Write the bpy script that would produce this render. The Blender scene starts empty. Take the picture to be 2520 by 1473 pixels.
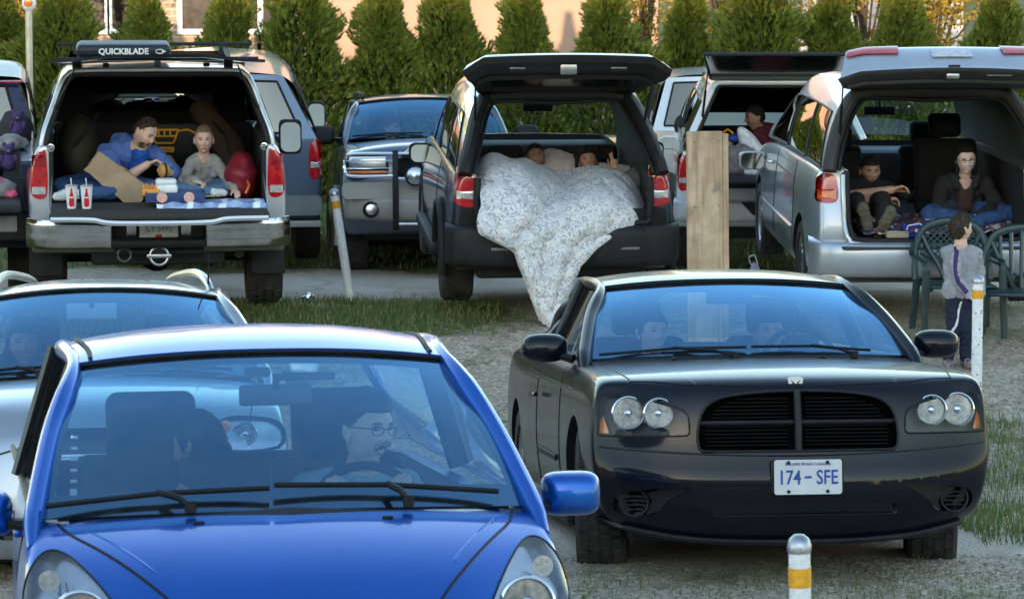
import bpy, bmesh, math, random
import numpy as np
from mathutils import Vector, Matrix, noise
from mathutils.bvhtree import BVHTree
R_ = math.radians
random.seed(7)
SC = bpy.context.scene
COL = SC.collection
# ---------------------------------------------------------------- camera, sky, sun, exposure
cam = bpy.data.objects.new('camera', bpy.data.cameras.new('camera'))
COL.objects.link(cam)
cam.location = (0, 0, 2.85)
cam.rotation_euler = (math.pi/2 - math.atan(851/8200), 0, 0)
cam.data.sensor_width = 36
cam.data.lens = 36*8200/2520
cam.data.clip_end = 3000
cam.data.clip_start = .5
cam.data.dof.use_dof = True
cam.data.dof.focus_distance = 21
cam.data.dof.aperture_fstop = 14
SC.camera = cam
wd = bpy.data.worlds.new('World'); SC.world = wd; wd.use_nodes = True
SUN_EL, SUN_AZ = 6.0, 8.0      # the sun is low behind the viewer, a little to the left
wn = wd.node_tree.nodes; wl = wd.node_tree.links
sky = wn.new('ShaderNodeTexSky'); sky.sky_type = 'NISHITA'; sky.sun_disc = False
sky.sun_elevation = R_(SUN_EL); sky.sun_rotation = R_(180+SUN_AZ)
sky.ozone_density = 1.3; sky.air_density = 1.0; sky.dust_density = .25
wb_ = wn.new('ShaderNodeMix'); wb_.data_type = 'RGBA'; wb_.blend_type = 'MULTIPLY'; wb_.inputs[0].default_value = 1; wb_.inputs[7].default_value = (1.04, .985, .94, 1)   # the camera's white balance
wl.new(sky.outputs[0], wb_.inputs[6]); wl.new(wb_.outputs[2], wn['Background'].inputs[0]); wn['Background'].inputs[1].default_value = .15
sl = bpy.data.lights.new('sun', 'SUN'); sun = bpy.data.objects.new('sun', sl); COL.objects.link(sun)
sl.energy = 1.3; sl.angle = R_(.5); sl.color = (1, .70, .46)
sun.rotation_euler = Vector((-math.sin(R_(SUN_AZ)), -math.cos(R_(SUN_AZ)), math.tan(R_(SUN_EL)))).to_track_quat('Z', 'Y').to_euler()
sun.location = (-20, -60, 20)
SC.view_settings.view_transform = 'Standard'; SC.view_settings.look = 'None'
SC.view_settings.exposure = 2.42; SC.view_settings.gamma = 1
SC.render.engine = 'CYCLES'
SC.cycles.use_denoising = True
SC.cycles.max_bounces = 7; SC.cycles.transparent_max_bounces = 14
SC.cycles.diffuse_bounces = 3; SC.cycles.glossy_bounces = 4
SC.cycles.caustics_reflective = False; SC.cycles.caustics_refractive = False
SC.cycles.sample_clamp_indirect = 4

# ---------------------------------------------------------------- materials
MATS = {}
def sr(r, g, b):
    f = lambda c: (c/255/12.92 if c/255 < .04045 else ((c/255+.055)/1.055)**2.4)
    return (f(r), f(g), f(b), 1)
def col4(c): return (c[0], c[1], c[2], 1)
def mat(name, c, rough=.5, metal=0, var=.12, scale=8, bump=0, bscale=60, coat=0, c2=None, spec=.5, sss=0, sheen=0, aniso=None):
    if name in MATS: return MATS[name]
    m = bpy.data.materials.new(name); m.use_nodes = True
    n = m.node_tree.nodes; l = m.node_tree.links; p = n['Principled BSDF']
    p.inputs['Roughness'].default_value = rough; p.inputs['Metallic'].default_value = metal
    p.inputs['Specular IOR Level'].default_value = spec
    if coat: p.inputs['Coat Weight'].default_value = coat; p.inputs['Coat Roughness'].default_value = .04
    if sss: p.inputs['Subsurface Weight'].default_value = sss; p.inputs['Subsurface Scale'].default_value = .01
    if sheen: p.inputs['Sheen Weight'].default_value = sheen
    tc = n.new('ShaderNodeTexCoord'); ns = n.new('ShaderNodeTexNoise'); ns.inputs['Scale'].default_value = scale
    ns.inputs['Detail'].default_value = 6; ns.inputs['Roughness'].default_value = .6
    l.new(tc.outputs['Object'], ns.inputs['Vector'])
    mx = n.new('ShaderNodeMix'); mx.data_type = 'RGBA'
    c = col4(c); 
    mx.inputs[6].default_value = tuple(min(1, x*(1-var)) for x in c[:3])+(1,)
    mx.inputs[7].default_value = col4(c2) if c2 else tuple(min(1, x*(1+var)) for x in c[:3])+(1,)
    rp = n.new('ShaderNodeMapRange'); rp.inputs[1].default_value = .35; rp.inputs[2].default_value = .65
    l.new(ns.outputs[0], rp.inputs[0]); l.new(rp.outputs[0], mx.inputs[0]); l.new(mx.outputs[2], p.inputs['Base Color'])
    r2 = n.new('ShaderNodeMapRange'); r2.inputs[3].default_value = max(.02, rough*.8); r2.inputs[4].default_value = min(1, rough*1.25)
    l.new(ns.outputs[0], r2.inputs[0]); l.new(r2.outputs[0], p.inputs['Roughness'])
    if bump:
        nb = n.new('ShaderNodeTexNoise'); nb.inputs['Scale'].default_value = bscale; nb.inputs['Detail'].default_value = 5
        l.new(tc.outputs['Object'], nb.inputs['Vector'])
        b = n.new('ShaderNodeBump'); b.inputs['Strength'].default_value = bump; b.inputs['Distance'].default_value = .01
        l.new(nb.outputs[0], b.inputs['Height']); l.new(b.outputs[0], p.inputs['Normal'])
    MATS[name] = m; return m
def glass(name, tint=(.75, .86, .84), ior=1.5, base=.04, rough=.0, gtint=(1, 1, 1), dust=0):
    """thin pane: tinted see-through mixed with a mirror reflection that grows at grazing angles, alike from both sides"""
    if name in MATS: return MATS[name]
    m = bpy.data.materials.new(name); m.use_nodes = True
    n = m.node_tree.nodes; l = m.node_tree.links; n.remove(n['Principled BSDF'])
    t = n.new('ShaderNodeBsdfTransparent'); t.inputs[0].default_value = col4(tint)
    g = n.new('ShaderNodeBsdfGlossy'); g.inputs['Roughness'].default_value = rough; g.inputs[0].default_value = col4(gtint)
    ge = n.new('ShaderNodeNewGeometry'); d = n.new('ShaderNodeVectorMath'); d.operation = 'DOT_PRODUCT'
    l.new(ge.outputs['Incoming'], d.inputs[0]); l.new(ge.outputs['Normal'], d.inputs[1])
    def ma(op, a, b):
        x = n.new('ShaderNodeMath'); x.operation = op; x.use_clamp = op == 'ADD'
        for k, q in ((0, a), (1, b)):
            if isinstance(q, (int, float)): x.inputs[k].default_value = q
            elif q is not None: l.new(q, x.inputs[k])
        return x.outputs[0]
    f0 = ((ior-1)/(ior+1))**2*1.8+base
    sch = ma('POWER', ma('SUBTRACT', 1, ma('ABSOLUTE', d.outputs['Value'], None)), 5)
    mx = n.new('ShaderNodeMixShader')
    l.new(ma('ADD', ma('MULTIPLY', sch, 1-f0), f0), mx.inputs[0]); l.new(t.outputs[0], mx.inputs[1]); l.new(g.outputs[0], mx.inputs[2])
    out = mx.outputs[0]
    if dust:      # a film of dust and wiped smears
        tc = n.new('ShaderNodeTexCoord'); mp = n.new('ShaderNodeMapping'); mp.inputs['Scale'].default_value = (5, 5, 1.6); ns = n.new('ShaderNodeTexNoise'); ns.inputs['Scale'].default_value = 1.4; ns.inputs['Detail'].default_value = 9; ns.inputs['Distortion'].default_value = .8
        l.new(tc.outputs['Object'], mp.inputs[0]); l.new(mp.outputs[0], ns.inputs['Vector']); r = n.new('ShaderNodeMapRange'); r.inputs[1].default_value = .35; r.inputs[2].default_value = .75; r.inputs[3].default_value = dust*.2; r.inputs[4].default_value = dust
        df = n.new('ShaderNodeBsdfDiffuse'); df.inputs[0].default_value = (.45, .47, .50, 1); m2 = n.new('ShaderNodeMixShader'); l.new(ns.outputs[0], r.inputs[0]); l.new(r.outputs[0], m2.inputs[0]); l.new(out, m2.inputs[1]); l.new(df.outputs[0], m2.inputs[2]); out = m2.outputs[0]
    l.new(out, n['Material Output'].inputs[0]); MATS[name] = m; return m
def paint(name, c, metal=.55, rough=.32, dust=.08, coat=1, spec=.5):
    """metallic car paint under clear coat, with a thin uneven layer of dust that dulls it"""
    if name in MATS: return MATS[name]
    m = mat(name, c, rough, metal, var=.05, scale=3, coat=coat, spec=spec)
    n = m.node_tree.nodes; l = m.node_tree.links; p = n['Principled BSDF']
    tc = n.new('ShaderNodeTexCoord'); ns = n.new('ShaderNodeTexNoise'); ns.inputs['Scale'].default_value = 2.2; ns.inputs['Detail'].default_value = 8
    l.new(tc.outputs['Object'], ns.inputs['Vector'])
    r = n.new('ShaderNodeMapRange'); r.inputs[1].default_value = .3; r.inputs[2].default_value = .75; r.inputs[3].default_value = dust*.25; r.inputs[4].default_value = dust
    d = n.new('ShaderNodeBsdfDiffuse'); d.inputs[0].default_value = (.30, .26, .21, 1)
    mx = n.new('ShaderNodeMixShader'); l.new(ns.outputs[0], r.inputs[0]); l.new(r.outputs[0], mx.inputs[0])
    l.new(p.outputs[0], mx.inputs[1]); l.new(d.outputs[0], mx.inputs[2]); l.new(mx.outputs[0], n['Material Output'].inputs[0])
    rr = n.new('ShaderNodeMapRange'); rr.inputs[3].default_value = .02; rr.inputs[4].default_value = .12
    l.new(ns.outputs[0], rr.inputs[0]); l.new(rr.outputs[0], p.inputs['Coat Roughness'])
    return m
M_black = mat('black_plastic', (.010, .011, .012), .5, var=.2, bump=.1, bscale=300, spec=.25)
M_trim = mat('dark_trim', (.016, .017, .019), .6, spec=.3, var=.25, bump=.15, bscale=200)
M_gloss = mat('gloss_black', (.006, .007, .009), .12, coat=.6)
M_rub = mat('tyre_rubber', (.022, .021, .020), .85, var=.3, scale=14, bump=.4, bscale=120, c2=(.05, .046, .04))
M_int = mat('interior_fabric', (.012, .012, .014), .9, var=.3, scale=20, bump=.3, bscale=200)
M_liner = mat('headliner_fabric', (.06, .058, .055), .95, bump=.2, bscale=250)
M_chrome = mat('chrome', (.75, .76, .78), .12, 1, var=.05)
M_alloy = mat('alloy', (.45, .46, .48), .3, 1, var=.1)
M_red = mat('red_lens', (.45, .008, .012), .15, coat=1, var=.35, scale=25)
M_amb = mat('amber_lens', (.75, .17, .01), .2, coat=1, var=.2, scale=25)
M_clr = mat('clear_lens', (.62, .62, .62), .2, .5, coat=1, var=.25, scale=60)
M_refl = mat('lamp_reflector', (.62, .65, .70), .25, 1, var=.10, scale=50)
M_lampdark = mat('lamp_housing', (.022, .023, .026), .4, .2)
M_mirror = mat('mirror_glass', (.075, .09, .10), .06, 1, var=.05)
M_lens = glass('lens_cover', (.90, .92, .94), 1.25, .0)
M_ws = glass('windscreen_glass', (.52, .70, .82), 1.62, .16, gtint=(.27, .60, 1), dust=.045)
M_sideg = glass('side_glass', (.62, .68, .70), 1.5, .06)
M_clearg = glass('clear_glass', (.72, .86, .82), 1.3, .0)
M_white = mat('white_paint', (.78, .79, .80), .4)

# ---------------------------------------------------------------- mesh helpers
def cr(pts, n, closed=False):
    """Catmull-Rom points through pts, n per span"""
    P = [Vector(p) for p in pts]; out = []
    m = len(P); rng = range(m if closed else m-1)
    for i in rng:
        if closed: a, b, c, d = P[(i-1) % m], P[i], P[(i+1) % m], P[(i+2) % m]
        else: a, b, c, d = P[max(i-1, 0)], P[i], P[i+1], P[min(i+2, m-1)]
        for k in range(n):
            t = k/n; t2 = t*t; t3 = t2*t
            out.append(.5*((2*b)+(-a+c)*t+(2*a-5*b+4*c-d)*t2+(-a+3*b-3*c+d)*t3))
    if not closed: out.append(P[-1].copy())
    return out
class MB:
    def __init__(s): s.v = []; s.f = []; s.m = []
    def add(s, V, F, mi=0):
        o = len(s.v); s.v += [tuple(x) for x in V]; s.f += [tuple(o+i for i in f) for f in F]; s.m += [mi]*len(F); return s
    def box(s, c, d, bev=0, rot=None, mi=0, seg=2):
        bm = bmesh.new(); bmesh.ops.create_cube(bm, size=1)
        for v in bm.verts: v.co = Vector((v.co.x*d[0], v.co.y*d[1], v.co.z*d[2]))
        if bev: bmesh.ops.bevel(bm, geom=bm.edges[:], offset=min(bev, min(d)*.49), segments=seg, affect='EDGES', profile=.5)
        M = Matrix.Translation(c)
        if rot is not None:
            from mathutils import Euler
            M = M @ Euler([R_(a) for a in rot]).to_matrix().to_4x4()
        bm.verts.index_update()
        s.add([M @ v.co for v in bm.verts], [[v.index for v in f.verts] for f in bm.faces], mi); bm.free(); return s
    def tube(s, pts, r, n=10, mi=0, closed=False, flat=1.0, up=(0, 0, 1), caps=True):
        P = [Vector(p) for p in pts]; rr = r if isinstance(r, (list, tuple)) else [r]*len(P)
        V = []; F = []; m = len(P); up = Vector(up)
        for i, p in enumerate(P):
            if closed: t = P[(i+1) % m]-P[(i-1) % m]
            else: t = P[min(i+1, m-1)]-P[max(i-1, 0)]
            t.normalize(); a = t.cross(up)
            if a.length < 1e-4: a = t.cross(Vector((0, 1, .01)))
            a.normalize(); b = a.cross(t)
            for k in range(n):
                an = 2*math.pi*k/n; V.append(p+a*math.cos(an)*rr[i]+b*math.sin(an)*rr[i]*flat)
        for i in range(m if closed else m-1):
            for k in range(n):
                j = (i+1) % m; F.append((i*n+k, i*n+(k+1) % n, j*n+(k+1) % n, j*n+k))
        if caps and not closed: F.append(tuple(range(n))[::-1]); F.append(tuple((m-1)*n+k for k in range(n)))
        return s.add(V, F, mi)
    def lathe(s, prof, c, ax='Y', n=32, mi=0, cap=True):
        """prof: (radius, along-axis) list"""
        V = []; F = []
        for r, a in prof:
            for k in range(n):
                t = 2*math.pi*k/n; x, y = r*math.cos(t), r*math.sin(t)
                p = {'X': (a, x, y), 'Y': (x, a, y), 'Z': (x, y, a)}[ax]; V.append(Vector(p)+Vector(c))
        for i in range(len(prof)-1):
            for k in range(n): F.append((i*n+k, i*n+(k+1) % n, (i+1)*n+(k+1) % n, (i+1)*n+k))
        if cap and prof[0][0] > 1e-5: F.append(tuple(range(n)))
        if cap and prof[-1][0] > 1e-5: F.append(tuple((len(prof)-1)*n+k for k in range(n)))
        return s.add(V, F, mi)
    def grid(s, fn, nu, nv, mi=0, u0=0, u1=1, v0=0, v1=1, wrap=False):
        V = [fn(u0+(u1-u0)*i/nu, v0+(v1-v0)*j/nv) for j in range(nv+1) for i in range(nu+1)]; w = nu+1
        return s.add(V, [(j*w+i, j*w+i+1, (j+1)*w+i+1, (j+1)*w+i) for j in range(nv) for i in range(nu)], mi)
    def ell(s, c, r, nu=20, nv=14, mi=0, fn=None, M=None):
        V = []; F = []
        for j in range(nv+1):
            ph = math.pi*j/nv
            for i in range(nu):
                th = 2*math.pi*i/nu; q = Vector((math.sin(ph)*math.cos(th), math.sin(ph)*math.sin(th), math.cos(ph)))
                q = Vector((q.x*r[0], q.y*r[1], q.z*r[2]))
                if fn: q = fn(q)
                if M is not None: q = M @ q
                V.append(q+Vector(c))
        for j in range(nv):
            for i in range(nu): F.append((j*nu+i, (j+1)*nu+i, (j+1)*nu+(i+1) % nu, j*nu+(i+1) % nu))
        return s.add(V, F, mi)
    def prism(s, poly, a, b, ax='Y', mi=0):
        """poly: 2-D outline, extruded along ax from a to b (a, b numbers or functions of the 2-D point)"""
        fa = a if callable(a) else (lambda p: a); fb = b if callable(b) else (lambda p: b)
        def P(p, d): return {'Y': (p[0], d, p[1]), 'X': (d, p[0], p[1]), 'Z': (p[0], p[1], d)}[ax]
        n = len(poly); V = [P(p, fa(p)) for p in poly]+[P(p, fb(p)) for p in poly]
        F = [tuple(range(n)), tuple(range(n, 2*n))[::-1]]+[(i, (i+1) % n, n+(i+1) % n, n+i) for i in range(n)]
        return s.add(V, F, mi)
    def mesh(s, name, mats, smooth=True, ang=38):
        me = bpy.data.meshes.new(name); me.from_pydata(s.v, [], s.f)
        if not isinstance(mats, (list, tuple)): mats = [mats]
        for m in mats: me.materials.append(m)
        me.polygons.foreach_set('material_index', s.m)
        bm = bmesh.new(); bm.from_mesh(me); bmesh.ops.remove_doubles(bm, verts=bm.verts, dist=1e-5)
        bmesh.ops.recalc_face_normals(bm, faces=bm.faces); bm.to_mesh(me); bm.free()
        if smooth:
            me.polygons.foreach_set('use_smooth', [True]*len(me.polygons)); me.set_sharp_from_angle(angle=R_(ang))
        me.update(); return me
    def build(s, name, mats, parent=None, smooth=True, ang=38, mods=(), loc=None):
        o = bpy.data.objects.new(name, s.mesh(name, mats, smooth, ang)); COL.objects.link(o)
        if parent is not None: o.parent = parent
        if loc is not None: o.location = loc
        if mods: bake(o, mods, ang if smooth else None)
        return o
def bake(o, mods, ang=38):
    """apply modifiers (type, {settings}) and keep the result as the object's own mesh"""
    for t, kw in mods:
        m = o.modifiers.new(t, t)
        for k, v in kw.items(): setattr(m, k, v)
    me = bpy.data.meshes.new_from_object(o.evaluated_get(bpy.context.evaluated_depsgraph_get()))
    o.modifiers.clear(); old = o.data; o.data = me; bpy.data.meshes.remove(old)
    if ang:
        me.polygons.foreach_set('use_smooth', [True]*len(me.polygons)); me.set_sharp_from_angle(angle=R_(ang))
    return o
def solid(t, off=-1, mo=0): return ('SOLIDIFY', dict(thickness=t, offset=off, material_offset=mo, material_offset_rim=mo))
def empty(name, loc=(0, 0, 0), rot=(0, 0, 0)):
    o = bpy.data.objects.new(name, None); COL.objects.link(o); o.location = loc; o.rotation_euler = rot; o.empty_display_size = .2; return o
def tag(o, label=None, cat=None, group=None, kind=None):
    if label: o['label'] = label
    if cat: o['category'] = cat
    if group: o['group'] = group
    if kind: o['kind'] = kind
    return o
def car_root(name, x, y, z, yaw, pitch, label, cat, group=None, sc=1):
    o = empty(name); o.rotation_mode = 'ZYX' ; 
    M = Matrix.Translation((x, y, z)) @ Matrix.Rotation(R_(yaw), 4, 'Z') @ Matrix.Rotation(R_(-pitch), 4, 'X')
    o.location = (x, y, z); o.rotation_mode = 'XYZ'; o.rotation_euler = M.to_euler('XYZ')
    tag(o, label, cat, group)
    o.scale = (sc, sc, sc); MW[o.name] = M @ Matrix.Scale(sc, 4)
    return o
MW = {}
def wpt(root, p): return MW[root.name] @ Vector(p)
def text(s, size, mt, parent, M, name='lettering', depth=.002, bold=0):
    cu = bpy.data.curves.new(name, 'FONT'); cu.body = s; cu.size = size; cu.align_x = 'CENTER'; cu.align_y = 'CENTER'
    cu.extrude = depth; cu.offset = bold; cu.resolution_u = 3
    t = bpy.data.objects.new('tmp', cu); COL.objects.link(t)
    me = bpy.data.meshes.new_from_object(t.evaluated_get(bpy.context.evaluated_depsgraph_get()))
    bpy.data.objects.remove(t); me.transform(M); me.materials.clear(); me.materials.append(mt)
    o = bpy.data.objects.new(name, me); COL.objects.link(o)
    if parent is not None: o.parent = parent
    return o
def TM(x, y, z, tilt=0, sx=1, yaw=0):
    """matrix that stands text up facing -y, tilted by tilt degrees"""
    return Matrix.Translation((x, y, z)) @ Matrix.Rotation(R_(yaw), 4, 'Z') @ Matrix.Rotation(R_(90+tilt), 4, 'X') @ Matrix.Diagonal((sx, 1, 1, 1))
def lerp(a, b, t): return a+(b-a)*t
def interp(x, xs, ys): return float(np.interp(x, xs, ys))
# ---------------------------------------------------------------- ground
ZK = [(-100, -.3), (7, .05), (9, .12), (10.7, .18), (12, .05), (13.1, -.07), (14.3, -.06), (15.7, -.03), (17, -.12), (18.9, -.33), (21, -.38), (22.8, -.30), (24.2, -.16), (25.0, -.03), (26.4, .04), (27.6, .0),
      (30.5, -.2), (33, -.21), (37, -.25), (600, -.25)]
def gz(x, y): return interp(y, [a for a, b in ZK], [b for a, b in ZK])+(.02*noise.noise(Vector((x*.7, y*.7, 0))) if -12 < x < 12 and 5 < y < 45 else 0)
xs = sorted(set([-400, -150, -60, -30, -18]+[round(-12+i*.2, 2) for i in range(121)]+[18, 30, 60, 150, 400]))
ys = sorted(set([-200, -100, -40, -10, 0, 4]+[round(5+i*.15, 2) for i in range(270)]+[50, 60, 80, 120, 300, 800]))
g = MB(); w = len(xs)
g.add([(x, y, gz(x, y)) for y in ys for x in xs], [(j*w+i, j*w+i+1, (j+1)*w+i+1, (j+1)*w+i) for j in range(len(ys)-1) for i in range(w-1)])
def ground_mat():
    m = bpy.data.materials.new('gravel_ground'); m.use_nodes = True; n = m.node_tree.nodes; l = m.node_tree.links; p = n['Principled BSDF']
    p.inputs['Roughness'].default_value = .95; p.inputs['Specular IOR Level'].default_value = .2
    tc = n.new('ShaderNodeTexCoord')
    def nz(s, d=6, r=.6):
        a = n.new('ShaderNodeTexNoise'); a.inputs['Scale'].default_value = s; a.inputs['Detail'].default_value = d; a.inputs['Roughness'].default_value = r
        l.new(tc.outputs['Object'], a.inputs['Vector']); return a.outputs[0]
    def ramp(src, a, b):
        r = n.new('ShaderNodeMapRange'); r.inputs[1].default_value = a; r.inputs[2].default_value = b; l.new(src, r.inputs[0]); return r.outputs[0]
    def mix(f, a, b):
        x = n.new('ShaderNodeMix'); x.data_type = 'RGBA'
        if hasattr(f, 'links') or hasattr(f, 'is_linked'): l.new(f, x.inputs[0])
        else: x.inputs[0].default_value = f
        for k, q in ((6, a), (7, b)):
            if isinstance(q, tuple): x.inputs[k].default_value = q
            else: l.new(q, x.inputs[k])
        return x.outputs[2]
    def math_(op, a, b):
        x = n.new('ShaderNodeMath'); x.operation = op
        for k, q in ((0, a), (1, b)):
            if isinstance(q, (int, float)): x.inputs[k].default_value = q
            else: l.new(q, x.inputs[k])
        return x.outputs[0]
    sep0 = n.new('ShaderNodeSeparateXYZ'); l.new(tc.outputs['Object'], sep0.inputs[0])
    vo = n.new('ShaderNodeTexVoronoi'); vo.inputs['Scale'].default_value = 45; l.new(tc.outputs['Object'], vo.inputs['Vector'])
    rut = ramp(math_('ABSOLUTE', math_('SINE', math_('MULTIPLY', math_('ADD', sep0.outputs[0], math_('MULTIPLY', nz(.35, 2), 2.2)), 3.3), 0), 0), .0, .28)
    stone = mix(ramp(vo.outputs['Color'], .2, .9), (.27, .235, .20, 1), (.68, .62, .55, 1))
    soil = mix(ramp(nz(7), .35, .65), (.30, .26, .21, 1), (.48, .43, .37, 1))
    grav = mix(ramp(nz(22, 4), .42, .58), soil, stone)
    # worn pale lane (packed fine gravel) behind the wheels of each row
    sep = n.new('ShaderNodeSeparateXYZ'); l.new(tc.outputs['Object'], sep.inputs[0])
    yw = math_('ADD', sep.outputs[1], math_('MULTIPLY', math_('SUBTRACT', nz(.9, 4), .5), 1.6))
    def band(a, b, s=.35):
        u = ramp(yw, a-s, a+s); v = ramp(yw, b+s, b-s); return math_('MULTIPLY', u, v)
    lane = math_('MAXIMUM', band(27.5, 31.6), band(15.9, 19.2))
    pale = mix(ramp(nz(30, 5), .3, .7), (.48, .44, .41, 1), (.64, .60, .57, 1))
    c = mix(lane, grav, pale)
    gm = ramp(math_('ADD', math_('ADD', nz(1.1, 3), math_('MULTIPLY', nz(9, 5), .35)), math_('MULTIPLY', math_('MAXIMUM', math_('MULTIPLY', band(25.2, 26.9), ramp(sep.outputs[0], .3, -.5)), band(32.2, 3000)), .35)), .72, .88)
    gm = math_('MULTIPLY', gm, math_('SUBTRACT', 1, math_('MULTIPLY', lane, .8)))
    grass = mix(ramp(nz(40, 4), .35, .65), (.07, .09, .028, 1), (.17, .17, .07, 1))
    c = mix(gm, c, grass)
    dm = n.new('ShaderNodeMix'); dm.data_type = 'RGBA'; dm.blend_type = 'MULTIPLY'; dm.inputs[0].default_value = 1; l.new(c, dm.inputs[6]); l.new(mix(math_('MULTIPLY', ramp(nz(.55, 5), .35, .6), 1), (.84, .76, .66, 1), mix(rut, (.84, .79, .72, 1), (1.12, 1.06, .98, 1))), dm.inputs[7]); c = dm.outputs[2]
    l.new(c, p.inputs['Base Color'])
    b = n.new('ShaderNodeBump'); b.inputs['Strength'].default_value = .7; b.inputs['Distance'].default_value = .02
    l.new(math_('ADD', math_('MULTIPLY', vo.outputs['Distance'], -.6), nz(25, 6)), b.inputs['Height']); l.new(b.outputs[0], p.inputs['Normal'])
    return m
tag(g.build('ground', ground_mat()), kind='structure')

# grass blades, one object of stuff; clumps follow noise inside hand-set zones
def density(x, y):
    n1 = noise.noise(Vector((x*1.1, y*1.1, 3)))*.5+.5; n2 = noise.noise(Vector((x*4, y*4, 9)))*.5+.5
    d = 0
    if 25.0 < y < 27.2: d = max(d, .8*(1 if x < -.6 else (.45 if x < .2 else .16)))
    if 14.2 < y < 15.7 and x > .2: d = max(d, .55*n1*2*(1 if y < 15.4 else .6))
    if x > 2.35 and 16.3 < y < 20.6: d = max(d, .9)
    if x > 2.9 and 19.5 < y < 22.5: d = max(d, .8)
    if 20.5 < y < 25: d = max(d, .22*(n1 > .42))
    if 32.3 < y < 41.5: d = max(d, .75)
    return d*min(1, max(0, (n1*.6+n2*.55-.28)*2.2))
rg = random.Random(3); GB = MB(); V = []; F = []; MI = []
def blades(n, x0, x1, y0, y1, h0, h1, wd=.006):
    for _ in range(n):
        x = rg.uniform(x0, x1); y = rg.uniform(y0, y1)
        if rg.random() > density(x, y): continue
        z = gz(x, y)-.005; h = rg.uniform(h0, h1)*(.6+.8*rg.random()); a = rg.uniform(0, 6.28); ln = rg.uniform(.1, .7)*h
        dx, dy = math.cos(a)*wd, math.sin(a)*wd; lx, ly = math.cos(a+1.3)*ln, math.sin(a+1.3)*ln; o = len(V)
        V.extend([(x-dx, y-dy, z), (x+dx, y+dy, z), (x+dx*.7+lx*.4, y+dy*.7+ly*.4, z+h*.6), (x-dx*.7+lx*.4, y-dy*.7+ly*.4, z+h*.6), (x+lx, y+ly, z+h)])
        F.extend([(o, o+1, o+2, o+3), (o+3, o+2, o+4)]); k = rg.choice((0, 0, 1, 1, 2)); MI.extend([k, k])
blades(34000, -3.9, -.1, 24.9, 27.2, .025, .065, .004)
blades(12000, -.2, 5.5, 24.9, 27, .02, .045, .004)
blades(30000, .3, 4.2, 14.1, 15.7, .010, .032, .0025)
blades(26000, 2.35, 4.3, 16.2, 22.5, .02, .10, .003)
blades(30000, -2.2, 5, 20.5, 25, .012, .032, .003)
blades(30000, -6.5, 6.5, 32.3, 41.5, .03, .09, .010)
GB.v = V; GB.f = F; GB.m = MI
def leafmat(name, c, c2, rough=.6, trans=.25):
    m = bpy.data.materials.new(name); m.use_nodes = True; n = m.node_tree.nodes; l = m.node_tree.links; p = n['Principled BSDF']
    p.inputs['Roughness'].default_value = rough; p.inputs['Specular IOR Level'].default_value = .25
    ge = n.new('ShaderNodeNewGeometry'); mx = n.new('ShaderNodeMix'); mx.data_type = 'RGBA'
    mx.inputs[6].default_value = col4(c); mx.inputs[7].default_value = col4(c2)
    l.new(ge.outputs['Random Per Island'], mx.inputs[0]); l.new(mx.outputs[2], p.inputs['Base Color'])
    t = n.new('ShaderNodeBsdfTranslucent'); l.new(mx.outputs[2], t.inputs[0]); ms = n.new('ShaderNodeMixShader'); ms.inputs[0].default_value = trans
    l.new(p.outputs[0], ms.inputs[1]); l.new(t.outputs[0], ms.inputs[2]); l.new(ms.outputs[0], n['Material Output'].inputs[0])
    return m
def rawbuild(V, F, MI, name, mats, parent=None, smooth=False):
    me = bpy.data.meshes.new(name); me.from_pydata(V, [], F)
    for m in mats: me.materials.append(m)
    me.polygons.foreach_set('material_index', MI); me.update()
    o = bpy.data.objects.new(name, me); COL.objects.link(o); o.parent = parent
    if smooth: me.polygons.foreach_set('use_smooth', [True]*len(F))
    return o
gr = rawbuild(V, F, MI, 'grass', [leafmat('grass_green', (.06, .13, .025), (.13, .21, .05)), leafmat('grass_mid', (.09, .13, .035), (.17, .21, .07)), leafmat('grass_straw', (.24, .21, .11), (.36, .31, .19))])
tag(gr, kind='stuff')
# loose stones
V = []; F = []; MI = []
for _ in range(14000):
    x = rg.uniform(-2.2, 5); y = rg.choice((rg.uniform(14, 15.9), rg.uniform(19, 25.5), rg.uniform(19, 29)))
    s = rg.uniform(.004, .014)*(1.6 if rg.random() < .06 else 1); z = gz(x, y)+s*.3; o = len(V); a = rg.uniform(0, 6)
    for k in range(5): V.append((x+s*math.cos(a+k*1.257)*rg.uniform(.7, 1.2), y+s*math.sin(a+k*1.257)*rg.uniform(.7, 1.2), z))
    V.append((x+s*rg.uniform(-.4, .4), y+s*rg.uniform(-.4, .4), z+s*rg.uniform(.25, .6)))
    for k in range(5): F.append((o+k, o+(k+1) % 5, o+5)); MI.append(0)
tag(rawbuild(V, F, MI, 'gravel', [leafmat('stone_bits', (.16, .14, .12), (.48, .45, .41), .9, 0)], smooth=True), kind='stuff')

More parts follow.
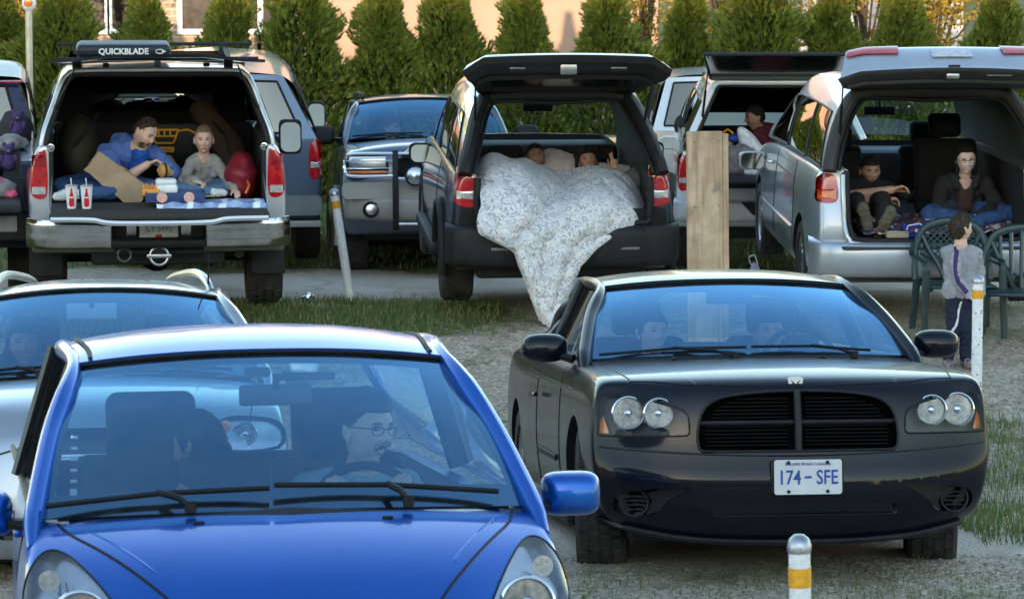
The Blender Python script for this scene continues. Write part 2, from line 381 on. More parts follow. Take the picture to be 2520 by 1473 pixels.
# ---------------------------------------------------------------- trees
M_bark = mat('bark', (.09, .065, .045), .9, bump=.6, bscale=30)
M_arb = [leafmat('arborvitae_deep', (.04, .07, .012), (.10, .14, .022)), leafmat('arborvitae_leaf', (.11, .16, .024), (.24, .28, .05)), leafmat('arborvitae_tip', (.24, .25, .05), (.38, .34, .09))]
def conifer(seed, Ht, Rb, n):
    r = random.Random(seed); V = []; F = []; MI = []
    lob = [(r.uniform(0, 6.28), r.uniform(.05, .95), r.uniform(.16, .62)) for _ in range(60)]
    def rad(h, a):
        b = Rb*(min(1, (1-h)*1.22))**1.22*(1-.12*max(0, .2-h)*5)+.02
        k = .62
        for (la, lh, ls) in lob:
            da = abs((a-la+math.pi) % (2*math.pi)-math.pi); d = (da/.40)**2+((h-lh)/.05)**2
            k += ls*math.exp(-d)
        return b*k
    for i in range(n):
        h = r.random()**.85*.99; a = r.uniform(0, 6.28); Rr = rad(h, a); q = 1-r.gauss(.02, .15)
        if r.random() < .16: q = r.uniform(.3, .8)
        q = max(.1, min(1.34, q+(r.gauss(0, .10) if h > .35 else 0))); x, y, z = Rr*q*math.cos(a), Rr*q*math.sin(a), .08+h*Ht
        s = r.uniform(.022, .054)*(1.0 if h < .8 else .85); out = Vector((math.cos(a), math.sin(a), r.uniform(.5, 1.6))).normalized()
        sd = out.cross(Vector((r.gauss(0, 1), r.gauss(0, 1), r.gauss(0, .6)))).normalized(); p = Vector((x, y, z)); o = len(V)
        nf = sd.cross(out)*.15*s
        # a fan-shaped spray: stalk and three fingers
        V.extend([p-out*s*.9, p+sd*s*.62+out*s*.8+nf, p+sd*s*.15+out*s*.55, p+out*s*1.7+nf, p-sd*s*.15+out*s*.55, p-sd*s*.62+out*s*.85+nf])
        F.extend([(o, o+1, o+2), (o, o+2, o+3, o+4), (o, o+4, o+5)])
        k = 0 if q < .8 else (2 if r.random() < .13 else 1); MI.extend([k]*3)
    return V, F, MI
protos = []
for sd in (1, 2, 3, 4):
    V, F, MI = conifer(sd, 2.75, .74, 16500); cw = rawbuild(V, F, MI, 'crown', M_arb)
    tr = MB().tube([(0, 0, -.1), (.01, 0, .8), (0, .01, 2.3)], [.05, .035, .012], 8).build('trunk', M_bark); protos.append((cw, tr))
used = set()
# (picture column, height factor, width factor, shift in depth)
TREES = [(-120, 1, 1), (10, .98, 1), (165, 1.06, 1.05), (372, 1.04, .88), (552, 1.03, .84), (735, 1.12, 1.08), (938, 1.05, 1.0), (1120, 1.08, .95), (1295, 1.08, 1.0), (1500, 1.02, .95), (1685, 1.05, .9), (1865, 1.10, 1.12), (2045, 1.04, 1.0), (2215, 1.0, .95), (2440, 1.05, .95), (2620, 1.06, 1.0), (2800, 1.0, 1)]
TL = ['out beyond the left edge of the row', 'cut by the left picture edge left of the lamp post', 'broad, behind the roof box of the silver pickup', 'slim, in front of the brick wall, third from left', 'slim, against the brick wall, right of the slimmest gap',
      'tall and wide, right of the two slim ones by the brick wall', 'left of the couple\'s open hatch, above the dark guarded off-roader', 'over the left tip of the couple\'s open hatch', 'behind the middle of the couple\'s open hatch', 'right beside the orange glowing wall gap, its left one',
      'right of the orange glowing wall gap', 'in front of the first yellow tree', 'between the two yellow trees', 'in front of the second yellow tree', 'by itself at the right, beyond the pale gap', 'beyond the right picture edge', 'farthest right of the row']
for i, (u, hf, wf) in enumerate(TREES):
    Y = 42.3+.25*math.sin(i*2.1); x = (u-1260)/8200*Y; k = (i*3+1) % 4
    t = empty('arborvitae_tree', (x, Y, gz(x, Y)-.05)); t.rotation_euler = (R_(1.3*math.sin(i*5)), R_(1.2*math.cos(i*3)), i*1.9); rr_ = random.Random(i*7+1); t.scale = (wf*rr_.uniform(1.05, 1.35), wf*rr_.uniform(1.05, 1.3), hf*rr_.uniform(1.02, 1.20))
    tag(t, 'dark green arborvitae, '+TL[i], 'tree', 'arborvitae trees in the hedge row')
    for p in protos[k]:
        if k in used: c = p.copy(); COL.objects.link(c)
        else: c = p
        c.parent = t
    used.add(k)
M_yel = [leafmat('yellow_leaf', (.30, .22, .03), (.50, .36, .05), .6, .4), leafmat('olive_leaf', (.14, .13, .03), (.26, .22, .05), .6, .4)]
def broadleaf(x, Y, Ht, R, n, seed, label, mats, name='broadleaf_tree'):
    r = random.Random(seed); t = empty(name, (x, Y, -.3)); tag(t, label, 'tree', 'spring trees in yellow leaf behind the hedge')
    tb = MB(); tb.tube([(0, 0, 0), (.03, 0, Ht*.3), (-.04, 0, Ht*.55)], [.11, .08, .05], 8)
    cl = []
    for k in range(26):
        a = r.uniform(0, 6.28); rr = R*r.random()**.5; h = Ht*r.uniform(.32, 1); rr *= math.sin(min(1, (1.05-h/Ht)*1.6+.25)*1.57)
        q = Vector((rr*math.cos(a), rr*math.sin(a), h)); cl.append((q, r.uniform(.22, .5)))
        tb.tube(cr([(0, 0, Ht*r.uniform(.25, .5)), (q.x*.5, q.y*.5, h*.75), q], 4), .018, 5)
    tb.build('trunk', M_bark, t); V = []; F = []; MI = []
    for _ in range(n):
        q, s = r.choice(cl); p = q+Vector((r.gauss(0, s*.55), r.gauss(0, s*.55), r.gauss(0, s*.45))); z = r.uniform(.025, .05)
        a = Vector((r.gauss(0, 1), r.gauss(0, 1), r.gauss(0, 1))).normalized(); b = a.cross(Vector((r.gauss(0, 1), r.gauss(0, 1), r.gauss(0, 1)))).normalized(); o = len(V)
        V.extend([p-a*z, p+b*z*.6, p+a*z, p-b*z*.6]); F.append((o, o+1, o+2, o+3)); MI.append(0 if r.random() < .75 else 1)
    rawbuild(V, F, MI, 'crown', mats, t)
YB = 48
for (u, Ht, R, n, sd, lab) in [(1775, 4.2, 1.0, 6500, 5, 'yellow leafed tree between two arborvitae, just right of the orange glow'), (2125, 4.3, 1.1, 7000, 6, 'bright yellow tree rising above the wide open silver van'),
                               (2290, 4.0, .9, 4200, 8, 'thin tan yellow tree left of the pale gap at the right'), (55, 3.9, .6, 4000, 9, 'small yellow tree behind the lamp post at the far left'), (1590, 3.4, .35, 1800, 12, 'sunlit golden shrub tip in the gap beside the peach wall')]:
    broadleaf((u-1260)/8200*YB, YB, Ht, R, n, sd, lab, M_yel)

# ---------------------------------------------------------------- buildings far behind
def brickmat():
    m = mat('brown_siding', (.36, .27, .20), .85, var=.2, scale=3); n = m.node_tree.nodes; l = m.node_tree.links
    b = n.new('ShaderNodeTexBrick'); tc = n.new('ShaderNodeTexCoord'); mp = n.new('ShaderNodeMapping'); mp.inputs['Rotation'].default_value = (R_(90), 0, 0)
    l.new(tc.outputs['Object'], mp.inputs[0]); l.new(mp.outputs[0], b.inputs['Vector'])
    b.inputs['Color1'].default_value = (.40, .27, .18, 1); b.inputs['Color2'].default_value = (.30, .205, .14, 1); b.inputs['Mortar'].default_value = (.50, .43, .36, 1)
    b.inputs['Scale'].default_value = 1; b.inputs['Brick Width'].default_value = .42; b.inputs['Row Height'].default_value = .11; b.inputs['Mortar Size'].default_value = .012
    l.new(b.outputs[0], n['Principled BSDF'].inputs['Base Color']); return m
Yb = 54; p_ = 8200/Yb
def bx(u): return (u-1260)/p_
b1 = empty('brick_house', (bx(330), Yb, -.25)); tag(b1, 'brown brick house with white window frames at the left, behind the hedge', 'building')
hw_ = (bx(655)-bx(60))/2
MB().box((0, 4, 2.6), (hw_*2, 8, 5.2)).build('wall', brickmat(), b1, False)
MB().prism([(-hw_-.4, 5.2), (hw_+.4, 5.2), (0, 7.4)], -.5, 8.5).build('roof', mat('brown_roof', (.10, .085, .08), .8), b1, False)
for u, wz in ((225, .5), (322, .55), (500, .62), (600, .5)):
    fx = bx(u)-bx(330)
    f = MB()
    for sx in (-1, 1): f.box((fx+sx*wz/2*1.15, -.03, 2.55), (.09, .1, 1.5), .01)
    for zz in (1.84, 3.26): f.box((fx, -.033, zz), (wz*1.15+.086, .104, .09), .01)
    f = f.build('window', M_white, b1)
    MB().box((fx, -.005, 2.55), (wz*1.15-.09, .03, 1.33)).build('pane', M_gloss, f)
b2 = empty('peach_building', (bx(1130), Yb+.6, -.25)); tag(b2, 'plain peach stucco building glowing in low sunlight behind the hedge', 'building')
MB().box((0, 5, 3.0), (bx(1625)-bx(640), 10, 6.0)).build('wall', mat('peach_stucco', (.46, .30, .225), .9, bump=.2, bscale=15, scale=.6, var=.1), b2, False)
MB().box((0, 5, 6.15), (bx(1625)-bx(640)+.5, 10.5, .3), .03).build('roof', M_white, b2)
for u, zz in ((1010, 1.2),):
    MB().box((bx(u)-bx(1130), -.03, zz), (.35, .06, .5), .02).build('vent', M_trim, b2)
b3 = empty('pale_house', (bx(2370), 66, -.25)); tag(b3, 'pale grey house glimpsed in the gap at the upper right', 'building')
MB().box((0, 4, 2.7), (3.2, 8, 5.4)).build('wall', mat('pale_siding', (.55, .55, .60), .8, bump=.1), b3, False)
MB().prism([(-1.9, 5.4), (1.9, 5.4), (0, 6.8)], -.4, 8.4).build('roof', M_trim, b3, False)
f = MB().box((.5, -.03, 2.6), (1.1, .08, 1.2), .02).build('window', M_white, b3); MB().box((.5, -.08, 2.6), (.9, .03, 1.0)).build('pane', M_gloss, f)
lp = empty('lamp_post', ((76-1260)/8200*41, 41, -.25)); tag(lp, 'thin galvanized lamp post with round head by the far left trees', 'lamp')
MB().tube([(0, 0, 0), (0, 0, 2.42)], .052, 14).build('pole', M_alloy, lp)
hd = MB().lathe([(.055, -.1), (.085, -.06), (.09, .0), (.075, .05), (0, .08)], (0, 0, 2.5), 'Z', 20).build('lamp_head', M_white, lp)
MB().lathe([(0, -.012), (.05, -.008), (.055, .01)], (0, -.088, 2.5), 'Y', 20).build('lens', M_amb, hd)
# low rail fence seen behind the off-roader on the right
fe = empty('rail_fence', ((1545-1260)/8200*41.3, 41.3, -.25)); tag(fe, 'dark rail fence in front of the hedge, between the open hatch and the pale off-roader', 'fence')
for k in range(4): MB().box((.5*k, 0, .45), (.06, .06, 1.0), .005).build('post', M_trim, fe)
for zz in (.45, .85): MB().box((.75, -.045, zz), (1.7, .03, .07), .005).build('rail', M_trim, fe)
# unseen dark wood behind the screen, put there to darken the cars' reflections
V = []; F = []; rt_ = random.Random(8)
for k in range(150):
    x = -150+k*2.0+rt_.uniform(-.8, .8); y = -56+rt_.uniform(-3, 3); h = rt_.uniform(7.5, 11.3); r = rt_.uniform(1.5, 2.3); o = len(V); n = 9
    for (zz, q) in ((-.5, .9), (.12, 1.0), (.45, .75), (.75, .42)):
        for i in range(n): a = 6.283*i/n; j = rt_.uniform(.75, 1.25); V.append((x+r*q*j*math.cos(a), y+r*q*j*math.sin(a), zz*h if zz > 0 else -.5))
    V.append((x, y, h))
    for b in range(3):
        for i in range(n): F.append((o+b*n+i, o+b*n+(i+1) % n, o+(b+1)*n+(i+1) % n, o+(b+1)*n+i))
    for i in range(n): F.append((o+3*n+i, o+3*n+(i+1) % n, o+4*n))
tag(rawbuild(V, F, [0]*len(F), 'far_woods', [mat('far_foliage', (.025, .040, .018), .9, bump=1, bscale=3, var=.5, scale=2)]), kind='stuff')
# unseen drive-in screen behind the viewpoint, added and sized to block the low sun
ms = empty('sun_block_screen', (-5.6, -40, -.3)); tag(ms, 'huge grey drive-in screen, unseen behind the viewpoint, added to block the low sun', 'screen')
MB().box((0, 0, 7.4), (44, .5, 7.9), .05).build('screen_panel', mat('screen_grey', (.16, .16, .17), .9), ms)  # panel kept dark grey so the car fronts reflect less brightness
MB().box((0, .3, 1.75), (44, .5, 3.46), .05).build('lower_panel', M_trim, ms)
for k in range(-4, 5): MB().box((k*5, -.8, 5.5), (.3, .9, 11), .02).build('post', M_trim, ms)
# ---------------------------------------------------------------- car building kit
# car-local axes: x to the right in the picture, y away from the viewer (0 at the near bumper), z up; wheels at z=0
def shell(sp):
    X = sp.get('X', [0, .35, .68, .9, 1]); Y = sp['Y']; Zf = sp['Zf']; hw = sp['hw']; sx = sp['sx']; zb = sp['zb']; te = sp['te']; tc = sp['tc']
    I = len(X)-1; J = len(Y)-1; K = len(Zf)-1; fj = sp.get('fj', [1, .45, .12]); tj = sp.get('tj', [1, .4, .1])
    nz = sp.get('nz', [0]*(K+1)); nc = sp.get('nc', .18); tz = sp.get('tz', [0]*(K+1)); tcv = sp.get('tcv', .12); cp = sp.get('cp', 2.0); ncp = sp.get('ncp', 2.6)
    kt = sp.get('kt')
    def P(i, j, k):
        s = 1 if i >= 0 else -1; x = X[abs(i)]
        if abs(i) == I or k not in (0, K): pass
        top = te[j]+(tc[j]-te[j])*(1-x**cp); e = top if k == K or j in (0, J) else te[j]
        zq = zb[j]+sp.get('zbr', 0)*x**4*(1 if j < 4 else 0)
        z = zq+Zf[k]*((e if abs(i) < I else te[j])-zq)
        y = Y[j]
        if j < len(fj): y += fj[j]*(nz[k]+nc*x**ncp)
        if J-j < len(tj): y -= tj[J-j]*(tz[k]+tcv*x**2.6)
        return Vector((s*x*hw[j]*sx[k], y, z))
    ids = {}; V = []; F = []
    def vid(i, j, k):
        if (i, j, k) not in ids: ids[(i, j, k)] = len(V); V.append(P(i, j, k))
        return ids[(i, j, k)]
    R2 = range(-I, I)
    for i in R2:
        for k in range(K):
            F.append((vid(i, 0, k), vid(i+1, 0, k), vid(i+1, 0, k+1), vid(i, 0, k+1)))
            F.append((vid(i, J, k), vid(i, J, k+1), vid(i+1, J, k+1), vid(i+1, J, k)))
        for j in range(J):
            F.append((vid(i, j, K), vid(i+1, j, K), vid(i+1, j+1, K), vid(i, j+1, K)))
            F.append((vid(i, j, 0), vid(i, j+1, 0), vid(i+1, j+1, 0), vid(i+1, j, 0)))
    for s in (-I, I):
        for j in range(J):
            for k in range(K):
                q = (vid(s, j, k), vid(s, j+1, k), vid(s, j+1, k+1), vid(s, j, k+1)); F.append(q if s > 0 else q[::-1])
    me = bpy.data.meshes.new('body'); me.from_pydata([tuple(v) for v in V], [], F)
    bm = bmesh.new(); bm.from_mesh(me); bmesh.ops.recalc_face_normals(bm, faces=bm.faces)
    cl = bm.edges.layers.float.new('crease_edge')
    inv = {v: k for k, v in ids.items()}; bm.verts.ensure_lookup_table()
    for e in bm.edges:
        a, b = inv[e.verts[0].index], inv[e.verts[1].index]
        for (test, c) in sp.get('crease', []):
            if test(a, b, I, J, K): e[cl] = max(e[cl], c)
    bm.to_mesh(me); bm.free()
    o = bpy.data.objects.new('body', me); COL.objects.link(o)
    bake(o, [('SUBSURF', dict(levels=sp.get('lev', 2), render_levels=3))], None)
    return o
def cutters(o, mbs, dark):
    """cut holes; each cutter leaves its own material on the faces it makes"""
    ks = []
    for mb, mt in mbs:
        c = mb.build('cut', mt, None, False); ks.append(c); m = o.modifiers.new('b', 'BOOLEAN'); m.operation = 'DIFFERENCE'; m.solver = 'EXACT'; m.object = c
        m.material_mode = 'TRANSFER'
    me = bpy.data.meshes.new_from_object(o.evaluated_get(bpy.context.evaluated_depsgraph_get()))
    o.modifiers.clear(); old = o.data; o.data = me; bpy.data.meshes.remove(old)
    for c in ks: bpy.data.objects.remove(c)
def finish_body(o, name, mt, parent, cuts=(), ang=32):
    o.name = name; o.data.materials.clear(); o.data.materials.append(mt)
    o['bv'] = 0
    bv = bvh_of(o)
    if cuts: cutters(o, cuts, M_black)
    me = o.data; me.polygons.foreach_set('use_smooth', [True]*len(me.polygons)); me.set_sharp_from_angle(angle=R_(ang))
    o.parent = parent; del o['bv']; return bv
def bvh_of(o):
    return BVHTree.FromPolygons([v.co for v in o.data.vertices], [p.vertices[:] for p in o.data.polygons])
def fy(bv, x, z, y0=-3.0, d=1, miss=None):
    h = bv.ray_cast(Vector((x, y0, z)), Vector((0, d, 0)))
    return h[0].y if h[0] else (miss if miss is not None else 0)
def tz_(bv, x, y, miss=0):
    h = bv.ray_cast(Vector((x, y, 3)), Vector((0, 0, -1))); return h[0].z if h[0] else miss
def sxp(bv, y, z, s=1, miss=.8):
    h = bv.ray_cast(Vector((s*3, y, z)), Vector((-s, 0, 0))); return h[0].x if h[0] else s*miss
def rpoly(poly, n=6, closed=True):
    """smooth an outline"""
    return [(p.x, p.y) for p in cr([(a, b, 0) for a, b in poly], n, closed)]
def rrect(cx, cz, w, h, r, n=5):
    out = []
    for (sx, sz, a0) in ((1, -1, -90), (1, 1, 0), (-1, 1, 90), (-1, -1, 180)):
        for k in range(n+1):
            a = R_(a0+90*k/n); out.append((cx+sx*(w/2-r)+r*math.cos(a), cz+sz*(h/2-r)+r*math.sin(a)))
    return out
def face_patch(mb, bv, poly, off=.003, depth=None, n=9, mi=0, miss=None):
    """skin a 2-D (x,z) outline laid on the near face: rings shrink toward the centroid so it follows the curve"""
    cx = sum(p[0] for p in poly)/len(poly); cz = sum(p[1] for p in poly)/len(poly); V = []; F = []; m = len(poly)
    last = [None]; hc_ = bv.ray_cast(Vector((cx, -3, cz)), Vector((0, 1, 0))); yc = hc_[0].y if hc_[0] and mi == 0 and miss is None else None; last[0] = yc
    def Y(x, z):
        h = bv.ray_cast(Vector((x, -3, z)), Vector((0, 1, 0)))
        if h[0] and (yc is None or h[0].y < yc+.11): last[0] = h[0].y; return h[0].y-off
        return (last[0] if last[0] is not None else (miss or 0))-off
    for r in range(n):
        t = 1-r/n
        for p in poly: x = cx+(p[0]-cx)*t; z = cz+(p[1]-cz)*t; V.append((x, Y(x, z), z))
    V.append((cx, Y(cx, cz), cz))
    for r in range(n-1):
        for k in range(m): F.append((r*m+k, r*m+(k+1) % m, (r+1)*m+(k+1) % m, (r+1)*m+k))
    for k in range(m): F.append(((n-1)*m+k, (n-1)*m+(k+1) % m, n*m))
    if depth:
        o = len(V)
        for k in range(m): V.append((V[k][0], V[k][1]+depth, V[k][2]))
        for k in range(m): F.append((k, (k+1) % m, o+(k+1) % m, o+k))
    mb.add(V, F, mi); return mb
def proj_cut(bv, poly, d, front=.25):
    """cutter that sinks to depth d behind the near surface"""
    mb = MB(); ys = [fy(bv, x, z, miss=.3) for x, z in poly]; a = max(ys)
    yy = {(round(x, 5), round(z, 5)): fy(bv, x, z, miss=a) for x, z in poly}
    mb.prism(poly, min(ys)-front, lambda p: yy[(round(p[0], 5), round(p[1], 5))]+d); return mb
def seam(mb, pts, r=.004, n=5):
    mb.tube(pts, r, n); return mb
def on_front(bv, pl, off=0, sub=8):
    P = cr([(x, 0, z) for x, z in pl], sub); return [Vector((p.x, fy(bv, p.x, p.z)-off, p.z)) for p in P]
def on_top(bv, pl, off=0, sub=8):
    P = cr([(x, y, 0) for x, y in pl], sub); return [Vector((p.x, p.y, tz_(bv, p.x, p.y)+off)) for p in P]
def on_side(bv, pl, s=1, off=0, sub=8):
    P = cr([(0, y, z) for y, z in pl], sub); return [Vector((sxp(bv, p.y, p.z, s)+s*off, p.y, p.z)) for p in P]
def arch_cut(x, y, r, z, wd=.34):
    s = 1 if x > 0 else -1
    return MB().lathe([(r, -wd*.5), (r, wd*.5)], (s*(abs(x)+.02), y, z), 'X', 40)
def wheel(parent, x, y, R, wd, rim='spoke', spokes=5, alloy=None, aggressive=False, steer=0, rimr=.66):
    """x is the centre plane of the tyre"""
    s = 1 if x > 0 else -1; w = empty('wheel', (x, y, R)); w.parent = parent; w.rotation_euler = (0, 0, R_(steer))
    b = wd/2; t = MB(); rr = R*rimr
    t.lathe([(rr, -b*.8), (rr*1.06, -b), (R*.93, -b*1.0), (R*.985, -b*.82), (R, -b*.6), (R, b*.6), (R*.985, b*.82), (R*.93, b), (rr*1.06, b), (rr, b*.8)], (0, 0, 0), 'X', 56, cap=False)
    tb = []
    nb = 44 if not aggressive else 30
    for k in range(nb):        # tread blocks
        a = 2*math.pi*k/nb
        for q, ox in enumerate((-.66, -.24, .24, .66)):
            aa = a+(q % 2)*math.pi/nb; hgt = .006 if not aggressive else .013; L = R*2*math.pi/nb*.62
            c = Vector((ox*b, R*math.cos(aa), R*math.sin(aa)))
            tb.append((c, aa, b*.34 if not aggressive else b*.38, L, hgt))
    for c, aa, w1, L, hg in tb:
        u = Vector((1, 0, 0)); rad = Vector((0, math.cos(aa), math.sin(aa))); tn = Vector((0, -math.sin(aa), math.cos(aa))); V = []
        for r_ in (-.004, hg):
            for (p, q) in ((-1, -1), (1, -1), (1, 1), (-1, 1)): V.append(c+u*p*w1*.5+tn*q*L*.5+rad*r_)
        t.add(V, [(4, 5, 6, 7), (0, 1, 5, 4), (1, 2, 6, 5), (2, 3, 7, 6), (3, 0, 4, 7)])
    t.build('tyre', M_rub, w, True, 30)
    al = alloy or M_alloy; rm = MB(); f = s*b*.62
    rm.lathe([(rr*1.0, -b*.8), (rr*.95, -b*.7), (rr*.93, b*.7), (rr*1.0, b*.82), (rr*1.02, b*.86)] if s > 0 else [(rr*1.02, -b*.86), (rr*1.0, -b*.82), (rr*.93, -b*.7), (rr*.95, b*.7), (rr*1.0, b*.8)], (0, 0, 0), 'X', 40, cap=False)
    for k in range(spokes):
        a = 2*math.pi*k/spokes+.3
        rm.tube([(f*.9, .04*math.cos(a), .04*math.sin(a)), (f*1.0, rr*.5*math.cos(a), rr*.5*math.sin(a)), (f*.95, rr*.96*math.cos(a), rr*.96*math.sin(a))], [.05, .036, .042], 8, up=(1, 0, 0), flat=.5)
    rm.lathe([(0, f*.98+.02*s), (.05, f*.95+.02*s), (.07, f*.85), (.07, -s*b*.3)], (0, 0, 0), 'X', 20)
    rm.build('rim', al, w)
    MB().lathe([(rr*.9, -s*b*.15), (0, -s*b*.15)], (0, 0, 0), 'X', 24).build('brake_disc', M_trim, w)
    MB().lathe([(0, 0), (.033, 0), (.03, .01)], (f*.98+.018*s, 0, 0), 'X', 12).build('hub_cap', M_black, w)
    return w
class Green:
    """greenhouse of a car seen from the front: windscreen, pillars, roof, side glass"""
    def __init__(s, A0, A1, D1, D0, bb, bt, rt, crown, sag=.02, rb=0.0, mid=None):
        s.A0, s.A1, s.D1, s.D0 = map(Vector, (A0, A1, D1, D0)); s.bb, s.bt, s.rt, s.crown, s.sag, s.rb = bb, bt, rt, crown, sag, rb
        s.mid = Vector(mid) if mid else (s.A1+s.D1)/2+Vector((.03, 0, .05))
    def ws(s, u, v):
        q = 1-abs(u)**2.2; x = u*lerp(s.A0.x, s.A1.x, v)+u*.015*math.sin(v*math.pi); y = lerp(s.A0.y, s.A1.y, v)-q*lerp(s.bb, s.bt, v)-s.sag*math.sin(v*math.pi)*.6
        return Vector((x, y, lerp(s.A0.z, s.A1.z, v)+q*lerp(s.rb, s.rt, v)+s.sag*math.sin(v*math.pi)))
    def rail(s, t, n=40):
        P = s.P; k = t*(len(P)-1); i = min(int(k), len(P)-2); return P[i].lerp(P[i+1], k-i)
    def build(s, root, mt, pr=.034, gl=None, frit=(.06, .05, .09), bpil=.5, doorbelt=None, railmat=None, side=True, pillmat=None, flat=1.3, head_dark=True, frit_mat=None):
        up_ = s.P = cr([s.A0, s.A0.lerp(s.A1, .5)+Vector((.012, -.01, .012)), s.A1, s.mid, s.D1, s.D0.lerp(s.D1, .5)+Vector((.03, .02, .03)), s.D0], 8)
        n = len(s.P); iA1 = 16; iD1 = 32
        for sg in (1, -1):
            MB().tube([Vector(((s.A0.x+.012)*sg, s.A0.y-.16, s.A0.z-.085)), Vector(((s.A0.x+.008)*sg, s.A0.y-.07, s.A0.z-.035))]+[Vector((p.x*sg, p.y, p.z)) for p in s.P], [pr*.5, pr*.85]+[pr*(1.05 if i < iA1-4 else lerp(1.05, .72, min(1, (i-iA1+4)/4))) for i in range(n)], 12, flat=flat).build('roof_pillar', pillmat or mt, root)
        # roof skin from header to rear header, following the rail
        def roof(u, v):
            pt = s.P[iA1+int(round(v*(iD1-iA1)))] if False else s.rail((iA1+v*(iD1-iA1))/(n-1)); q = 1-abs(u)**2.4
            return Vector((u*pt.x, pt.y-q*s.bt*(1-v)**2+q*.05*v**3, pt.z+pr*.50+q*(s.rt+(s.crown-s.rt)*min(1, v*3))))
        MB().grid(roof, 28, 18, u0=-1, u1=1).build('roof', mt, root, mods=[solid(.012)])
        MB().grid(lambda u, v: roof(u*.96, .02+v*.96)-Vector((0, 0, .05)), 12, 8, u0=-1, u1=1).build('headliner', M_liner, root, mods=[solid(.01)])
        g = MB().grid(lambda u, v: s.ws(u, v), 28, 14, u0=-1, u1=1).build('windscreen', gl or M_ws, root)
        fr = MB(); off = Vector((0, .006, -.004)); fl, ft, fb = frit
        for (a, b, c, d) in ((-1, -1+fl*2, 0, 1), (1-fl*2, 1, 0, 1)): fr.grid(lambda u, v: s.ws(u, v)+off, 3, 14, u0=a, u1=b, v0=c, v1=d)
        fr.grid(lambda u, v: s.ws(u, v)+off, 28, 2, u0=-1+fl*2, u1=1-fl*2, v0=1-ft, v1=1); fr.grid(lambda u, v: s.ws(u, v)+off, 28, 3, u0=-1+fl*2, u1=1-fl*2, v0=0, v1=fb)
        fr.build('windscreen_border', frit_mat or M_gloss, root, mods=[solid(.003, 1)])
        # rubber line round the glass
        path = [s.ws(-1, v/14)+Vector((0, -.004, .004)) for v in range(15)]+[s.ws(-1+2*u/28, 1)+Vector((0, -.004, .006)) for u in range(29)]+[s.ws(1, 1-v/14)+Vector((0, -.004, .004)) for v in range(15)]
        MB().tube(path, .007, 6).build('windscreen_seal', M_black, root)
        if side:
            bz = doorbelt or (lambda y: s.A0.z)
            for sg in (1, -1):
                def sg_(u, v, sg=sg):
                    t = u; p = s.rail(.02+t*.96); zb = bz(p.y); x = lerp(s.A0.x+.01, p.x, v)
                    return Vector((sg*(x-.012), p.y, lerp(min(zb, p.z-.005), p.z, v)))
                MB().grid(sg_, 30, 4).build('side_window', M_sideg, root)
                y0 = lerp(s.A1.y, s.D1.y, bpil); top = min(s.P[iA1:iD1+1], key=lambda p: abs(p.y-y0))
                MB().tube([(sg*(s.A0.x+.0), y0+.03, bz(y0)), (sg*top.x*1.005, y0, top.z)], .045, 8, flat=.5, up=(0, 1, 0)).build('door_pillar', M_gloss, root)
                MB().tube([Vector((sg*(s.A0.x+.008), y, bz(y)+.004)) for y in np.linspace(s.A0.y+.02, s.D0.y, 12)], .011, 6).build('belt_moulding', M_black, root)
        rg_ = MB().grid(lambda u, v: Vector((u*lerp(s.D0.x, s.D1.x, v)*.97, lerp(s.D0.y, s.D1.y, v)+.05*(1-u*u), lerp(s.D0.z, s.D1.z, v)+(1-u*u)*.02)), 10, 6, u0=-1, u1=1).build('rear_window', M_clearg, root)
        s.roof = roof; return s
def wiper(root, a, b, pivot, bv=None, r=.009):
    """blade from a to b with an arm from pivot to the blade's middle"""
    a, b, pv = Vector(a), Vector(b), Vector(pivot); m = MB(); mid = a.lerp(b, .5)
    m.tube([a, a.lerp(b, .5)+Vector((0, -.012, .012)), b], r, 6); m.tube([pv, pv.lerp(mid, .35)+Vector((0, -.02, .02)), mid+Vector((0, -.016, .016))], r*1.15, 6)
    m.lathe([(0, -.02), (.018, -.015), (.02, .02)], pv, 'Z', 12); return m.build('wiper', M_black, root)
def mirror_pod(root, c, d, mt, sg, glassside=1, stalk=None, name='door_mirror', round_=.5):
    """rounded mirror pod; glassside +1 puts the mirror on the far side, -1 on the near side"""
    def fn(q):
        q = Vector((q.x, q.y, q.z))
        def sq(t, r): return math.copysign(abs(t/r)**round_*r, t)
        v = Vector((sq(q.x, d[0]/2), q.y, sq(q.z, d[2]/2))); 
        if q.y*glassside > 0: v.y = min(abs(v.y), d[1]*.18)*glassside
        v.x *= 1-.0*q.y; return v
    o = MB().ell((0, 0, 0), (d[0]/2, d[1]/2, d[2]/2), 28, 18, fn=fn)
    M = Vector(c); o.v = [tuple(Vector(p)+M) for p in o.v]
    p = o.build(name, mt, root, True, 50)
    mg_ = MB().prism(rrect(0, 0, d[0]*.84, d[2]*.84, min(d[0], d[2])*.28), 0, .006).build('mirror_glass', M_mirror, p, True, 30, loc=(c[0], c[1]+glassside*d[1]*.185-(.006+d[2]*.09 if glassside < 0 else 0), c[2]))
    if glassside < 0: mg_.rotation_euler = (R_(-10), 0, 0)
    if stalk: MB().tube([Vector(stalk), Vector(stalk).lerp(M, .5)+Vector((0, 0, -.01)), M-Vector((sg*d[0]*.25, 0, d[2]*.3))], [.035, .028, .03], 8, flat=.7).build('mirror_arm', M_black, p)
    return p
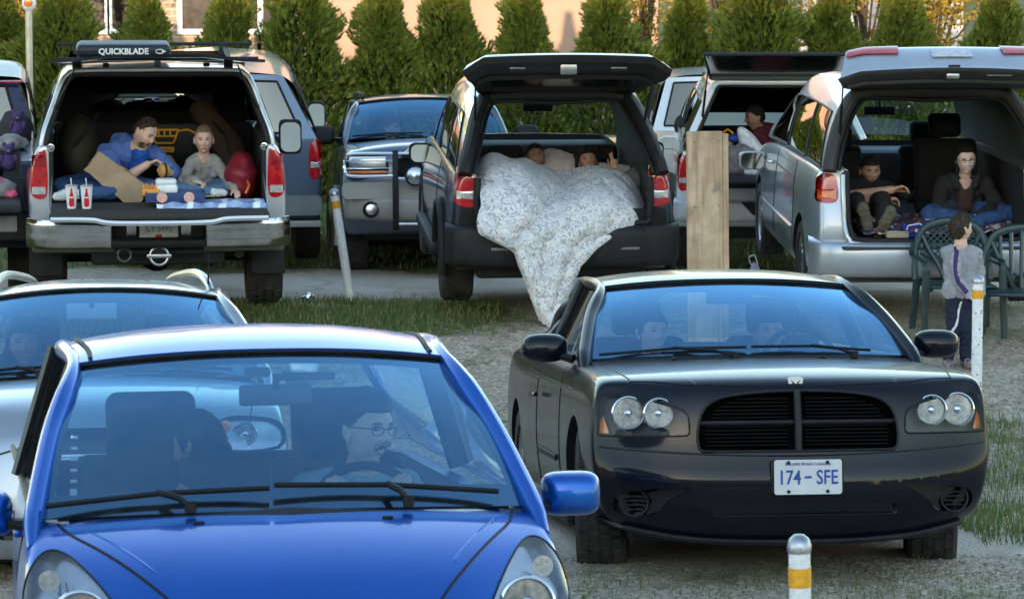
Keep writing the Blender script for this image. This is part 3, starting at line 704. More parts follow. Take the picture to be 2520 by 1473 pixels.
def seat(root, x, y, z, w=.5, h=.62, hr=True, mt=None, lean=12, name='seat', hw2=.27, hh=.2, facing=1):
    s = MB(); mt = mt or M_int
    s.box((x, y+.12*facing, z+h/2), (w, .14, h), .055, (-lean*facing, 0, 0), seg=3); s.box((x, y-.2*facing, z+.05), (w, .5, .14), .05, seg=3)
    o = s.build(name, mt, root)
    if hr: MB().box((x, y+(.12+h*.5*math.sin(R_(lean))+.04)*facing, z+h+.10), (hw2, .1, hh), .045, (-lean*facing, 0, 0), seg=4).tube([(x-.06, y+.2*facing, z+h-.06), (x-.06, y+.22*facing, z+h+.06)], .007, 6).tube([(x+.06, y+.2*facing, z+h-.06), (x+.06, y+.22*facing, z+h+.06)], .007, 6).build('headrest', mt, o)
    return o
def bumper_skin(root, name, mt, prof, hw, cv=.16, pw=4, rise=.0, x0=None, wrap=.0):
    """bumper bar: side profile (y,z) swept across, curving back at the ends"""
    A = cr([(a, b, 0) for a, b in prof], 4)
    def f(u, t):
        k = t*(len(A)-1); i = min(int(k), len(A)-2); p = A[i].lerp(A[i+1], k-i); uu = math.sin(u*math.pi/2)*.35+u*.65
        return Vector((uu*hw, p.x+cv*abs(u)**pw+.10*max(0, abs(u)-.93)/.07, p.y+rise*u*u))
    return MB().grid(f, 48, len(A)*2, 0, -1, 1, 0, 1).build(name, mt, root, mods=[solid(.012, 1)])
def steering(root, x, y, z, r=.19, tilt=25):
    m = MB(); n = 40; a = R_(tilt); P = [Vector((r*math.cos(2*math.pi*k/n), r*math.sin(2*math.pi*k/n)*math.sin(a), r*math.sin(2*math.pi*k/n)*math.cos(a))) for k in range(n)]
    m.tube(P, .016, 8, closed=True); m.ell((0, -.01, 0), (.07, .035, .06), 12, 8)
    for k in (0, 20, 30): m.tube([(0, 0, 0), P[k]], .014, 6)
    return m.build('steering_wheel', M_trim, root, loc=(x, y, z))
def rv_mirror(root, x, y, z, w=.24, h=.07, mt=None, roofz=None):
    m = MB().box((x, y, z), (w, .025, h), .012, seg=3)
    o = m.build('rear_view_mirror', mt or M_trim, root); MB().tube([(x, y-.01, z+h*.3), (x, y-.03, (roofz or z+.1))], .012, 8).build('mount', M_trim, o)
    return o
def bowl_lamp(parent, c, r, name='lamp_reflector', bezel=None, depth=.5, bm=None):
    o = MB().lathe([(0, r*depth), (r*.3, r*depth*.9), (r*.62, r*depth*.62), (r*.86, r*.2), (r*.97, 0)], c, 'Y', 30).build(name, mat('lamp_bowl', (.30, .31, .33), .3, .9, var=.3, scale=40), parent)
    MB().lathe([(r*.94, .002), (r, -.008), (r*1.09, -.004), (r*1.1, .012)], (c[0], c[1]-.010, c[2]), 'Y', 30, cap=False).build('lamp_ring', bm or M_chrome, o)
    MB().ell((c[0], c[1]+r*depth*.35, c[2]), (r*.36, r*.3, r*.36), 16, 10).build('bulb', M_refl, o); return o
def underbody(root, hw, y0, y1, z=.24, t=.12):
    MB().box((0, (y0+y1)/2, z), (hw*1.7, y1-y0, t), .03).build('underbody', M_trim, root)
# ================================================================ blue hatchback (nearest)
M_blue = paint('blue_paint', (.0, .10, .47), .72, .36, .006, coat=.7)
rb = car_root('blue_hatchback', -.575, 9.75, .17, 9.7, 5.5, 'bright blue hatchback nearest the camera, cut by the lower left corner', 'car')
sp = dict(X=[0, .3, .58, .82, .95, 1], Y=[0, .10, .30, .55, .84, 1.05, 1.7, 2.6, 3.3, 3.75, 3.85],
  hw=[.85, .875, .883, .883, .88, .87, .845, .845, .84, .80, .76],
  Zf=[0, .16, .42, .62, .82, .95, 1], sx=[.90, .97, 1.0, 1.0, .985, .955, .93],
  zb=[.2]*11, te=[.62, .72, .83, .90, .955, .965, .985, 1.0, 1.02, 1.02, .98], tc=[.66, .79, .89, .965, 1.005, .99, .99, 1.0, 1.02, 1.02, .99],
  nz=[.06, .01, 0, .01, .03, .05, .06], nc=.27, ncp=3.2, fj=[1, .9, .6, .25, .06], cp=2.2)
o = shell(sp)
cuts = [(MB().box((0, 2.15, 1.1), (1.42, 2.35, 1.5), .03), M_int)]
for s in (-1, 1):
    cuts += [(arch_cut(s*.78, .80, .335, .30), M_black), (arch_cut(s*.78, 3.25, .335, .30), M_black)]
hl = [(.51, .60), (.62, .60), (.77, .62), (.85, .70), (.845, .80), (.80, .872), (.74, .885), (.67, .84), (.585, .74)]
bvb = bvh_of(o)
for s in (-1, 1): cuts.append((proj_cut(bvb, rpoly([(s*a, b) for a, b in hl], 4), .055), mat('lamp_housing_pale', (.50, .54, .60), .25, .85)))
cuts.append((proj_cut(bvb, rrect(0, .36, .95, .16, .06), .06), M_black)); cuts.append((proj_cut(bvb, rrect(0, .58, .7, .07, .03), .05), M_black))
finish_body(o, 'body', M_blue, rb, cuts)
g = Green((.808, .84, .965), (.645, 1.60, 1.425), (.58, 3.35, 1.42), (.71, 3.78, 1.03), .15, .09, .040, .062, .03, .02, mid=(.665, 2.3, 1.478))
g.build(rb, M_blue, pr=.035, frit=(.035, .035, .12), doorbelt=lambda y: interp(y, [.8, 3.8], [.975, 1.05]), bpil=.42)
# hood shut lines, roof ditch mouldings
for s in (-1, 1):
    seam(MB(), on_top(bvb, [(s*.735, .80), (s*.70, .66), (s*.62, .50), (s*.50, .30), (s*.40, .16)], .0), .0055).build('hood_seam', M_black, rb)
    sc_ = MB(); sc_.tube(on_top(bvb, [(s*.66, .70), (s*.56, .50), (s*.45, .30)], -.004), [.0]+[.010]*15+[.0], 6, flat=.5); sc_.build('hood_crease', M_blue, rb)
    dm = [g.rail((16+16*t/12)/(len(g.P)-1)) for t in range(13)]
    MB().tube([Vector((s*(p.x-.055), p.y, p.z+.030+.004)) for p in dm], .0085, 6, flat=.6).build('roof_moulding', M_trim, rb)
    # headlight: bowl, ribs, clear cover
    L = empty('headlight'); L.parent = rb
    pc = rpoly([(s*a, b) for a, b in hl], 6)
    face_patch(MB(), bvb, pc, .004, miss=.3).build('lens', M_lens, L)
    yc = fy(bvb, s*.68, .70)
    bowl_lamp(L, (s*.69, yc+.005, .70), .082, 'lamp_reflector', depth=.35)
    rb_ = MB()
    for k in range(8):
        x = s*(.60+k*.021); z1 = interp(abs(x), [.52, .66, .76, .82], [.66, .81, .845, .78]); rb_.tube([(x, fy(bvb, x, .63)+.045, .63), (x, fy(bvb, x, z1)+.045, z1-.04)], .004, 5)
    rb_.build('lamp_ribs', M_refl, L)
    MB().lathe([(0, .01), (.03, .005), (.034, -.002)], (s*.775, fy(bvb, s*.775, .80)+.03, .80), 'Y', 18).build('indicator', M_clr, L)
    MB().tube([Vector((p[0], fy(bvb, p[0], p[1], miss=.3)-.003, p[1])) for p in pc], .004, 5, closed=True).build('lamp_seal', M_black, L)
for s in (-1, 1): MB().box((s*.30, .60, tz_(bvb, s*.30, .60)+.003), (.035, .02, .010), .004).build('washer_jet', M_black, rb)
MB().prism(rrect(0, .40, .30, .15, .012), -.035, -.02).build('plate', M_white, rb)
# cowl: black plastic under the glass, wipers
MB().grid(lambda u, v: Vector((u*.735, .66+.16*v+.10*abs(u)**2.2-.055*(1-abs(u)), lerp(tz_(bvb, u*.7, .64+.10*abs(u)**2.2)-.012, 1.015-.035*abs(u)**2, v))), 20, 4, u0=-1, u1=1).build('cowl', M_trim, rb, mods=[solid(.01)])
wiper(rb, g.ws(-.96, .035)+Vector((0, -.03, .022)), g.ws(-.08, .085)+Vector((0, -.035, .02)), (-.32, .69, 1.0), r=.010)
wiper(rb, g.ws(-.06, .10)+Vector((0, -.035, .02)), g.ws(.86, .045)+Vector((0, -.03, .022)), (.38, .69, 1.0), r=.010)
mirror_pod(rb, (.985, 1.10, .985), (.20, .17, .15), M_blue, 1, stalk=(.80, 1.02, .93))
mirror_pod(rb, (-.97, 1.10, .97), (.20, .17, .15), M_blue, -1, stalk=(-.80, 1.02, .93))
# window surround of the flank facing left, door lines
for s in (-1, 1):
    seam(MB(), on_side(bvb, [(1.15, .95), (1.12, .6), (1.2, .3)], s), .004).build('door_seam', M_black, rb)
    MB().tube([(s*.80, .98, .98), (s*.735, 1.42, 1.24)], .02, 6).build('quarter_pillar', M_gloss, rb)
    MB().box((s*.845, 1.75, .86), (.03, .2, .03), .012).build('door_handle', M_blue, rb)
for s in (-1, 1): wheel(rb, s*.74, .80, .295, .18); wheel(rb, s*.74, 3.25, .295, .18)
underbody(rb, .8, .3, 3.6)
# cabin
db = MB(); db.grid(lambda u, v: Vector((u*.70, .80+.42*v, .975-.02*v+.012*math.cos(u*3)-(.0 if v < .8 else .05*(v-.8)*5))), 20, 8, u0=-1, u1=1)
db.box((0, 1.22, .80), (1.36, .1, .28), .03); db.box((0, 1.26, .70), (.34, .16, .40), .05)
db.ell((.32, 1.13, .955), (.21, .12, .075), 20, 12)
db.build('dashboard', mat('dash_plastic', (.035, .037, .04), .7, bump=.2, bscale=200), rb)
steering(rb, .335, 1.40, .905, .19, 28)
M_bseat = mat('seat_charcoal', (.022, .024, .028), .85, bump=.3, bscale=180)
for x in (-.34, .34): seat(rb, x, 2.16, .60, .50, .48, True, M_bseat, 10, hw2=.33, hh=.27)
seat(rb, 0, 2.98, .60, 1.2, .45, False, M_bseat, 14, 'rear_seat')
rv_mirror(rb, .030, 1.44, 1.325, .25, .072, mat('mirror_back', (.10, .105, .11), .5), 1.395)
sv = MB(); sv.tube([(.07, 1.56, 1.385), (.25, 1.60, 1.38)], .014, 10); sv.box((-.02, 1.55, 1.40), (.09, .03, .035), .012); sv.build('cabin_lamp', M_liner, rb)
st = MB()
for k in range(6): st.box((-.675+.002*k, 1.05+.012*k*1.6, 1.035+.035*k), (.022, .004, .012 if k else .03), .0, (-50, 0, 0))
st.build('window_decal', M_white, rb)
# ================================================================ black sedan
M_blk = paint('black_paint', (.003, .0045, .010), .0, .30, .006, coat=.5, spec=.08)
M_blk2 = mat('dusty_black_bumper', (.010, .011, .015), .45, var=.25, scale=5, spec=.3, c2=(.016, .016, .019))
rc = car_root('black_sedan', 1.32, 15.0, 0, 5.2, 6, 'black four door sedan facing the viewer with a white plate on its front bumper', 'car')
sp = dict(X=[0, .3, .52, .70, .88, 1], Y=[0, .06, .16, .45, 1.0, 1.45, 2.2, 3.2, 4.2, 4.9, 5.0],
  hw=[.90, .925, .935, .94, .94, .94, .94, .94, .94, .92, .88],
  Zf=[0, .10, .40, .58, .80, .93, 1], sx=[.92, .965, 1.0, 1.0, .992, .972, .945],
  zb=[.17, .17]+[.19]*9, te=[.865, .90, .922, .945, .962, .968, .99, 1.01, 1.03, 1.02, .97], tc=[.885, .918, .94, .98, 1.005, 1.0, .99, 1.0, 1.04, 1.05, 1.0],
  nz=[.10, .03, -.005, .03, .035, .05, .07], nc=.17, ncp=4.2, zbr=.10, fj=[1, .8, .45, .12], cp=2.0,
  crease=[(lambda a, b, I, J, K: a[1] == b[1] == 0 and a[2] == b[2] == 2, .3)])
o = shell(sp); bvc = bvh_of(o)
lampR = [(.50, .70), (.505, .675), (.54, .668), (.72, .668), (.87, .668), (.90, .672), (.902, .70), (.895, .79), (.88, .835), (.85, .852), (.72, .838), (.60, .812), (.53, .785), (.505, .755)]
lampR = rpoly(lampR, 3)
gp = rpoly([(-.445, .602), (-.462, .625), (-.462, .70), (-.435, .785), (-.36, .838), (-.2, .862), (0, .868), (.2, .862), (.36, .838), (.435, .785), (.462, .70), (.462, .625), (.445, .602), (.40, .597), (0, .595), (-.40, .597)], 3)
cuts = [(MB().box((0, 3.05, 1.15), (1.60, 3.0, 1.4), .03), M_int), (proj_cut(bvc, gp, .085), mat('cavity_black', (.003, .003, .003), .9, spec=.05)),
        (proj_cut(bvc, rrect(.03, .325, .86, .05, .02), .07), M_gloss)]
for s in (-1, 1):
    cuts += [(arch_cut(s*.83, .93, .40, .34), M_black), (arch_cut(s*.83, 3.98, .40, .34), M_black),
             (proj_cut(bvc, [(s*a, b) for a, b in lampR], .05), M_lampdark), (proj_cut(bvc, rpoly([(s*.50, .43), (s*.60, .435), (s*.80, .41), (s*.84, .35), (s*.80, .31), (s*.66, .31), (s*.60, .37)], 4), .04), M_gloss)]
finish_body(o, 'body', M_blk, rc, cuts)
# grille: frame, bars, cross pillars
G = MB(); yb = lambda x, z: fy(bvc, x, z, miss=.1)
for z, ht in ((.725, .012),):
    G.tube([(x, yb(x, z)+.02, z) for x in np.linspace(-.45, .45, 16)], ht, 8)
G.tube([(0, yb(0, .60)+.008, .59), (0, yb(0, .72)+.0, .72), (0, yb(0, .86)+.004, .87)], .018, 10, flat=1)
Gf = G.build('grille', M_blk2, rc)
sl_ = MB()
for k in range(6):
    for z in (.622+.017*k, .748+.017*k):
        hx = interp(z, [.60, .70, .79, .85], [.43, .435, .385, .26]); sl_.box((-hx/2-.015, yb(hx/2, z)+.045, z), (hx-.05, .03, .0055), .002); sl_.box((hx/2+.015, yb(hx/2, z)+.045, z), (hx-.05, .03, .0055), .002)
sl_.build('slats', mat('slat_black', (.006, .006, .007), .6, spec=.12), Gf)
MB().tube([Vector((x, yb(x, z)-.003, z)) for x, z in gp], .0065, 8, closed=True).build('grille_surround', M_blk2, rc)
# bumper: darker lower skin laid on the body below the crease, lip crease
lipz = lambda x: .575+.045*abs(x/.9)**2
MB().tube([Vector((x, fy(bvc, x, lipz(x), miss=.3)+.002, lipz(x))) for x in np.linspace(-.9, .9, 40)], .0065, 6).build('bumper_crease', M_gloss, rc)
bl = []
for a, b in ((-.89, .28), (-.5, .205), (0, .185), (.5, .205), (.89, .28)): bl.append((a, b))
MB().tube([Vector((p.x, p.y-.01, p.z-.01)) for p in on_front(bvc, bl, 0, 8)], .022, 8, flat=.7).build('chin_spoiler', M_blk2, rc)
for s in (-1, 1):
    fv = MB()
    cx, cz = s*.745, .362; yv = fy(bvc, cx, cz)+.028
    fv.lathe([(.056, -.006), (.064, -.012), (.068, 0), (.068, .02)], (cx, yv, cz), 'Y', 26, cap=False)
    for k in range(4): fv.box((cx, yv+.008, cz-.030+.020*k), (.10 if 0 < k < 3 else .08, .012, .006), .002)
    fv.build('fog_vent', M_trim, rc)
    L = empty('headlight'); L.parent = rc; pc = [(s*a, b) for a, b in lampR]
    face_patch(MB(), bvc, pc, .003).build('lens', M_lens, L)
    for cx, r in ((.635, .066), (.768, .073)):
        yv = fy(bvc, s*cx, .772)+.018; bowl_lamp(L, (s*cx, yv, .772), r, depth=.45)
    face_patch(MB(), bvc, [(s*.852, .68), (s*.892, .68), (s*.888, .74), (s*.875, .76)], -.03, n=4).build('indicator', M_amb, L)
    MB().tube([Vector((p[0], fy(bvc, p[0], p[1], miss=.3)-.0, p[1])) for p in pc], .005, 5, closed=True).build('lamp_seal', M_black, L)
    # hood shut line from cowl to the nose, and the raised hood edges
    seam(MB(), on_top(bvc, [(s*.80, 1.42), (s*.79, 1.0), (s*.775, .5), (s*.755, .28), (s*.75, .21)], .0), .004).build('hood_seam', M_black, rc)
    seam(MB(), on_side(bvc, [(1.62, .96), (1.60, .6), (1.66, .3)], s), .004).build('door_seam', M_black, rc)
    seam(MB(), on_side(bvc, [(2.75, .98), (2.75, .6), (2.75, .3)], s), .004).build('door_seam', M_black, rc)
    MB().tube(on_side(bvc, [(1.75, .50), (2.2, .505), (2.62, .51)], s, .004), .018, 6, flat=.5, up=(1, 0, 0)).build('side_moulding', M_black, rc)
    MB().tube(on_side(bvc, [(1.1, .86), (2.2, .88), (3.4, .91)], s, .0), [.003]+[.010]*15+[.004], 6).build('shoulder_line', M_blk, rc)
    MB().tube([(s*.965, 2.50, .80), (s*.985, 2.58, .80), (s*.965, 2.68, .80)], .014, 6).build('door_handle', M_blk, rc)
    MB().box((s*.90, 2.45, .24), (.07, 2.2, .12), .03).build('sill', M_blk2, rc)
hcr = [(-.75, .20), (-.66, .17), (-.50, .105), (-.25, .075), (0, .065), (.25, .075), (.50, .105), (.66, .17), (.75, .20)]
seam(MB(), on_top(bvc, [(a, b+.015) for a, b in hcr], .0, 5), .0032).build('hood_lip', M_black, rc)
for s in (-1, 1):
    MB().tube(on_top(bvc, [(s*.58, 1.25), (s*.55, .7), (s*.50, .25), (s*.46, .12)], -.013), .018, 8, flat=.8).build('hood_ridge', M_blk, rc)
    MB().box((s*.37-.04, 1.18, tz_(bvc, s*.3, 1.18)+.004), (.03, .03, .012), .004).build('washer_jet', M_black, rc)
# emblem: silver shield with ram-like chevron, plain
E = MB(); zc = .903; ye = fy(bvc, 0, zc)-.004
E.prism([(-.036, .022), (-.02, .03), (.02, .03), (.036, .022), (.032, -.004), (.012, -.026), (0, -.03), (-.012, -.026), (-.032, -.004)], 0, .008)
E = E.build('emblem', mat('emblem_pale', (.55, .58, .62), .35, .6), rc, loc=(0, ye, zc))
MB().prism([(-.022, .014), (-.006, .002), (0, -.012), (.006, .002), (.022, .014), (.012, -.004), (0, -.022), (-.012, -.004)], -.003, .001).build('emblem_mark', M_gloss, E)
# plate
PL = MB().prism(rrect(0, 0, .312, .158, .012), -.004, 0).build('plate', mat('plate_white', (.62, .64, .66), .45, var=.06), rc, loc=(.032, -.026, .478))
M_pblue = mat('plate_blue', (.02, .06, .33), .5)
text('174', .092, M_pblue, PL, TM(-.086, -.005, -.004, 0, .78), bold=.001); text('SFE', .092, M_pblue, PL, TM(.088, -.005, -.004, 0, .78), bold=.001)
text('Beautiful British Columbia', .02, M_pblue, PL, TM(0, -.005, .060, 0, 1), 'small_lettering')
pm = MB(); pm.prism([(-.018, -.006), (.018, -.006), (.014, .006), (-.014, .004)], -.006, -.004); pm.build('plate_crest', M_pblue, PL, loc=(0, 0, 0))
bs = MB()
for x in (-.09, .09):
    for z in (-.066, .066): bs.lathe([(0, -.009), (.008, -.008), (.009, -.003)], (x, 0, z), 'Y', 10)
bs.build('bolts', M_trim, PL)
MB().box((.032, .045, .478), (.34, .10, .15), .01).build('plate_bracket', M_blk2, rc)
g = Green((.825, 1.42, 1.0), (.65, 2.20, 1.345), (.60, 3.55, 1.32), (.70, 4.25, 1.05), .20, .10, .035, .050, .03, .02, mid=(.665, 2.9, 1.385))
g.build(rc, M_blk, pr=.038, frit=(.03, .035, .03), doorbelt=lambda y: interp(y, [1.4, 4.2], [1.0, 1.06]), bpil=.40)
MB().grid(lambda u, v: Vector((u*.80, 1.12+.20*v+.13*abs(u)**2.2+.02, lerp(tz_(bvc, u*.78, 1.15+.13*abs(u)**2.2)-.004, 1.02-.022*abs(u)**2, v))), 20, 3, u0=-1, u1=1).build('cowl', M_trim, rc, mods=[solid(.01)])
wiper(rc, g.ws(-.92, .015)+Vector((0, -.02, .012)), g.ws(-.05, .05)+Vector((0, -.02, .012)), (-.1, 1.2, 1.01), r=.008)
wiper(rc, g.ws(-.02, .05)+Vector((0, -.02, .014)), g.ws(.72, .02)+Vector((0, -.02, .012)), (.5, 1.24, 1.01), r=.008)
for s in (-1, 1): mirror_pod(rc, (s*1.0, 1.66, 1.055), (.235, .17, .145), M_blk, 1, stalk=(s*.86, 1.60, 1.0), round_=.72)
for s in (-1, 1): wheel(rc, s*.80, .93, .36, .235, spokes=5, steer=-9).location.z = .325; wheel(rc, s*.805, 3.98, .345, .225)
underbody(rc, .86, .4, 4.8, .22); MB().tube([(-.6, 4.0, .3), (.6, 4.0, .3)], .06, 8).build('axle', M_trim, rc)
db = MB(); db.grid(lambda u, v: Vector((u*.76, 1.36+.45*v, 1.0-.03*v+.01*math.cos(u*3)-(.0 if v < .8 else .05*(v-.8)*5))), 20, 8, u0=-1, u1=1)
db.box((0, 1.83, .82), (1.5, .1, .3), .03); db.build('dashboard', MATS['dash_plastic'], rc)
steering(rc, .36, 1.98, .96, .19, 25); rv_mirror(rc, 0, 2.05, 1.30, .24, .065, None, 1.335)
for x in (-.37, .37): seat(rc, x, 2.72, .50, .52, .60, True, M_bseat, 14)
seat(rc, 0, 3.75, .50, 1.35, .52, False, M_bseat, 16, 'rear_seat')
# ================================================================ silver wagon behind the blue car
M_sil = paint('silver_paint', (.36, .40, .46), .75, .30, .05)
rs = car_root('silver_wagon', -1.86, 15.0, -.1, 7, 7.5, 'silver small wagon with roof rails and aerial, directly behind the blue hatchback', 'car')
sp = dict(X=[0, .3, .55, .75, .90, 1], Y=[0, .08, .22, .5, .9, 1.2, 1.9, 2.8, 3.6, 4.2, 4.3],
  hw=[.84, .87, .88, .88, .885, .885, .885, .885, .88, .86, .82],
  Zf=[0, .14, .38, .6, .82, .95, 1], sx=[.9, .96, .995, 1.0, .985, .955, .93],
  zb=[.2]*11, te=[.74, .82, .87, .93, .985, 1.0, 1.02, 1.03, 1.05, 1.05, 1.0], tc=[.80, .88, .94, 1.0, 1.05, 1.04, 1.02, 1.03, 1.05, 1.05, 1.0],
  nz=[.06, .02, 0, .01, .03, .05, .07], nc=.26, ncp=2.8, fj=[1, .85, .5, .15], cp=2.2)
o = shell(sp); bvs = bvh_of(o); hl = rpoly([(.52, .69), (.82, .69), (.835, .80), (.72, .835), (.55, .825)], 4)
cuts = [(MB().box((0, 2.75, 1.15), (1.5, 2.9, 1.4), .03), M_int), (proj_cut(bvs, rrect(0, .74, .72, .12, .05), .06), M_gloss), (proj_cut(bvs, rrect(0, .36, 1.0, .14, .05), .06), M_gloss)]
for s in (-1, 1): cuts += [(arch_cut(s*.8, .88, .36, .32), M_black), (arch_cut(s*.8, 3.48, .36, .32), M_black), (proj_cut(bvs, [(s*a, b) for a, b in hl], .05), M_lampdark)]
finish_body(o, 'body', M_sil, rs, cuts)
g = Green((.80, 1.15, 1.03), (.61, 1.92, 1.435), (.58, 3.7, 1.42), (.74, 4.15, 1.08), .17, .09, .050, .068, .03, .02, mid=(.625, 2.8, 1.485))
g.build(rs, M_sil, pr=.036, frit=(.03, .03, .04), doorbelt=lambda y: interp(y, [1.1, 4.1], [1.03, 1.10]), bpil=.42)
for s in (-1, 1):
    L = empty('headlight'); L.parent = rs; pc = [(s*a, b) for a, b in hl]; face_patch(MB(), bvs, pc, .003).build('lens', M_lens, L)
    face_patch(MB(), bvs, [(s*(.68+(abs(a)-.68)*.93), .76+(b-.76)*.9) for a, b in hl], -.028).build('lamp_reflector', M_refl, L)
    bowl_lamp(L, (s*.66, fy(bvs, s*.66, .76)+.012, .76), .052, depth=.3); MB().lathe([(0, .0), (.028, .004), (.03, .012)], (s*.565, fy(bvs, s*.565, .80)+.004, .795), 'Y', 16).build('indicator', M_amb, L)
    MB().tube([Vector((p[0], fy(bvs, p[0], p[1], miss=.3), p[1])) for p in pc], .0045, 5, closed=True).build('lamp_seal', M_black, L)
    MB().tube(cr([(s*.57, 2.12, 1.48), (s*.55, 2.22, 1.54), (s*.51, 2.5, 1.59), (s*.45, 3.0, 1.605), (s*.38, 3.5, 1.59), (s*.35, 3.7, 1.50)], 6), .019, 8, flat=1.2).build('roof_rail', M_alloy, rs)
    seam(MB(), on_top(bvs, [(s*.74, 1.1), (s*.73, .6), (s*.68, .25)], 0), .004).build('hood_seam', M_black, rs)
    mirror_pod(rs, (s*1.0, 1.45, 1.06), (.20, .15, .15), M_sil, 1, stalk=(s*.83, 1.38, 1.02))
    wheel(rs, s*.77, .88, .315, .2); wheel(rs, s*.77, 3.48, .315, .2)
    MB().tube(on_front(bvs, [(s*.42, .70), (s*.6, .655), (s*.82, .655)], 0, 5), .005, 5).build('bumper_seam', M_black, rs)
MB().tube([(.555, 2.16, 1.49), (.557, 2.12, 1.58), (.560, 2.06, 1.70)], [.007, .004, .003], 6).build('aerial', M_black, rs)
MB().prism(rrect(0, .52, .31, .16, .012), -.03, -.02).build('plate', M_white, rs)
underbody(rs, .82, .3, 4.1)
db = MB(); db.grid(lambda u, v: Vector((u*.74, 1.08+.5*v, 1.03-.02*v-(.0 if v < .8 else .05*(v-.8)*5))), 12, 6, u0=-1, u1=1); db.box((0, 1.6, .86), (1.42, .1, .28), .03)
db.build('dashboard', MATS['dash_plastic'], rs); steering(rs, .36, 1.8, .98, .19, 25)
rv_mirror(rs, -.05, 1.72, 1.375, .255, .085, mat('mirror_back_pale', (.42, .44, .45), .6), 1.42)
for x in (-.36, .36): seat(rs, x, 2.5, .62, .5, .56, True, M_bseat, 12)
wiper(rs, g.ws(-.95, .02)+Vector((0, -.02, .012)), g.ws(-.1, .06)+Vector((0, -.02, .012)), (-.3, 1.0, 1.05)); wiper(rs, g.ws(-.04, .05)+Vector((0, -.02, .012)), g.ws(.8, .03)+Vector((0, -.02, .012)), (.4, 1.02, 1.05))
# ================================================================ dark off-roader with brush guard
M_du = paint('grey_blue_paint', (.09, .12, .18), .45, .36, .10)
M_cladding = paint('silver_bumper', (.36, .35, .32), .1, .55, .12, coat=.15)
rd = car_root('offroad_wagon', -.71, 31.6, -.21, 5, 5, 'dark grey blue off-road wagon with chrome brush guard, facing the viewer by the hedge', 'car')
sp = dict(X=[0, .3, .55, .78, .92, 1], Y=[0, .08, .2, .6, 1.1, 1.6, 2.4, 3.2, 4.2, 4.8, 4.9],
  hw=[.86, .90, .91, .915, .92, .92, .92, .92, .92, .9, .86],
  Zf=[0, .12, .32, .55, .8, .95, 1], sx=[.93, .98, 1.0, 1.0, .985, .95, .92],
  zb=[.46, .42, .40, .40, .40, .40, .4, .4, .4, .45, .5], te=[1.12, 1.17, 1.19, 1.24, 1.29, 1.31, 1.32, 1.33, 1.34, 1.33, 1.28], tc=[1.19, 1.25, 1.28, 1.33, 1.36, 1.35, 1.34, 1.34, 1.35, 1.33, 1.28],
  nz=[.08, .02, 0, .02, .03, .05, .07], nc=.15, ncp=3.2, fj=[1, .7, .3], cp=2.4)
o = shell(sp); bvd = bvh_of(o)
cuts = [(MB().box((0, 3.1, 1.5), (1.56, 3.0, 1.6), .03), M_int), (proj_cut(bvd, rrect(0, 1.04, .82, .18, .05), .07), M_gloss)]
for s in (-1, 1): cuts += [(arch_cut(s*.8, .95, .46, .4, .5), M_black), (arch_cut(s*.8, 3.9, .46, .4, .5), M_black), (proj_cut(bvd, rrect(s*.655, 1.05, .40, .145, .05), .05), M_lampdark)]
finish_body(o, 'body', M_du, rd, cuts)
g = Green((.80, 1.60, 1.36), (.67, 2.22, 1.735), (.64, 4.5, 1.73), (.76, 4.8, 1.38), .16, .09, .05, .075, .03, .02, mid=(.70, 3.3, 1.78))
g.build(rd, M_du, pr=.038, frit=(.03, .03, .03), doorbelt=lambda y: 1.35, bpil=.30)
MB().prism(rrect(0, .82, 1.80, .16, .05), -.05, .2).build('bumper', M_cladding, rd)
bumper_skin(rd, 'bumper_lower', M_cladding, [(.05, .735), (-.06, .73), (-.075, .68), (-.06, .60), (-.02, .545), (.08, .53)], .87, .16, 3, rise=.03)
MB().prism(rrect(0, 1.05, 1.74, .235, .06), lambda p: -.005+.13*abs(p[0]/.87)**4, .16).build('grille_panel', M_trim, rd)
gd = MB()
for s in (-1, 1):
    for (x0, x1, z0, z1) in ((.30, .86, .955, 1.165),):
        gd.tube(cr([(s*.42, -.14, z0), (s*.80, -.12, z0), (s*.87, -.06, z0+.04), (s*.87, -.05, z1-.05), (s*.80, -.10, z1), (s*.42, -.14, z1)], 6), .016, 8)
    for z in (1.03, 1.10): gd.tube([(s*.42, -.13, z), (s*.86, -.07, z)], .006, 6)
gd.tube([(-.4, -.14, 1.165), (.4, -.14, 1.165)], .016, 8); gd.tube([(-.4, -.14, .93), (.4, -.14, .93)], .016, 8); gd.tube([(-.4, -.12, .50), (.4, -.12, .50)], .016, 8)
gd.build('brush_guard', M_chrome, rd)
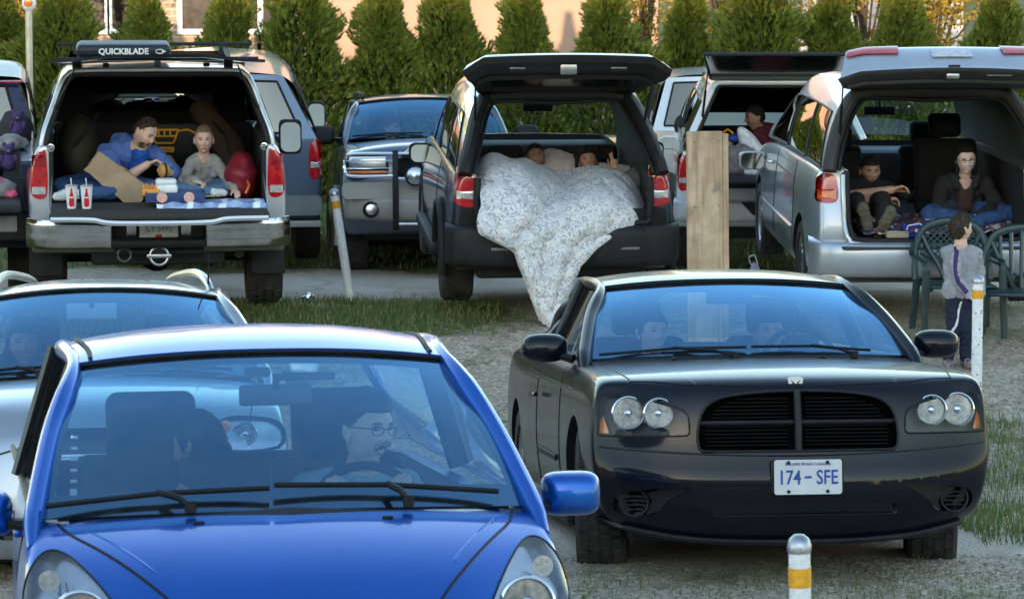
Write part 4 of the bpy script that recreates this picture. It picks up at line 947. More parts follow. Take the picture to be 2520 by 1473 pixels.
for s in (-1, 1):
    MB().box((s*.40, -.14, .82), (.058, .035, .76), .01).build('guard_upright', M_black, rd)
    L = MB().box((s*.655, .012, 1.085), (.36, .05, .115), .015, (0, 0, s*9)).build('headlight', M_refl, rd); MB().box((s*.655, .010, .995), (.37, .05, .032), .01, (0, 0, s*9)).build('indicator', M_amb, L)
    f = MB().lathe([(0, -.04), (.05, -.03), (.066, 0), (.07, .03)], (s*.63, -.04, .64), 'Y', 24).build('fog_lamp', M_refl, rd); MB().lathe([(.066, -.01), (.078, -.01), (.08, .03)], (s*.63, -.045, .64), 'Y', 24, cap=False).build('rim', M_trim, f)
    sp_ = MB().lathe([(0, -.07), (.05, -.065), (.085, -.04), (.09, 0)], (s*.215, -.17, .955), 'Y', 28).build('spot_lamp', M_refl, rd); MB().lathe([(.088, -.045), (.097, -.04), (.097, .03), (.06, .07), (0, .08)], (s*.215, -.17, .955), 'Y', 28, cap=False).build('shell', M_trim, sp_)
    mirror_pod(rd, (s*1.03, 1.85, 1.41), (.25, .16, .19), M_trim, 1, stalk=(s*.84, 1.8, 1.36))
    wheel(rd, s*.775, .95, .395, .29, aggressive=True); wheel(rd, s*.775, 3.9, .395, .29, aggressive=True)
    MB().tube(cr([(s*.60, 2.35, 1.80), (s*.62, 2.55, 1.865), (s*.63, 3.4, 1.88), (s*.62, 4.3, 1.86), (s*.61, 4.5, 1.79)], 5), .018, 8).build('roof_rail', M_black, rd)
    fl = MB().tube([(s*.93, .95+.47*math.cos(a), .40+.47*math.sin(a)) for a in np.linspace(-.2, 3.34, 20)], .03, 8, up=(1, 0, 0)); fl.build('wheel_flare', M_cladding, rd)
    seam(MB(), on_top(bvd, [(s*.76, 1.5), (s*.75, .9), (s*.72, .4)], 0), .005).build('hood_seam', M_black, rd)
    seam(MB(), on_side(bvd, [(1.75, 1.3), (1.72, .8), (1.8, .5)], s), .004).build('door_seam', M_black, rd)
gg = MB(); gg.prism([(-.34, 1.155), (.34, 1.155), (.27, 1.225), (-.27, 1.225)], -.03, .08); gg = gg.build('grille', M_chrome, rd)
mh = MB()
for k in range(5): mh.box((0, -.034, 1.165+.012*k), (.60-.02*k, .006, .005))
for k in range(6): mh.box((0, .055, .975+.026*k), (.78, .02, .007))
mh.build('mesh', M_trim, gg)
MB().tube([(x, 2.9, 1.86-.03*(x/.6)**2) for x in np.linspace(-.6, .6, 9)], .012, 6).tube([(x, 4.0, 1.86-.03*(x/.6)**2) for x in np.linspace(-.6, .6, 9)], .012, 6).build('roof_bar', M_black, rd)
MB().prism(rrect(0, .64, .31, .15, .012), -.075, -.06).build('plate', M_white, rd)
underbody(rd, .8, .4, 4.6, .42, .14)
for y_ in (.95, 3.9): MB().tube([(-.6, y_, .38), (.6, y_, .38)], .075, 8).build('axle', M_trim, rd)
db = MB().grid(lambda u, v: Vector((u*.76, 1.5+.5*v, 1.36-.02*v)), 8, 3, u0=-1, u1=1).box((0, 2.0, 1.2), (1.4, .1, .3), .03).build('dashboard', MATS['dash_plastic'], rd)
steering(rd, .36, 2.2, 1.33, .19, 25); rv_mirror(rd, .0, 2.15, 1.62, .25, .06, None, 1.72)
for x in (-.37, .37): seat(rd, x, 2.85, .95, .5, .56, True, M_bseat, 12)
for a, b, pv in ((-.92, -.05, -.3), (.05, .85, .4)): wiper(rd, g.ws(a, .03)+Vector((0, -.02, .012)), g.ws(b, .05)+Vector((0, -.02, .012)), (pv, 1.45, 1.37))
class Loft:
    """upper body: half outlines (belt -> roof centre) at several stations, interpolated both ways and mirrored"""
    def __init__(s, st, sub=5):
        s.n = len(st[0]); s.rows = []
        cols = [cr([r[k] for r in st], 6) for k in range(s.n)]      # along the car
        for j in range(len(cols[0])): s.rows.append(cr([cols[k][j] for k in range(s.n)], sub))
        s.J = len(s.rows)-1; s.K = len(s.rows[0])-1
    def at(s, u, t, off=0):
        """u -1..1 across (|u|=1 belt, 0 roof centre), t 0..1 along"""
        a = (1-abs(u))*s.K; b = t*s.J; i = min(int(a), s.K-1); j = min(int(b), s.J-1); fa = a-i; fb = b-j
        p = s.rows[j][i].lerp(s.rows[j][i+1], fa).lerp(s.rows[j+1][i].lerp(s.rows[j+1][i+1], fa), fb)
        p = Vector((p.x if u >= 0 else -p.x, p.y, p.z))
        if off:
            e = .01; a1 = s.at(max(-1, u-e), t); a2 = s.at(min(1, u+e), t); b1 = s.at(u, max(0, t-e)); b2 = s.at(u, min(1, t+e))
            nn = (a2-a1).cross(b2-b1); nn.normalize()
            if nn.dot(Vector((p.x, 0, p.z-1.2))) < 0: nn = -nn
            p = p+nn*off
        return p
    def skin(s, name, root, mt, thick=.035, inner=None, nu=56, nt=30, t0=0, t1=1, u0=-1, u1=1):
        o = MB().grid(lambda u, t: s.at(u, t), nu, nt, u0=u0, u1=u1, v0=t0, v1=t1); o.build
        m = MB(); 
        m.grid(lambda u, t: s.at(u, t), nu, nt, 0, u0, u1, t0, t1)
        body = m.build(name, [mt], root, True, 50)
        MB().grid(lambda u, t: s.at(u, t, -thick), nu, nt, 0, u0*.995, u1*.995, t0+.001, t1-.001).build('inner_panel', inner or M_int, body)
        return body
    def window(s, name, root, u0, u1, t0, t1, mt, off=.004, frame=True, taper=0):
        f = lambda u, t: s.at(u, lerp(t0, t1, t)+taper*(u-u0)/(u1-u0), off)
        w = MB().grid(lambda u, t: f(u, t), 6, 16, 0, u0, u1, 0, 1).build(name, mt, root, mods=[solid(.003)])
        if frame:
            P = [f(u0, t/12) for t in range(13)]+[f(lerp(u0, u1, k/6), 1) for k in range(1, 7)]+[f(u1, 1-t/12) for t in range(1, 13)]+[f(lerp(u1, u0, k/6), 0) for k in range(1, 6)]
            MB().tube(P, .009, 6, closed=True).build('frame', M_black, w)
        return w
    def rim(s, name, root, mt, t=0, inset=.03, r=.035, flat=1, ucap=1.0, up=(0, 1, 0), dy=0):
        P = []
        for k in range(61):
            u = -ucap+2*ucap*k/60; p = s.at(u, t); c = Vector((0, p.y, 1.25)); d = (c-p); d.y = 0; d.normalize(); P.append(p+d*inset+Vector((0, dy, 0)))
        return MB().tube(P, r, 10, flat=flat, up=up).build(name, mt, root)
def gate(name, root, prof, hw, mt, inner_mt, ncurve=.12, zc=.05, k_in=None, wing=.0):
    """raised tailgate: closed side profile (outer points then inner points) swept across; outer painted, inner trim"""
    outer, inner = prof; n1 = len(outer); P = [(a, b, 0) for a, b in outer]; Q = [(a, b, 0) for a, b in inner]
    A = cr(P, 6); B = cr(Q, 6)
    def pt(L, u, t):
        k = t*(len(L)-1); i = min(int(k), len(L)-2); p = L[i].lerp(L[i+1], k-i); w = lerp(hw[0], hw[1], t**.8)
        e = 1-(1-abs(u)**4)*0
        y = p.x-ncurve*t*(1-abs(u)**2.2); z = p.y+zc*(1-abs(u)**2)*t-wing*max(0, abs(u)-.82)*5*t
        return Vector((u*w, y, z))
    o = MB().grid(lambda u, t: pt(A, u, t), 32, 18, 0, -1, 1, 0, 1).build(name, mt, root)
    i = MB(); i.grid(lambda u, t: pt(B, u*.985, t), 32, 18, 0, -1, 1, 0, 1)
    i.grid(lambda u, t: pt(A, u, 1).lerp(pt(B, u*.985, 1), t), 32, 3, 0, -1, 1, 0, 1)
    for sg in (-1, 1): i.grid(lambda u, t, sg=sg: pt(A, sg, t).lerp(pt(B, sg*.985, t), u), 3, 18, 0, 0, 1, 0, 1)
    i.build('gate_inner_trim', inner_mt, root)
    return o, (lambda u, t: pt(A, u, t)), (lambda u, t: pt(B, u, t))
def strut(root, a, b):
    a, b = Vector(a), Vector(b); return MB().tube([a, a.lerp(b, .55)], .011, 8).tube([a.lerp(b, .5), b], .006, 8).build('gas_strut', M_black, root)
def taillight(root, bv, poly, bands, y_off=.006, wrap=None):
    """poly in x,z on the near face; bands: (z0,z1,material)"""
    L = face_patch(MB(), bv, rpoly(poly, 4), y_off, .04).build('taillight', M_red, root)
    xs_ = [p[0] for p in poly]; x0, x1 = min(xs_), max(xs_)
    for z0, z1, m in bands:
        face_patch(MB(), bv, rrect((x0+x1)/2, (z0+z1)/2, (x1-x0)*.86, z1-z0, .006), y_off+.005, .01, n=4).build('lamp_segment', m, L)
    return L
def rear_body(sp, root, mt, cuts, arches, name='body'):
    o = shell(sp); bv = bvh_of(o); hw = max(sp['hw'])
    for (y, z, r) in arches:
        for s in (-1, 1): cuts.append((arch_cut(s*(hw-.10), y, r, z, .36), M_black))
    finish_body(o, name, mt, root, cuts); return bv
M_tint = glass('tinted_glass', (.05, .055, .06), 1.7, .16)
M_pale = glass('pale_reflecting_glass', (.10, .11, .11), 2.6, .22)
M_mat = mat('rubber_mat', (.028, .028, .030), .75, bump=.5, bscale=60)
# ================================================================ silver pickup with canopy
M_tsil = paint('pickup_silver', (.50, .53, .58), .55, .32, .06)
rt = car_root('silver_pickup', -2.67, 25.1, .05, 7, -2, 'silver pickup with open canopy and roof box, man and boy on its tailgate', 'pickup truck')
sp = dict(X=[0, .4, .74, .9, .97, 1], Y=[.06, .10, .25, 1.2, 2.2, 2.6, 3.4, 4.2, 4.9, 5.5, 5.65],
  hw=[.955, .975, .985, .985, .985, .985, .985, .985, .98, .96, .9],
  Zf=[0, .12, .4, .7, .93, 1], sx=[.97, .995, 1.0, .99, .955, .90],
  zb=[.62, .58, .50, .48, .48, .48, .48, .48, .48, .5, .6], te=[1.36]*4+[1.35, 1.33, 1.32, 1.30, 1.26, 1.18, 1.1], tc=[1.36]*4+[1.35, 1.33, 1.32, 1.33, 1.30, 1.22, 1.1],
  nz=[0]*6, nc=.03, fj=[1, .3], tj=[1, .5, .1], tcv=.15, cp=2)
bvt = rear_body(sp, rt, M_tsil, [(MB().box((0, 1.05, 1.41), (1.58, 2.5, 1.06)), M_mat), (MB().box((0, 3.3, 1.3), (1.7, 1.5, 1.1)), M_int)], [(1.25, .39, .45), (4.75, .39, .45)])
can = Loft([[(.885, .13, 1.36), (.865, .15, 1.47), (.795, .24, 1.66), (.735, .30, 1.82), (.685, .34, 1.885), (.58, .36, 1.915), (0, .37, 1.925)]]+[[(.885, y, 1.36), (.865, y, 1.47), (.80, y, 1.66), (.745, y, 1.82), (.695, y, 1.89), (.59, y, 1.92), (0, y, 1.94)] for y in (.8,)]+[[(.885, y, 1.36), (.865, y, 1.47-k), (.80, y, 1.66-k), (.745, y, 1.82-k), (.695, y, 1.89-k*1.5), (.59, y, 1.92-k*2), (0, y, 1.94-k*2)] for y, k in ((1.5, .02), (2.25, .045))])
cb = can.skin('canopy', rt, M_tsil, .045, M_int)
can.rim('canopy_opening_trim', rt, M_black, 0, .050, .024, dy=-.004)
can.rim('canopy_edge', rt, M_tsil, 0, .016, .020, dy=-.006)
for s in (-1, 1): can.window('canopy_window', cb, s*.93, s*.62, .12, .9, M_tint)
# front wall of the canopy with its small window, seen inside
MB().box((0, 2.24, 1.60), (1.5, .03, .50), .0).build('canopy_front_wall', M_int, rt)
MB().box((.0, 2.22, 1.53), (1.0, .01, .18), .003).build('canopy_front_window', M_tint, rt)
# lid lifted above the opening
lid = MB().prism([(-.80, 1.955), (-.62, 1.962), (-.35, 1.992), (.35, 1.992), (.62, 1.962), (.80, 1.955), (.80, 1.975), (.62, 1.985), (.35, 2.014), (-.35, 2.014), (-.62, 1.985), (-.80, 1.975)], -.22, .42)
lid.v = [(a, b, c+(.40-b)*.075+.0) for a, b, c in lid.v]
lid = lid.build('canopy_lid', M_gloss, rt)
MB().box((0, -.225, 1.995), (.05, .03, .05), .01).build('lid_latch', M_black, lid)
for s in (-1, 1): strut(rt, (s*.76, .22, 1.62), (s*.60, -.1, 1.97)); MB().box((s*.38, .36, 1.945), (.05, .06, .03), .008).build('lid_hinge', M_black, lid)
# roof rack, crossbars and the long black box
rk = MB()
for z, y in ((1.985, .46), (2.03, 1.55)): rk.tube([(-.76, y, z), (.78, y, z)], .014, 8)
for y, z in ((.46, 1.985), (1.55, 2.03)):
    for s in (-.6, .55): rk.box((s, y, z-.04), (.07, .05, .08), .01)
for s in (-.58, .56): rk.tube([(s, .45, 1.975), (s, 1.75, 2.0)], .016, 8)
rk.build('roof_rack', M_trim, rt)
b = MB(); b.box((-.245, .80, 2.040), (.72, .62, .10), .042, seg=4); rbx = b.build('roof_box', mat('roof_box_plastic', (.008, .012, .024), .5), rt)
MB().box((-.245, .80, 2.043), (.726, .626, .008), .002).build('box_seam', M_black, rbx)
text('QUICKBLADE', .062, M_white, rbx, TM(-.245, .487, 2.038, 0, 1.0), bold=.002)
MB().tube([(.03+.03*math.cos(a), .486, 2.038+.016*math.sin(a)) for a in np.linspace(0, 6.28, 20)], .004, 5).tube([(.045, .486, 2.038), (.075, .486, 2.038)], .006, 5).build('logo', M_white, rbx)
# taillights
for s in (-1, 1):
    taillight(rt, bvt, [(s*.835, .985), (s*.945, .985), (s*.952, 1.15), (s*.925, 1.30), (s*.87, 1.315), (s*.835, 1.30)], [(.995, 1.05, M_clr), (1.20, 1.29, mat('red_lens_deep', (.28, .004, .008), .15, coat=1))])
    MB().box((s*.80, .10, 1.13), (.035, .05, .50), .01).build('gate_pillar_trim', M_black, rt)
    MB().lathe([(0, -.02), (.03, -.015), (.034, .01)], (s*.80, .075, 1.345), 'Y', 14).build('latch', M_chrome, rt)
# bumper: chrome wings with a black step and plate recess
for s in (-1, 1):
    w = MB(); prof = [(-.035, .795), (-.045, .76), (-.03, .70), (-.028, .655), (.0, .60), (.03, .585)]
    V = []; nx = 16
    def bp(u, v, s=s):
        x = lerp(.36, .985, u); cv = .13*max(0, (x-.80)/.185)**2.2
        k = v*5; i = min(int(k), 4); y = lerp(prof[i][0], prof[i+1][0], k-i); z = lerp(prof[i][1], prof[i+1][1], k-i)
        return Vector((s*x, y+cv, z-.03*max(0, .45-x)*8*(1 if v < .2 else 0)+.01*u))
    w.grid(lambda u, v: bp(u, v), 20, 15); w.build('bumper_chrome', mat('worn_chrome', (.62, .63, .64), .16, 1, var=.15, scale=5, bump=.05, bscale=40), rt, mods=[solid(.012, 1)])
    MB().tube([bp(u, .02)+Vector((0, -.004, .004)) for u in np.linspace(.05, 1, 12)], .010, 8).build('bumper_lip', M_chrome, rt)
    MB().lathe([(0, -.052), (.014, -.05), (.016, -.03)], (s*.52, 0, .745), 'Y', 12).lathe([(0, -.052), (.014, -.05), (.016, -.03)], (s*.82, .015, .745), 'Y', 12).build('parking_sensor', M_black, rt)
MB().box((0, -.03, .635), (.72, .16, .075), .025, seg=3).build('step_pad', M_black, rt)
MB().box((0, .03, .73), (.70, .05, .16), .02).build('plate_recess', M_trim, rt)
for s in (-1, 1): MB().box((s*.205, -.002, .735), (.075, .02, .11), .01).build('recess_insert', M_alloy, rt)
pl = MB().prism(rrect(0, 0, .29, .13, .01), -.004, 0).build('plate', mat('plate_grey', (.50, .52, .54), .5, var=.15, scale=20), rt, loc=(0, -.006, .735))
text('CY 5490', .075, mat('plate_slate', (.10, .13, .22), .5), pl, TM(0, -.005, .0, 0, .75)); MB().box((0, -.006, -.052), (.05, .004, .022), .002).build('plate_sticker', M_red, pl)
# tow hitch, ring emblem cover, exhaust
th = MB(); th.tube([(-.34, .1, .555), (.34, .1, .555)], .035, 10); th.box((0, .06, .55), (.09, .2, .09), .01); th.build('tow_hitch', M_trim, rt)
em = MB().tube([(.068*math.cos(a), 0, .068*math.sin(a)) for a in np.linspace(0, 2*math.pi, 33)[:-1]], .011, 8, closed=True); em.box((0, -.004, 0), (.185, .02, .030), .006)
em.build('hitch_cover_emblem', M_alloy, rt, loc=(0, -.06, .535))
MB().tube([(-.26+.05*math.cos(a), .03, .535+.05*math.sin(a)) for a in np.linspace(0, 2*math.pi, 25)[:-1]], .010, 8, closed=True).build('tow_eye', mat('dull_steel', (.12, .12, .125), .5, .8), rt)
MB().tube([(.55, .9, .50), (.62, .35, .50)], .04, 10).build('exhaust', M_trim, rt)
# open tailgate
tg = MB(); tg.box((0, -.27, .905), (1.60, .56, .065), .018); tg.box((0, -.545, .893), (1.62, .045, .055), .015); tg = tg.build('tailgate', M_mat, rt)
tl = MB(); tl.tube(cr([(-.80, -.57, .875), (-.5, -.572, .87), (-.32, -.575, .845), (.32, -.575, .845), (.5, -.572, .87), (.80, -.57, .875)], 8), .013, 6, flat=1.6); tl.build('tailgate_edge', M_tsil, tg)
MB().box((0, .99, .885), (1.56, 2.3, .02)).build('bed_mat', M_mat, rt)
for s in (-1, 1): MB().tube([(s*.79, .1, 1.15), (s*.80, -.42, .945)], .006, 6).build('gate_cable', M_alloy, rt)
cab = Loft([[(.90, 2.42, 1.30), (.85, 2.46, 1.5), (.72, 2.55, 1.73), (.60, 2.58, 1.79), (0, 2.6, 1.81)], [(.90, 3.2, 1.30), (.86, 3.2, 1.5), (.73, 3.2, 1.72), (.61, 3.2, 1.78), (0, 3.2, 1.80)], [(.90, 4.3, 1.28), (.85, 4.15, 1.48), (.71, 3.85, 1.70), (.60, 3.78, 1.75), (0, 3.75, 1.77)]])
c_ = cab.skin('cab_roof', rt, M_tsil, .04)
for s in (-1, 1): cab.window('cab_side_window', c_, s*.96, s*.5, .08, .85, M_tint)
MB().grid(lambda u, v: Vector((u*lerp(.86, .66, v), 2.44+.12*v, 1.33+.5*v)), 4, 4, u0=-1).build('cab_back_window', M_tint, rt)
MB().grid(lambda u, v: Vector((u*lerp(.86, .68, v), 4.32-.5*v-.0*u, 1.28+.55*v)), 8, 4, u0=-1).build('windscreen', M_tint, rt)
for s in (-1, 1):
    mirror_pod(rt, (s*1.185, 3.4, 1.12), (.20, .13, .30), M_trim, 1, -1, stalk=(s*.93, 3.45, 1.14), round_=.35)
    wheel(rt, s*.845, 1.25, .39, .28); wheel(rt, s*.845, 4.75, .39, .28)
    MB().box((s*.86, .72, .47), (.26, .025, .36), .01, (-4, 0, 0)).build('mud_flap', M_trim, rt)
underbody(rt, .6, .3, 5.2, .50, .16); MB().tube([(-.7, 1.25, .39), (.7, 1.25, .39)], .06, 10).ell((0, 1.25, .39), (.14, .16, .14), 14, 10).build('rear_axle', M_trim, rt)
# ---- things on the tailgate
GT = 'food and drink on the silver pickup\'s tailgate'
def on(root, p): v = wpt(root, p); return (v.x, v.y, v.z)
def attach(root, name, loc, label, cat, group=None, rz=0):
    """a separate thing placed by the car's own axes"""
    M = MW[root.name] @ Matrix.Translation(loc) @ Matrix.Rotation(R_(rz), 4, 'Z')
    o = empty(name); o.location = M.to_translation(); o.rotation_euler = M.to_euler('XYZ'); tag(o, label, cat, group); MW[o.name] = M; return o
ZT = .94
M_cup = mat('cup_paper', (.75, .76, .78), .5); M_cred = mat('cup_red', (.62, .01, .02), .45)
for i, (x, y, l) in enumerate([(-.645, -.40, 'white paper cup with red bottle picture, left one by the taillight'), (-.535, -.42, 'white paper cup with red bottle picture, right one beside the paper bag')]):
    c = attach(rt, 'paper_cup', (x, y, ZT), l, 'cup', GT)
    MB().lathe([(0, 0), (.033, 0), (.046, .165), (.044, .165), (.032, .006)], (0, 0, 0), 'Z', 28).build('cup', M_cup, c)
    MB().lathe([(.048, .163), (.048, .174), (.04, .178), (0, .180)], (0, 0, 0), 'Z', 28).build('lid', M_clr, c)
    MB().tube([(.0, 0, .17), (-.004, .0, .225)], .0038, 8).build('straw', M_white, c)
    bt = [(-.014, .018), (.014, .018), (.019, .05), (.015, .085), (.014, .10), (.007, .13), (.006, .15), (-.006, .15), (-.007, .13), (-.014, .10), (-.015, .085), (-.019, .05)]
    MB().prism(rpoly(bt, 3), lambda p: -(.0342+.0788*p[1])-.001, -.02).build('bottle_picture', M_cred, c)
    MB().box((0, -.0455, .085), (.026, .002, .010), .0).build('script_band', M_white, c)
bag = attach(rt, 'paper_bag', (-.31, .22, 1.09), 'crumpled brown paper bag leaning against the man in blue', 'bag', GT)
def bagf(q):
    n = noise.noise(Vector((q.x*9, q.y*9, q.z*9)))*.016+abs(noise.noise(Vector((q.x*16, q.y*9, q.z*20))))*.026
    return q+q.normalized()*n
bm_ = bmesh.new(); bmesh.ops.create_cube(bm_, size=1); bmesh.ops.subdivide_edges(bm_, edges=bm_.edges[:], cuts=14, use_grid_fill=True)
V = []
for v in bm_.verts:
    x, y, z = v.co; L = x+.5           # long axis
    w = lerp(.17, .20, L); p = Vector(((x)*.46, y*lerp(.12, .05, 1-L), z*w)); p = bagf(p); p.z += .004*math.sin(L*14); p.y += .012*math.sin(L*6); V.append(Matrix.Rotation(R_(37), 3, 'Y') @ p)
bm_.verts.index_update(); mb = MB().add(V, [[v.index for v in f.verts] for f in bm_.faces]); bm_.free()
mb.build('bag', mat('kraft_paper', (.36, .25, .155), .85, bump=.5, bscale=25), bag, True, 28)
box = attach(rt, 'foam_box', (.055, -.20, ZT+.085), 'white foam clamshell box standing under the burger', 'box', GT)
MB().box((0, 0, .035), (.17, .14, .065), .02, seg=3).build('base', M_white, box); MB().box((0, 0, .085), (.16, .13, .05), .024, seg=3).build('lid', M_white, box)
M_tray = mat('tray_navy', (.03, .06, .17), .6, var=.2); M_disc = mat('tray_badge', (.72, .62, .58), .5, c2=(.75, .25, .18), scale=60)
tr = attach(rt, 'cardboard_tray', (.12, -.28, ZT+.045), 'dark blue cardboard food tray with two round badges', 'tray', GT)
t_ = MB(); t_.box((0, 0, 0), (.44, .26, .01), .002)
for s in (-1, 1): t_.box((0, s*.128, .03), (.44, .006, .07), .002, (s*-8, 0, 0)); t_.box((s*.218, 0, .03), (.006, .25, .07), .002)
t_.build('tray', M_tray, tr)
for x in (-.10, .10): d = MB().lathe([(0, -.004), (.038, -.003), (.04, 0)], (x, -.138, .03), 'Y', 24).build('badge', M_disc, tr)
fr = attach(rt, 'fries_box', (-.06, -.26, ZT+.08), 'small orange box of fries beside the foam box', 'food', GT)
f_ = MB().box((0, 0, .02), (.13, .07, .05), .006); 
for k in range(14): f_.box((-.055+.008*k, .01*math.sin(k*3), .055+.008*math.sin(k*5)), (.007, .007, .05), .001, (8*math.sin(k*7), 20*math.sin(k*4), 0))
f_.build('fries', mat('fries', (.75, .32, .05), .6), fr)
# foil-like quilted blanket across the gate, right side
bl = attach(rt, 'picnic_cloth', (.36, -.33, ZT+.005), 'light blue crinkled picnic cloth with white stripes on the tailgate', 'cloth')
def clf(u, v):
    x = lerp(-.38, .43, u); z = .012+.016*abs(noise.noise(Vector((x*9, v*5, 2))))+.03*math.exp(-((v-.12)/.14)**2)*(.6+.7*noise.noise(Vector((x*7, 1, 7))))+.01*math.sin(x*40)*math.exp(-v*4)
    y = lerp(-.17, .30, v)+.02*math.sin(x*13)
    if v < .08: z *= v/.08
    return Vector((x, y, z))
def stripemat():
    m = mat('cloth_blue', (.22, .33, .62), .45, var=.3, scale=14, c2=(.40, .50, .75)); n = m.node_tree.nodes; l = m.node_tree.links
    tc = n.new('ShaderNodeTexCoord'); w = n.new('ShaderNodeTexWave'); w.inputs['Scale'].default_value = 1.3; w.inputs['Distortion'].default_value = 2; l.new(tc.outputs['Object'], w.inputs[0])
    r = n.new('ShaderNodeMapRange'); r.inputs[1].default_value = .86; r.inputs[2].default_value = .93; l.new(w.outputs[0], r.inputs[0]); mx = n.new('ShaderNodeMix'); mx.data_type = 'RGBA'
    p = n['Principled BSDF']; src = p.inputs['Base Color'].links[0].from_socket; l.new(r.outputs[0], mx.inputs[0]); l.new(src, mx.inputs[6]); mx.inputs[7].default_value = (.8, .85, .95, 1); l.new(mx.outputs[2], p.inputs['Base Color']); return m
MB().grid(clf, 90, 24).build('cloth', stripemat(), bl, mods=[solid(.006)])
snk = attach(rt, 'snack', (.37, -.12, ZT+.045), 'little pile of yellow chips on the picnic cloth', 'food', GT); q = MB()
for k in range(16): q.ell((.05*math.sin(k*2.4), .03*math.cos(k*3.1), .004+.004*(k % 4)), (.016, .014, .005), 8, 5)
q.build('chips', mat('chips', (.72, .55, .22), .6), snk)
slb = attach(rt, 'sleeping_bag', (.645, .45, 1.08), 'red stuffed sleeping bag at the right inside the pickup bed', 'bag')
MB().ell((0, 0, 0), (.13, .22, .185), 30, 22, fn=lambda q: q*(1+.05*math.sin(q.z*45+math.sin(q.x*30))+.04*noise.noise(q*14))).build('bag', mat('red_nylon', (.33, .015, .03), .5, var=.3, c2=(.20, .012, .03)), slb)
MB().tube([(.02, -.215, .02), (.05, -.20, -.05), (.02, -.215, -.11)], .012, 6).build('drawstring', M_amb, slb)
dk = attach(rt, 'duffel_bag', (-.60, 1.2, 1.16), 'big dark olive duffel bag slumped at the left inside the canopy', 'bag')
MB().ell((0, 0, .05), (.17, .42, .30), 26, 18, fn=lambda q: q*(1+.07*noise.noise(q*5))).build('bag', mat('olive_canvas', (.045, .035, .02), .9, bump=.3), dk); MB().tube([(-.05, -.38, .1), (.1, -.44, .3), (.15, -.2, .36)], .015, 6).build('strap', M_trim, dk)
dk = attach(rt, 'tent_bag', (.52, 1.3, 1.24), 'long dark brown tent bag propped at the right inside the canopy', 'bag')
MB().tube([(.18, -.3, -.30), (.05, 0, 0), (-.16, .3, .28)], [.10, .13, .10], 14).build('bag', mat('brown_canvas', (.05, .03, .018), .9, bump=.3), dk); MB().tube([(.09, -.22, -.2), (.02, -.2, .1), (-.08, .1, .2)], .012, 6).build('strap', M_trim, dk)
# jobsite speaker/tool bag with yellow lettering
jb = attach(rt, 'tool_case', (.10, 1.35, 1.24), 'black tool case with yellow lettering and yellow frame marks, behind the man and boy', 'case'); M_y = mat('tool_yellow', (.80, .36, .01), .5)
MB().box((.03, .05, 0), (.46, .12, .36), .03).build('case', M_black, jb)
j = MB()
for a, b in (((-.135, .125), (.085, .125)), ((-.135, .125), (-.095, .02)), ((.085, .125), (.045, .02)), ((-.095, .02), (.045, .02)), ((-.115, .075), (.065, .075)), ((-.11, -.155), (.065, -.155)), ((-.11, -.155), (-.07, -.085)), ((.065, -.155), (.02, -.085)), ((-.07, -.085), (.02, -.085))): j.tube([(a[0], 0, a[1]), (b[0], 0, b[1])], .009, 6)
for x in (-.07, -.025, .02): j.box((x, -.0, .098), (.012, .02, .04), .002)
j.tube(cr([(.08, 0, .115), (.16, 0, .125), (.23, 0, .09)], 5), .008, 6); j.tube(cr([(.17, 0, -.16), (.22, 0, -.13), (.25, 0, -.06)], 5), .009, 6)
j.build('yellow_frame', M_y, jb, loc=(0, -.022, 0)); sgn = MB().box((-.025, -.016, -.032), (.15, .01, .042), .003).build('name_band', M_y, jb); text('DEWALT', .030, M_black, sgn, TM(-.025, -.023, -.032))
# ================================================================ blue suv behind the silver pickup
M_bs = paint('slate_blue_paint', (.085, .13, .22), .5, .32, .10)
ru = car_root('blue_van', -2.79, 31.9, -.2, 6, -2, 'slate blue van seen from behind, its right rear corner showing beside the silver pickup', 'van')
sp = dict(X=[0, .4, .75, .92, 1], Y=[0, .06, .3, 1.5, 3, 4.5, 5.4, 5.6], hw=[.94, .97, .98, .98, .98, .98, .95, .9], Zf=[0, .12, .4, .75, .95, 1], sx=[.97, .99, 1, .99, .955, .92],
  zb=[.55, .5, .45, .45, .45, .45, .5, .6], te=[1.30, 1.32, 1.32, 1.32, 1.31, 1.27, 1.15, 1.05], tc=[1.3, 1.32, 1.32, 1.32, 1.32, 1.3, 1.2, 1.05], nc=.04, fj=[1, .4])
bvu = rear_body(sp, ru, M_bs, [(MB().box((0, 2.2, 1.4), (1.74, 3.9, 1.2)), M_int)], [(1.1, .4, .46), (4.7, .4, .46)])
up_ = Loft([[(.93, .03, 1.29), (.86, .06, 1.48), (.74, .12, 1.74), (.64, .16, 1.85), (.5, .18, 1.89), (0, .19, 1.93)], [(.93, 2, 1.29), (.88, 2, 1.48), (.77, 2, 1.76), (.67, 2, 1.88), (.5, 2, 1.93), (0, 2, 1.97)], [(.93, 4.4, 1.27), (.87, 4.2, 1.46), (.74, 3.8, 1.75), (.66, 3.7, 1.85), (.5, 3.65, 1.9), (0, 3.6, 1.94)]])
us = up_.skin('upper_body', ru, M_bs, .04)
for s in (-1, 1):
    for t0, t1 in ((.06, .36), (.40, .62), (.66, .86)): up_.window('side_window', us, s*.94, s*.52, t0, t1, M_tint)
